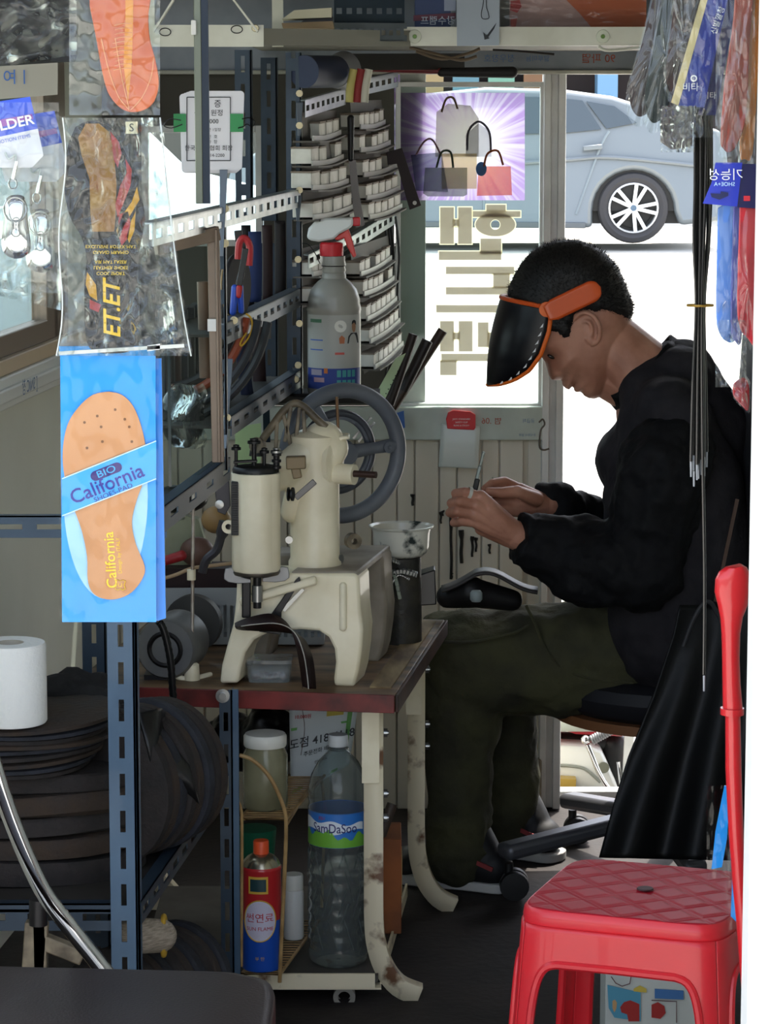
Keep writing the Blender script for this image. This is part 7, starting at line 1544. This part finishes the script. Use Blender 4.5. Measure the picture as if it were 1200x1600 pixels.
# red long-handled tool and blue packs by the door post
rt_ = thing('red_handle_tool', P(1150, 1440, 3.05), 'long red plastic handle with rounded grip leaning by the white post', 'tool')
YT = 3.05
def sweepx(pts, name, mt, d=.022, n=14):
    m = M(); vs = []
    for (x_, y_, w_) in pts:
        c = P(x_, y_, YT); vs += [c+V((w_*.5*YT/FPX*cos(2*pi*j/n), d*.5*sin(2*pi*j/n), 0)) for j in range(n)]
    k = len(pts); m.add(vs, [(i*n+j, i*n+(j+1) % n, (i+1)*n+(j+1) % n, (i+1)*n+j) for i in range(k-1) for j in range(n)]+[tuple(range(n))[::-1], tuple((k-1)*n+j for j in range(n))]); return m.build(name, mt, rt_)
rp_m = mat('red_handle', 'c81e26', .3, coat=.3)
sweepx([(1157, 883, 8), (1150, 886, 34), (1147, 893, 48), (1145, 905, 56), (1144, 925, 56), (1145, 945, 48), (1143, 965, 36), (1142, 990, 30), (1142, 1030, 28), (1143, 1070, 29), (1145, 1108, 32)], 'grip', rp_m)
sweepx([(1144, 1106, 38), (1144, 1116, 38)], 'collar', rp_m, .028)
sweepx([(1145, 1114, 24), (1146, 1200, 26), (1150, 1300, 24), (1155, 1380, 22), (1160, 1440, 20), (1168, 1560, 18), (1172, 1640, 18)], 'shaft', rp_m, .018)
for i, (pts, lb_) in enumerate((([(1132, 1228), (1141, 1228), (1136, 1310), (1128, 1355), (1112, 1358), (1118, 1300)], 'bright blue insole pack in clear film hanging above the red stool'), ([(1146, 1330), (1152, 1300), (1156, 1400), (1150, 1440), (1142, 1432)], 'second bright blue pack lower down by the red handle'))):
    t = thing('blue_pack', P(1128+14*i, 1360+80*i, 3.1), lb_, 'insole pack'); fl(t, pts, 3.1-.03*i, cyan, 'card', .002)
    xs = [a for a, b in pts]; ys = [b for a, b in pts]; bagfilm(t, min(xs)-8, min(ys), max(xs)+2, max(ys)+14, 3.085-.03*i, clr, .003, 4, n=14)
# black leather apron
apm = mat('apron_black', '060607', .5, bump=.2, bscale=40, spec=.3)
ap = thing('leather_apron', P(1060, 1340, 4.72), 'black leather apron hanging down from the seated person\'s lap side', 'apron')
def apron(u, v):
    xl = [(0, 1062), (.12, 1052), (.35, 1022), (.6, 982), (.8, 957), (1.01, 935)]
    for (a, b), (c, d_) in zip(xl, xl[1:]):
        if v <= c: x0 = b+(d_-b)*(v-a)/(c-a); break
    x1_ = 1190+10*v; y0 = 945+395*v+6*u*v
    return P(x0+(x1_-x0)*u, y0, 4.86-.12*v+.02*sin(u*16+v*2)*v+.01*sin(u*5))
M().grid(apron, 60, 40).build('skirt', apm, ap, solid=.003)
M().tube(smoothpath([P(a, b, 4.82) for a, b in ((1068, 1010), (1085, 965), (1105, 940), (1122, 960), (1145, 1010))], 5), .004, 8).build('edge_fold', mat('fold_grey', '232326', .6), ap)
M().bar(P(1118, 940, 4.86), P(1152, 780, 4.9), .006, .004, (0, 1, 0)).build('brown_strap', mat('strap_brown', '4a3326', .5), ap)

# ================= OVERHEAD SHELF =================
ow = mat('angle_white', 'd8d6c9', .45, col2='c4c1b2', vscale=10)
oh = thing('overhead_shelf', P(700, 70, 5.0), 'white angle-iron overhead shelf crossing above the window', 'shelf')
ya_ = 5.0; za = P(0, 70, ya_).z; zb2 = P(0, 42, ya_).z
xl_ = P(630, 50, ya_).x; xr_ = .84
M().box(((xl_+xr_)/2, ya_, (za+zb2)/2), (xr_-xl_, .003, zb2-za)).box(((xl_+xr_)/2, ya_+.015, za), (xr_-xl_, .03, .003)).build('front_angle', ow, oh, weld=False)
M().box(((P(380, 0, ya_).x+xr_)/2, 5.38, za+.004), (xr_-P(380, 0, ya_).x, .74, .004)).build('board', mat('shelf_under', '6b675d', .7), oh)
for a in (648, 942): b_ = M().lathe([(.001, 0), (.0115, 0), (.011, .003), (.004, .004), (.001, .0035)], P(a, 57, ya_-.002), (0, -1, 0), 24).build('washer', mat('washer_pale', 'c9cbb8', .4), oh); M().lathe([(.001, 0), (.004, 0), (.0035, .003), (.001, .003)], P(a, 57, ya_-.006), (0, -1, 0), 8).build('bolt', mat('bolt_green', '5d7a3a', .4, metal=.4), b_)
yb_ = 4.6; M().bar(P(385, 57, yb_), P(640, 60, ya_), .004, .026, Z).build('side_angle', mat('angle_grey', '8e8b80', .5), oh)
M().bar(P(230, 56, yb_), P(412, 56, yb_), .004, .034, Z).build('near_angle', ow, oh)
M().bar(P(300, 50, yb_-.004), P(350, -60, yb_-.004), .002, .001).build('hidden_tab', ow, oh) if False else None
M().bar(P(403, 50, yb_-.003), P(335, -40, yb_-.003), .003, .022, (0, 1, 0)).build('brace', ow, oh); M().bar(P(240, 50, yb_-.003), P(290, -30, yb_-.003), .003, .022, (0, 1, 0)).build('brace', ow, oh)
M().lathe([(.001, 0), (.006, 0), (.005, .003), (.001, .003)], P(399, 44, yb_-.006), (0, -1, 0), 14).build('bolt', mat('brass_bolt', ''), oh)
for a in ((370, 46), (258, 50)): M().tube([P(a[0], a[1], yb_-.004)+V((.009*cos(2*pi*k/20), 0, .006*sin(2*pi*k/20))) for k in range(20)], .0008, 5, closed=True).build('wire_ring', darks, oh)
for xx in (P(412, 0, yb_).x, .8): M().bar((xx, 5.2, za), (xx, 5.2, 2.115), .02, .003).build('hanger', ow, oh)
M().bar(P(232, 56, yb_)+V((0, 0, .01)), (P(232, 56, yb_).x, yb_, 2.115), .02, .003).build('hanger', ow, oh)
sr = M().slotbar(P(522, 64, 4.85), P(636, 64, 4.96), .030, Z, .02, Yv, sl=.009, gap=.008, sw=.011, slot2=False).build('slotted_bar', mat('grey_steel_dull', '')); tag(sr, 'dull slotted steel bar lying on the overhead shelf corner', 'bar')
sr2 = M().slotbar(P(522, 36, 4.88), P(632, 36, 4.98), .040, Z, .02, Yv, sl=.012, gap=.010, sw=.010, slot2=False).build('slotted_bar', dblue); tag(sr2, 'dark slotted steel bar above the dull one on the overhead shelf', 'bar')
bkk = thing('wooden_wedge', P(480, 42, 4.8), 'pale wooden wedge board stacked on the overhead shelf', 'board'); M().prism([P(a, b, 4.8) for a, b in ((440, 30), (460, 16), (518, 12), (518, 27))], (0, .1, 0)).build('board', mat('pale_wood', 'b5ae97', .6), bkk)
bk2 = M().prism([P(a, b, 4.8) for a, b in ((440, 36), (520, 33), (522, 44), (442, 44))], (0, .1, 0)).build('brown_board', mat('brown_board', '7a6448', .6)); tag(bk2, 'brown wooden board under the pale wedge on the overhead shelf', 'board')
M().prism([P(a, b, 4.82) for a, b in ((478, 28), (520, 26), (520, 34), (470, 35))], (0, .1, 0)).build('dark_insert', darks, bkk)
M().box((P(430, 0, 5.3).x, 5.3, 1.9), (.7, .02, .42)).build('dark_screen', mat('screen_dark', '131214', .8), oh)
bb = thing('blue_box', P(680, 45, 5.06), 'blue box with white mirrored Korean letters on the overhead shelf', 'box')
bz2 = za+.007; M().box((P(676, 20, 5.08).x, 5.10, bz2+.06), (.062, .08, .12)).build('carton', mat('box_blue', '20345f', .5), bb)
M().text('강수램프', P(684, 33, 5.057), X, UPC, .0165, mirror=True, bold=.01).build('lettering', mat('pale_lettering', 'b5bccb', .5), bb, smooth=0, weld=False)
flx = M().prism([P(a, b, 5.058) for a, b in ((694, -5), (712, -5), (712, 17), (694, 17))], (0, .001, 0)).build('print_patch', mat('lilac_patch', '8a93a8', .5), bb); M().prism([P(a, b, 5.058) for a, b in ((646, 24), (712, 20), (712, 29), (646, 33))], (0, .0006, 0)).build('red_stripe', mat('dark_red_stripe', '5a2038', .5), bb)
gc_ = thing('hanging_card', P(747, 70, 4.98), 'grey card printed with a binder clip outline hanging over the shelf edge', 'card')
M().prism([P(a, b, 4.985) for a, b in ((713, -40), (781, -40), (780, 71), (714, 72))], (0, .001, 0)).build('card', mat('grey_card', '9aa2ac', .5), gc_)
M().tube(smoothpath([P(a, b, 4.983) for a, b in ((756, -20), (755, 5), (752, 20), (753, 28), (758, 30), (764, 28), (763, 20), (760, 8), (761, -20)) ], 4), .0007, 5).build('clip_outline', pk, gc_)
fl(gc_, [(755, 50), (765, 60), (757, 62)], 4.983, pk, 'print_mark', .0004); fl(gc_, [(760, 56), (776, 35), (772, 45), (763, 58)], 4.983, pk, 'print_mark', .0004)
pcs = thing('orange_picture_pack', P(890, 42, 5.05), 'large orange and pink printed pack behind clear plastic on the overhead shelf', 'pack')
M().prism([P(a, b, 5.08) for a, b in ((784, -60), (1010, -60), (1010, 44), (784, 46))], (0, .03, 0)).build('pack', mat('pack_pink', 'b5908c', .5, col2='a58078', vscale=4), pcs)
for pts_, c_ in (([(878, -60), (1010, -60), (1010, 42), (925, 44), (905, 20), (880, -5)], 'b0552e'), ([(798, 2), (812, 0), (815, 10), (808, 20), (797, 16)], 'a83a3a'), ([(798, 30), (808, 28), (806, 42), (798, 42)], 'b85a50'), ([(780, 0), (796, 0), (796, 40), (782, 44)], '6e6a66')): fl(pcs, pts_, 5.078, mat('pp'+c_, c_, .5), 'printed_area', .0005)
bagfilm(pcs, 784, -60, 1010, 45, 5.04, clr, .006, 4, n=30)
wj = thing('wire_bundle', P(700, 86, 5.3), 'tangle of dusty tan wires and twigs under the overhead shelf', 'wires')
for k, p_ in enumerate(([(650, 80), (690, 92), (730, 84), (750, 76)], [(640, 74), (680, 84), (720, 94), (745, 88)], [(770, 78), (810, 80), (866, 85)])): M().tube(smoothpath([P(a, b, 5.3) for a, b in p_], 5), .003 if k < 2 else .0022, 7).build('wire', mat('dusty_tan' if k < 2 else 'wire_dark', '6d5d4c' if k < 2 else '2a2420', .7), wj)
hb_ = thing('hook_bar', P(600, 100, 5.35), 'black bar with hooks above the heel racks', 'bar'); M().bar(P(540, 97, 5.3), P(720, 96, 5.5), .02, .03, Z).build('bar', blackm, hb_)
# hose end/rag
rgx = thing('rope_end', P(960, 75, 5.0), 'short white cord hanging from the overhead shelf edge', 'cord'); M().tube(smoothpath([P(a, b, 4.99) for a, b in ((935, 72), (945, 78), (965, 78), (1000, 74))], 4), .0028, 7).build('cord', ow, rgx)

# ================= MOTORCYCLE OUTSIDE =================
YMo = 6.02; mo = thing('motorcycle', P(930, 1255, YMo), 'red and silver motorcycle parked just outside the doorway', 'motorcycle')
mred = mat('moto_red', 'a3202b', .3, coat=.5); msil = mat('moto_silver', 'eceee9', .35, coat=.3, metal=.1)
def mp(a, b, dy=0): return P(a, b, YMo+dy)
M().prism([mp(a, b, .02) for a, b in ((780, 1136), (880, 1142), (900, 1148), (975, 1152), (982, 1140), (978, 1122), (900, 1110), (780, 1100))], (0, .16, 0)).build('side_panel', mred, mo, bevel=.006)
m = M(); m.cap(mp(790, 1122, 0), mp(930, 1127, 0), .030, .022, 20); m.build('seat', mat('seat_pale', 'b5bdb4', .4), mo)
cse = [(800, 1162), (925, 1168), (940, 1174), (950, 1195), (965, 1230), (963, 1243), (940, 1243), (880, 1228), (800, 1210)]
M().prism([mp(a, b, -.01) for a, b in cse], (0, .14, 0)).build('crankcase', msil, mo, bevel=.006)
M().tube(smoothpath([mp(a, b, -.014) for a, b in ((800, 1195), (870, 1196), (905, 1199), (920, 1206), (938, 1222))], 5), .0035, 8).build('case_rib', mat('rib_grey', '8d9188', .4), mo)
M().lathe([(.002, 0), (.012, 0), (.012, .004), (.002, .004)], mp(943, 1199, -.012), (0, -1, 0), 20).build('timing_plug', mat('plug_olive', '7d8070', .4), mo)
M().tube(smoothpath([mp(a, b, -.05) for a, b in ((918, 1163), (925, 1180), (935, 1205), (948, 1228), (958, 1237), (975, 1239))], 5), .0055, 10).build('kick_lever', chrome, mo)
kl = M(); d_ = (mp(968, 1133, -.05)-mp(924, 1157, -.05)); n_ = 13; pts = [mp(924, 1157, -.05)+d_*(i/(2*n_)) for i in range(2*n_+1)]
kl.tube(pts, [.0115 if i % 2 else .0095 for i in range(2*n_+1)], 14); kl.build('kick_rubber', mat('kick_grey', '77797c', .5), mo); M().ell(mp(915, 1156, -.05), .010).build('kick_knuckle', chrome, mo); M().ell(mp(969, 1132, -.05), .006).build('kick_tip', chrome, mo)
m = M(); m.cap(mp(960, 1165, .08), mp(965, 1215, .08), .03, .025); m.cap(mp(800, 1155, .08), mp(960, 1160, .08), .02, .02); m.build('engine', blackm, mo)
M().bar(mp(983, 1150, .02), mp(978, 1240, .02), .02, .012, (0, 1, 0)).build('frame_tube', msil, mo); M().cyl(mp(966, 1190, .02), mp(971, 1230, .02), .004).build('brake_rod', chrome, mo)
M().bar(mp(800, 1221, -.03), mp(899, 1226, -.03), .03, .03).build('footrest', mat('brass_yellow', 'b89a4a', .4, metal=.4), mo); M().cap(mp(800, 1234, -.03), mp(970, 1254, -.03), .012, .012).build('exhaust', chrome, mo)
for wx_2 in (640, 1240):
    c = P(wx_2, 1190, YMo+.08); c.z = .21; wl = M().tube([c+V((.24*cos(2*pi*k/40), 0, .24*sin(2*pi*k/40))) for k in range(40)], .028, 10, closed=True).build('wheel', mat('tyre', ''), mo)
    M().tube([c+V((.205*cos(2*pi*k/40), 0, .205*sin(2*pi*k/40))) for k in range(40)], .008, 8, closed=True).build('rim', chrome, wl); M().cyl(c-Yv*.03, c+Yv*.03, .03).build('hub', msil, wl)
    m = M()
    for k in range(16): a = 2*pi*k/16; m.cyl(c, c+V((.2*cos(a), 0, .2*sin(a))), .0015, n=5)
    m.build('spoke', chrome, wl, weld=False)
M().tube(smoothpath([P(1240, 1190, YMo+.08), P(1180, 1100, YMo+.08), P(1150, 1010, YMo+.08)], 3), .016, 10).build('fork', msil, mo); M().cap(P(980, 1080, YMo+.08), P(1120, 1040, YMo+.08), .07, .06).build('tank', mred, mo)
M().bar(mp(640, 1195, .08), mp(900, 1185, .08), .02, .03).build('swing_arm', msil, mo)
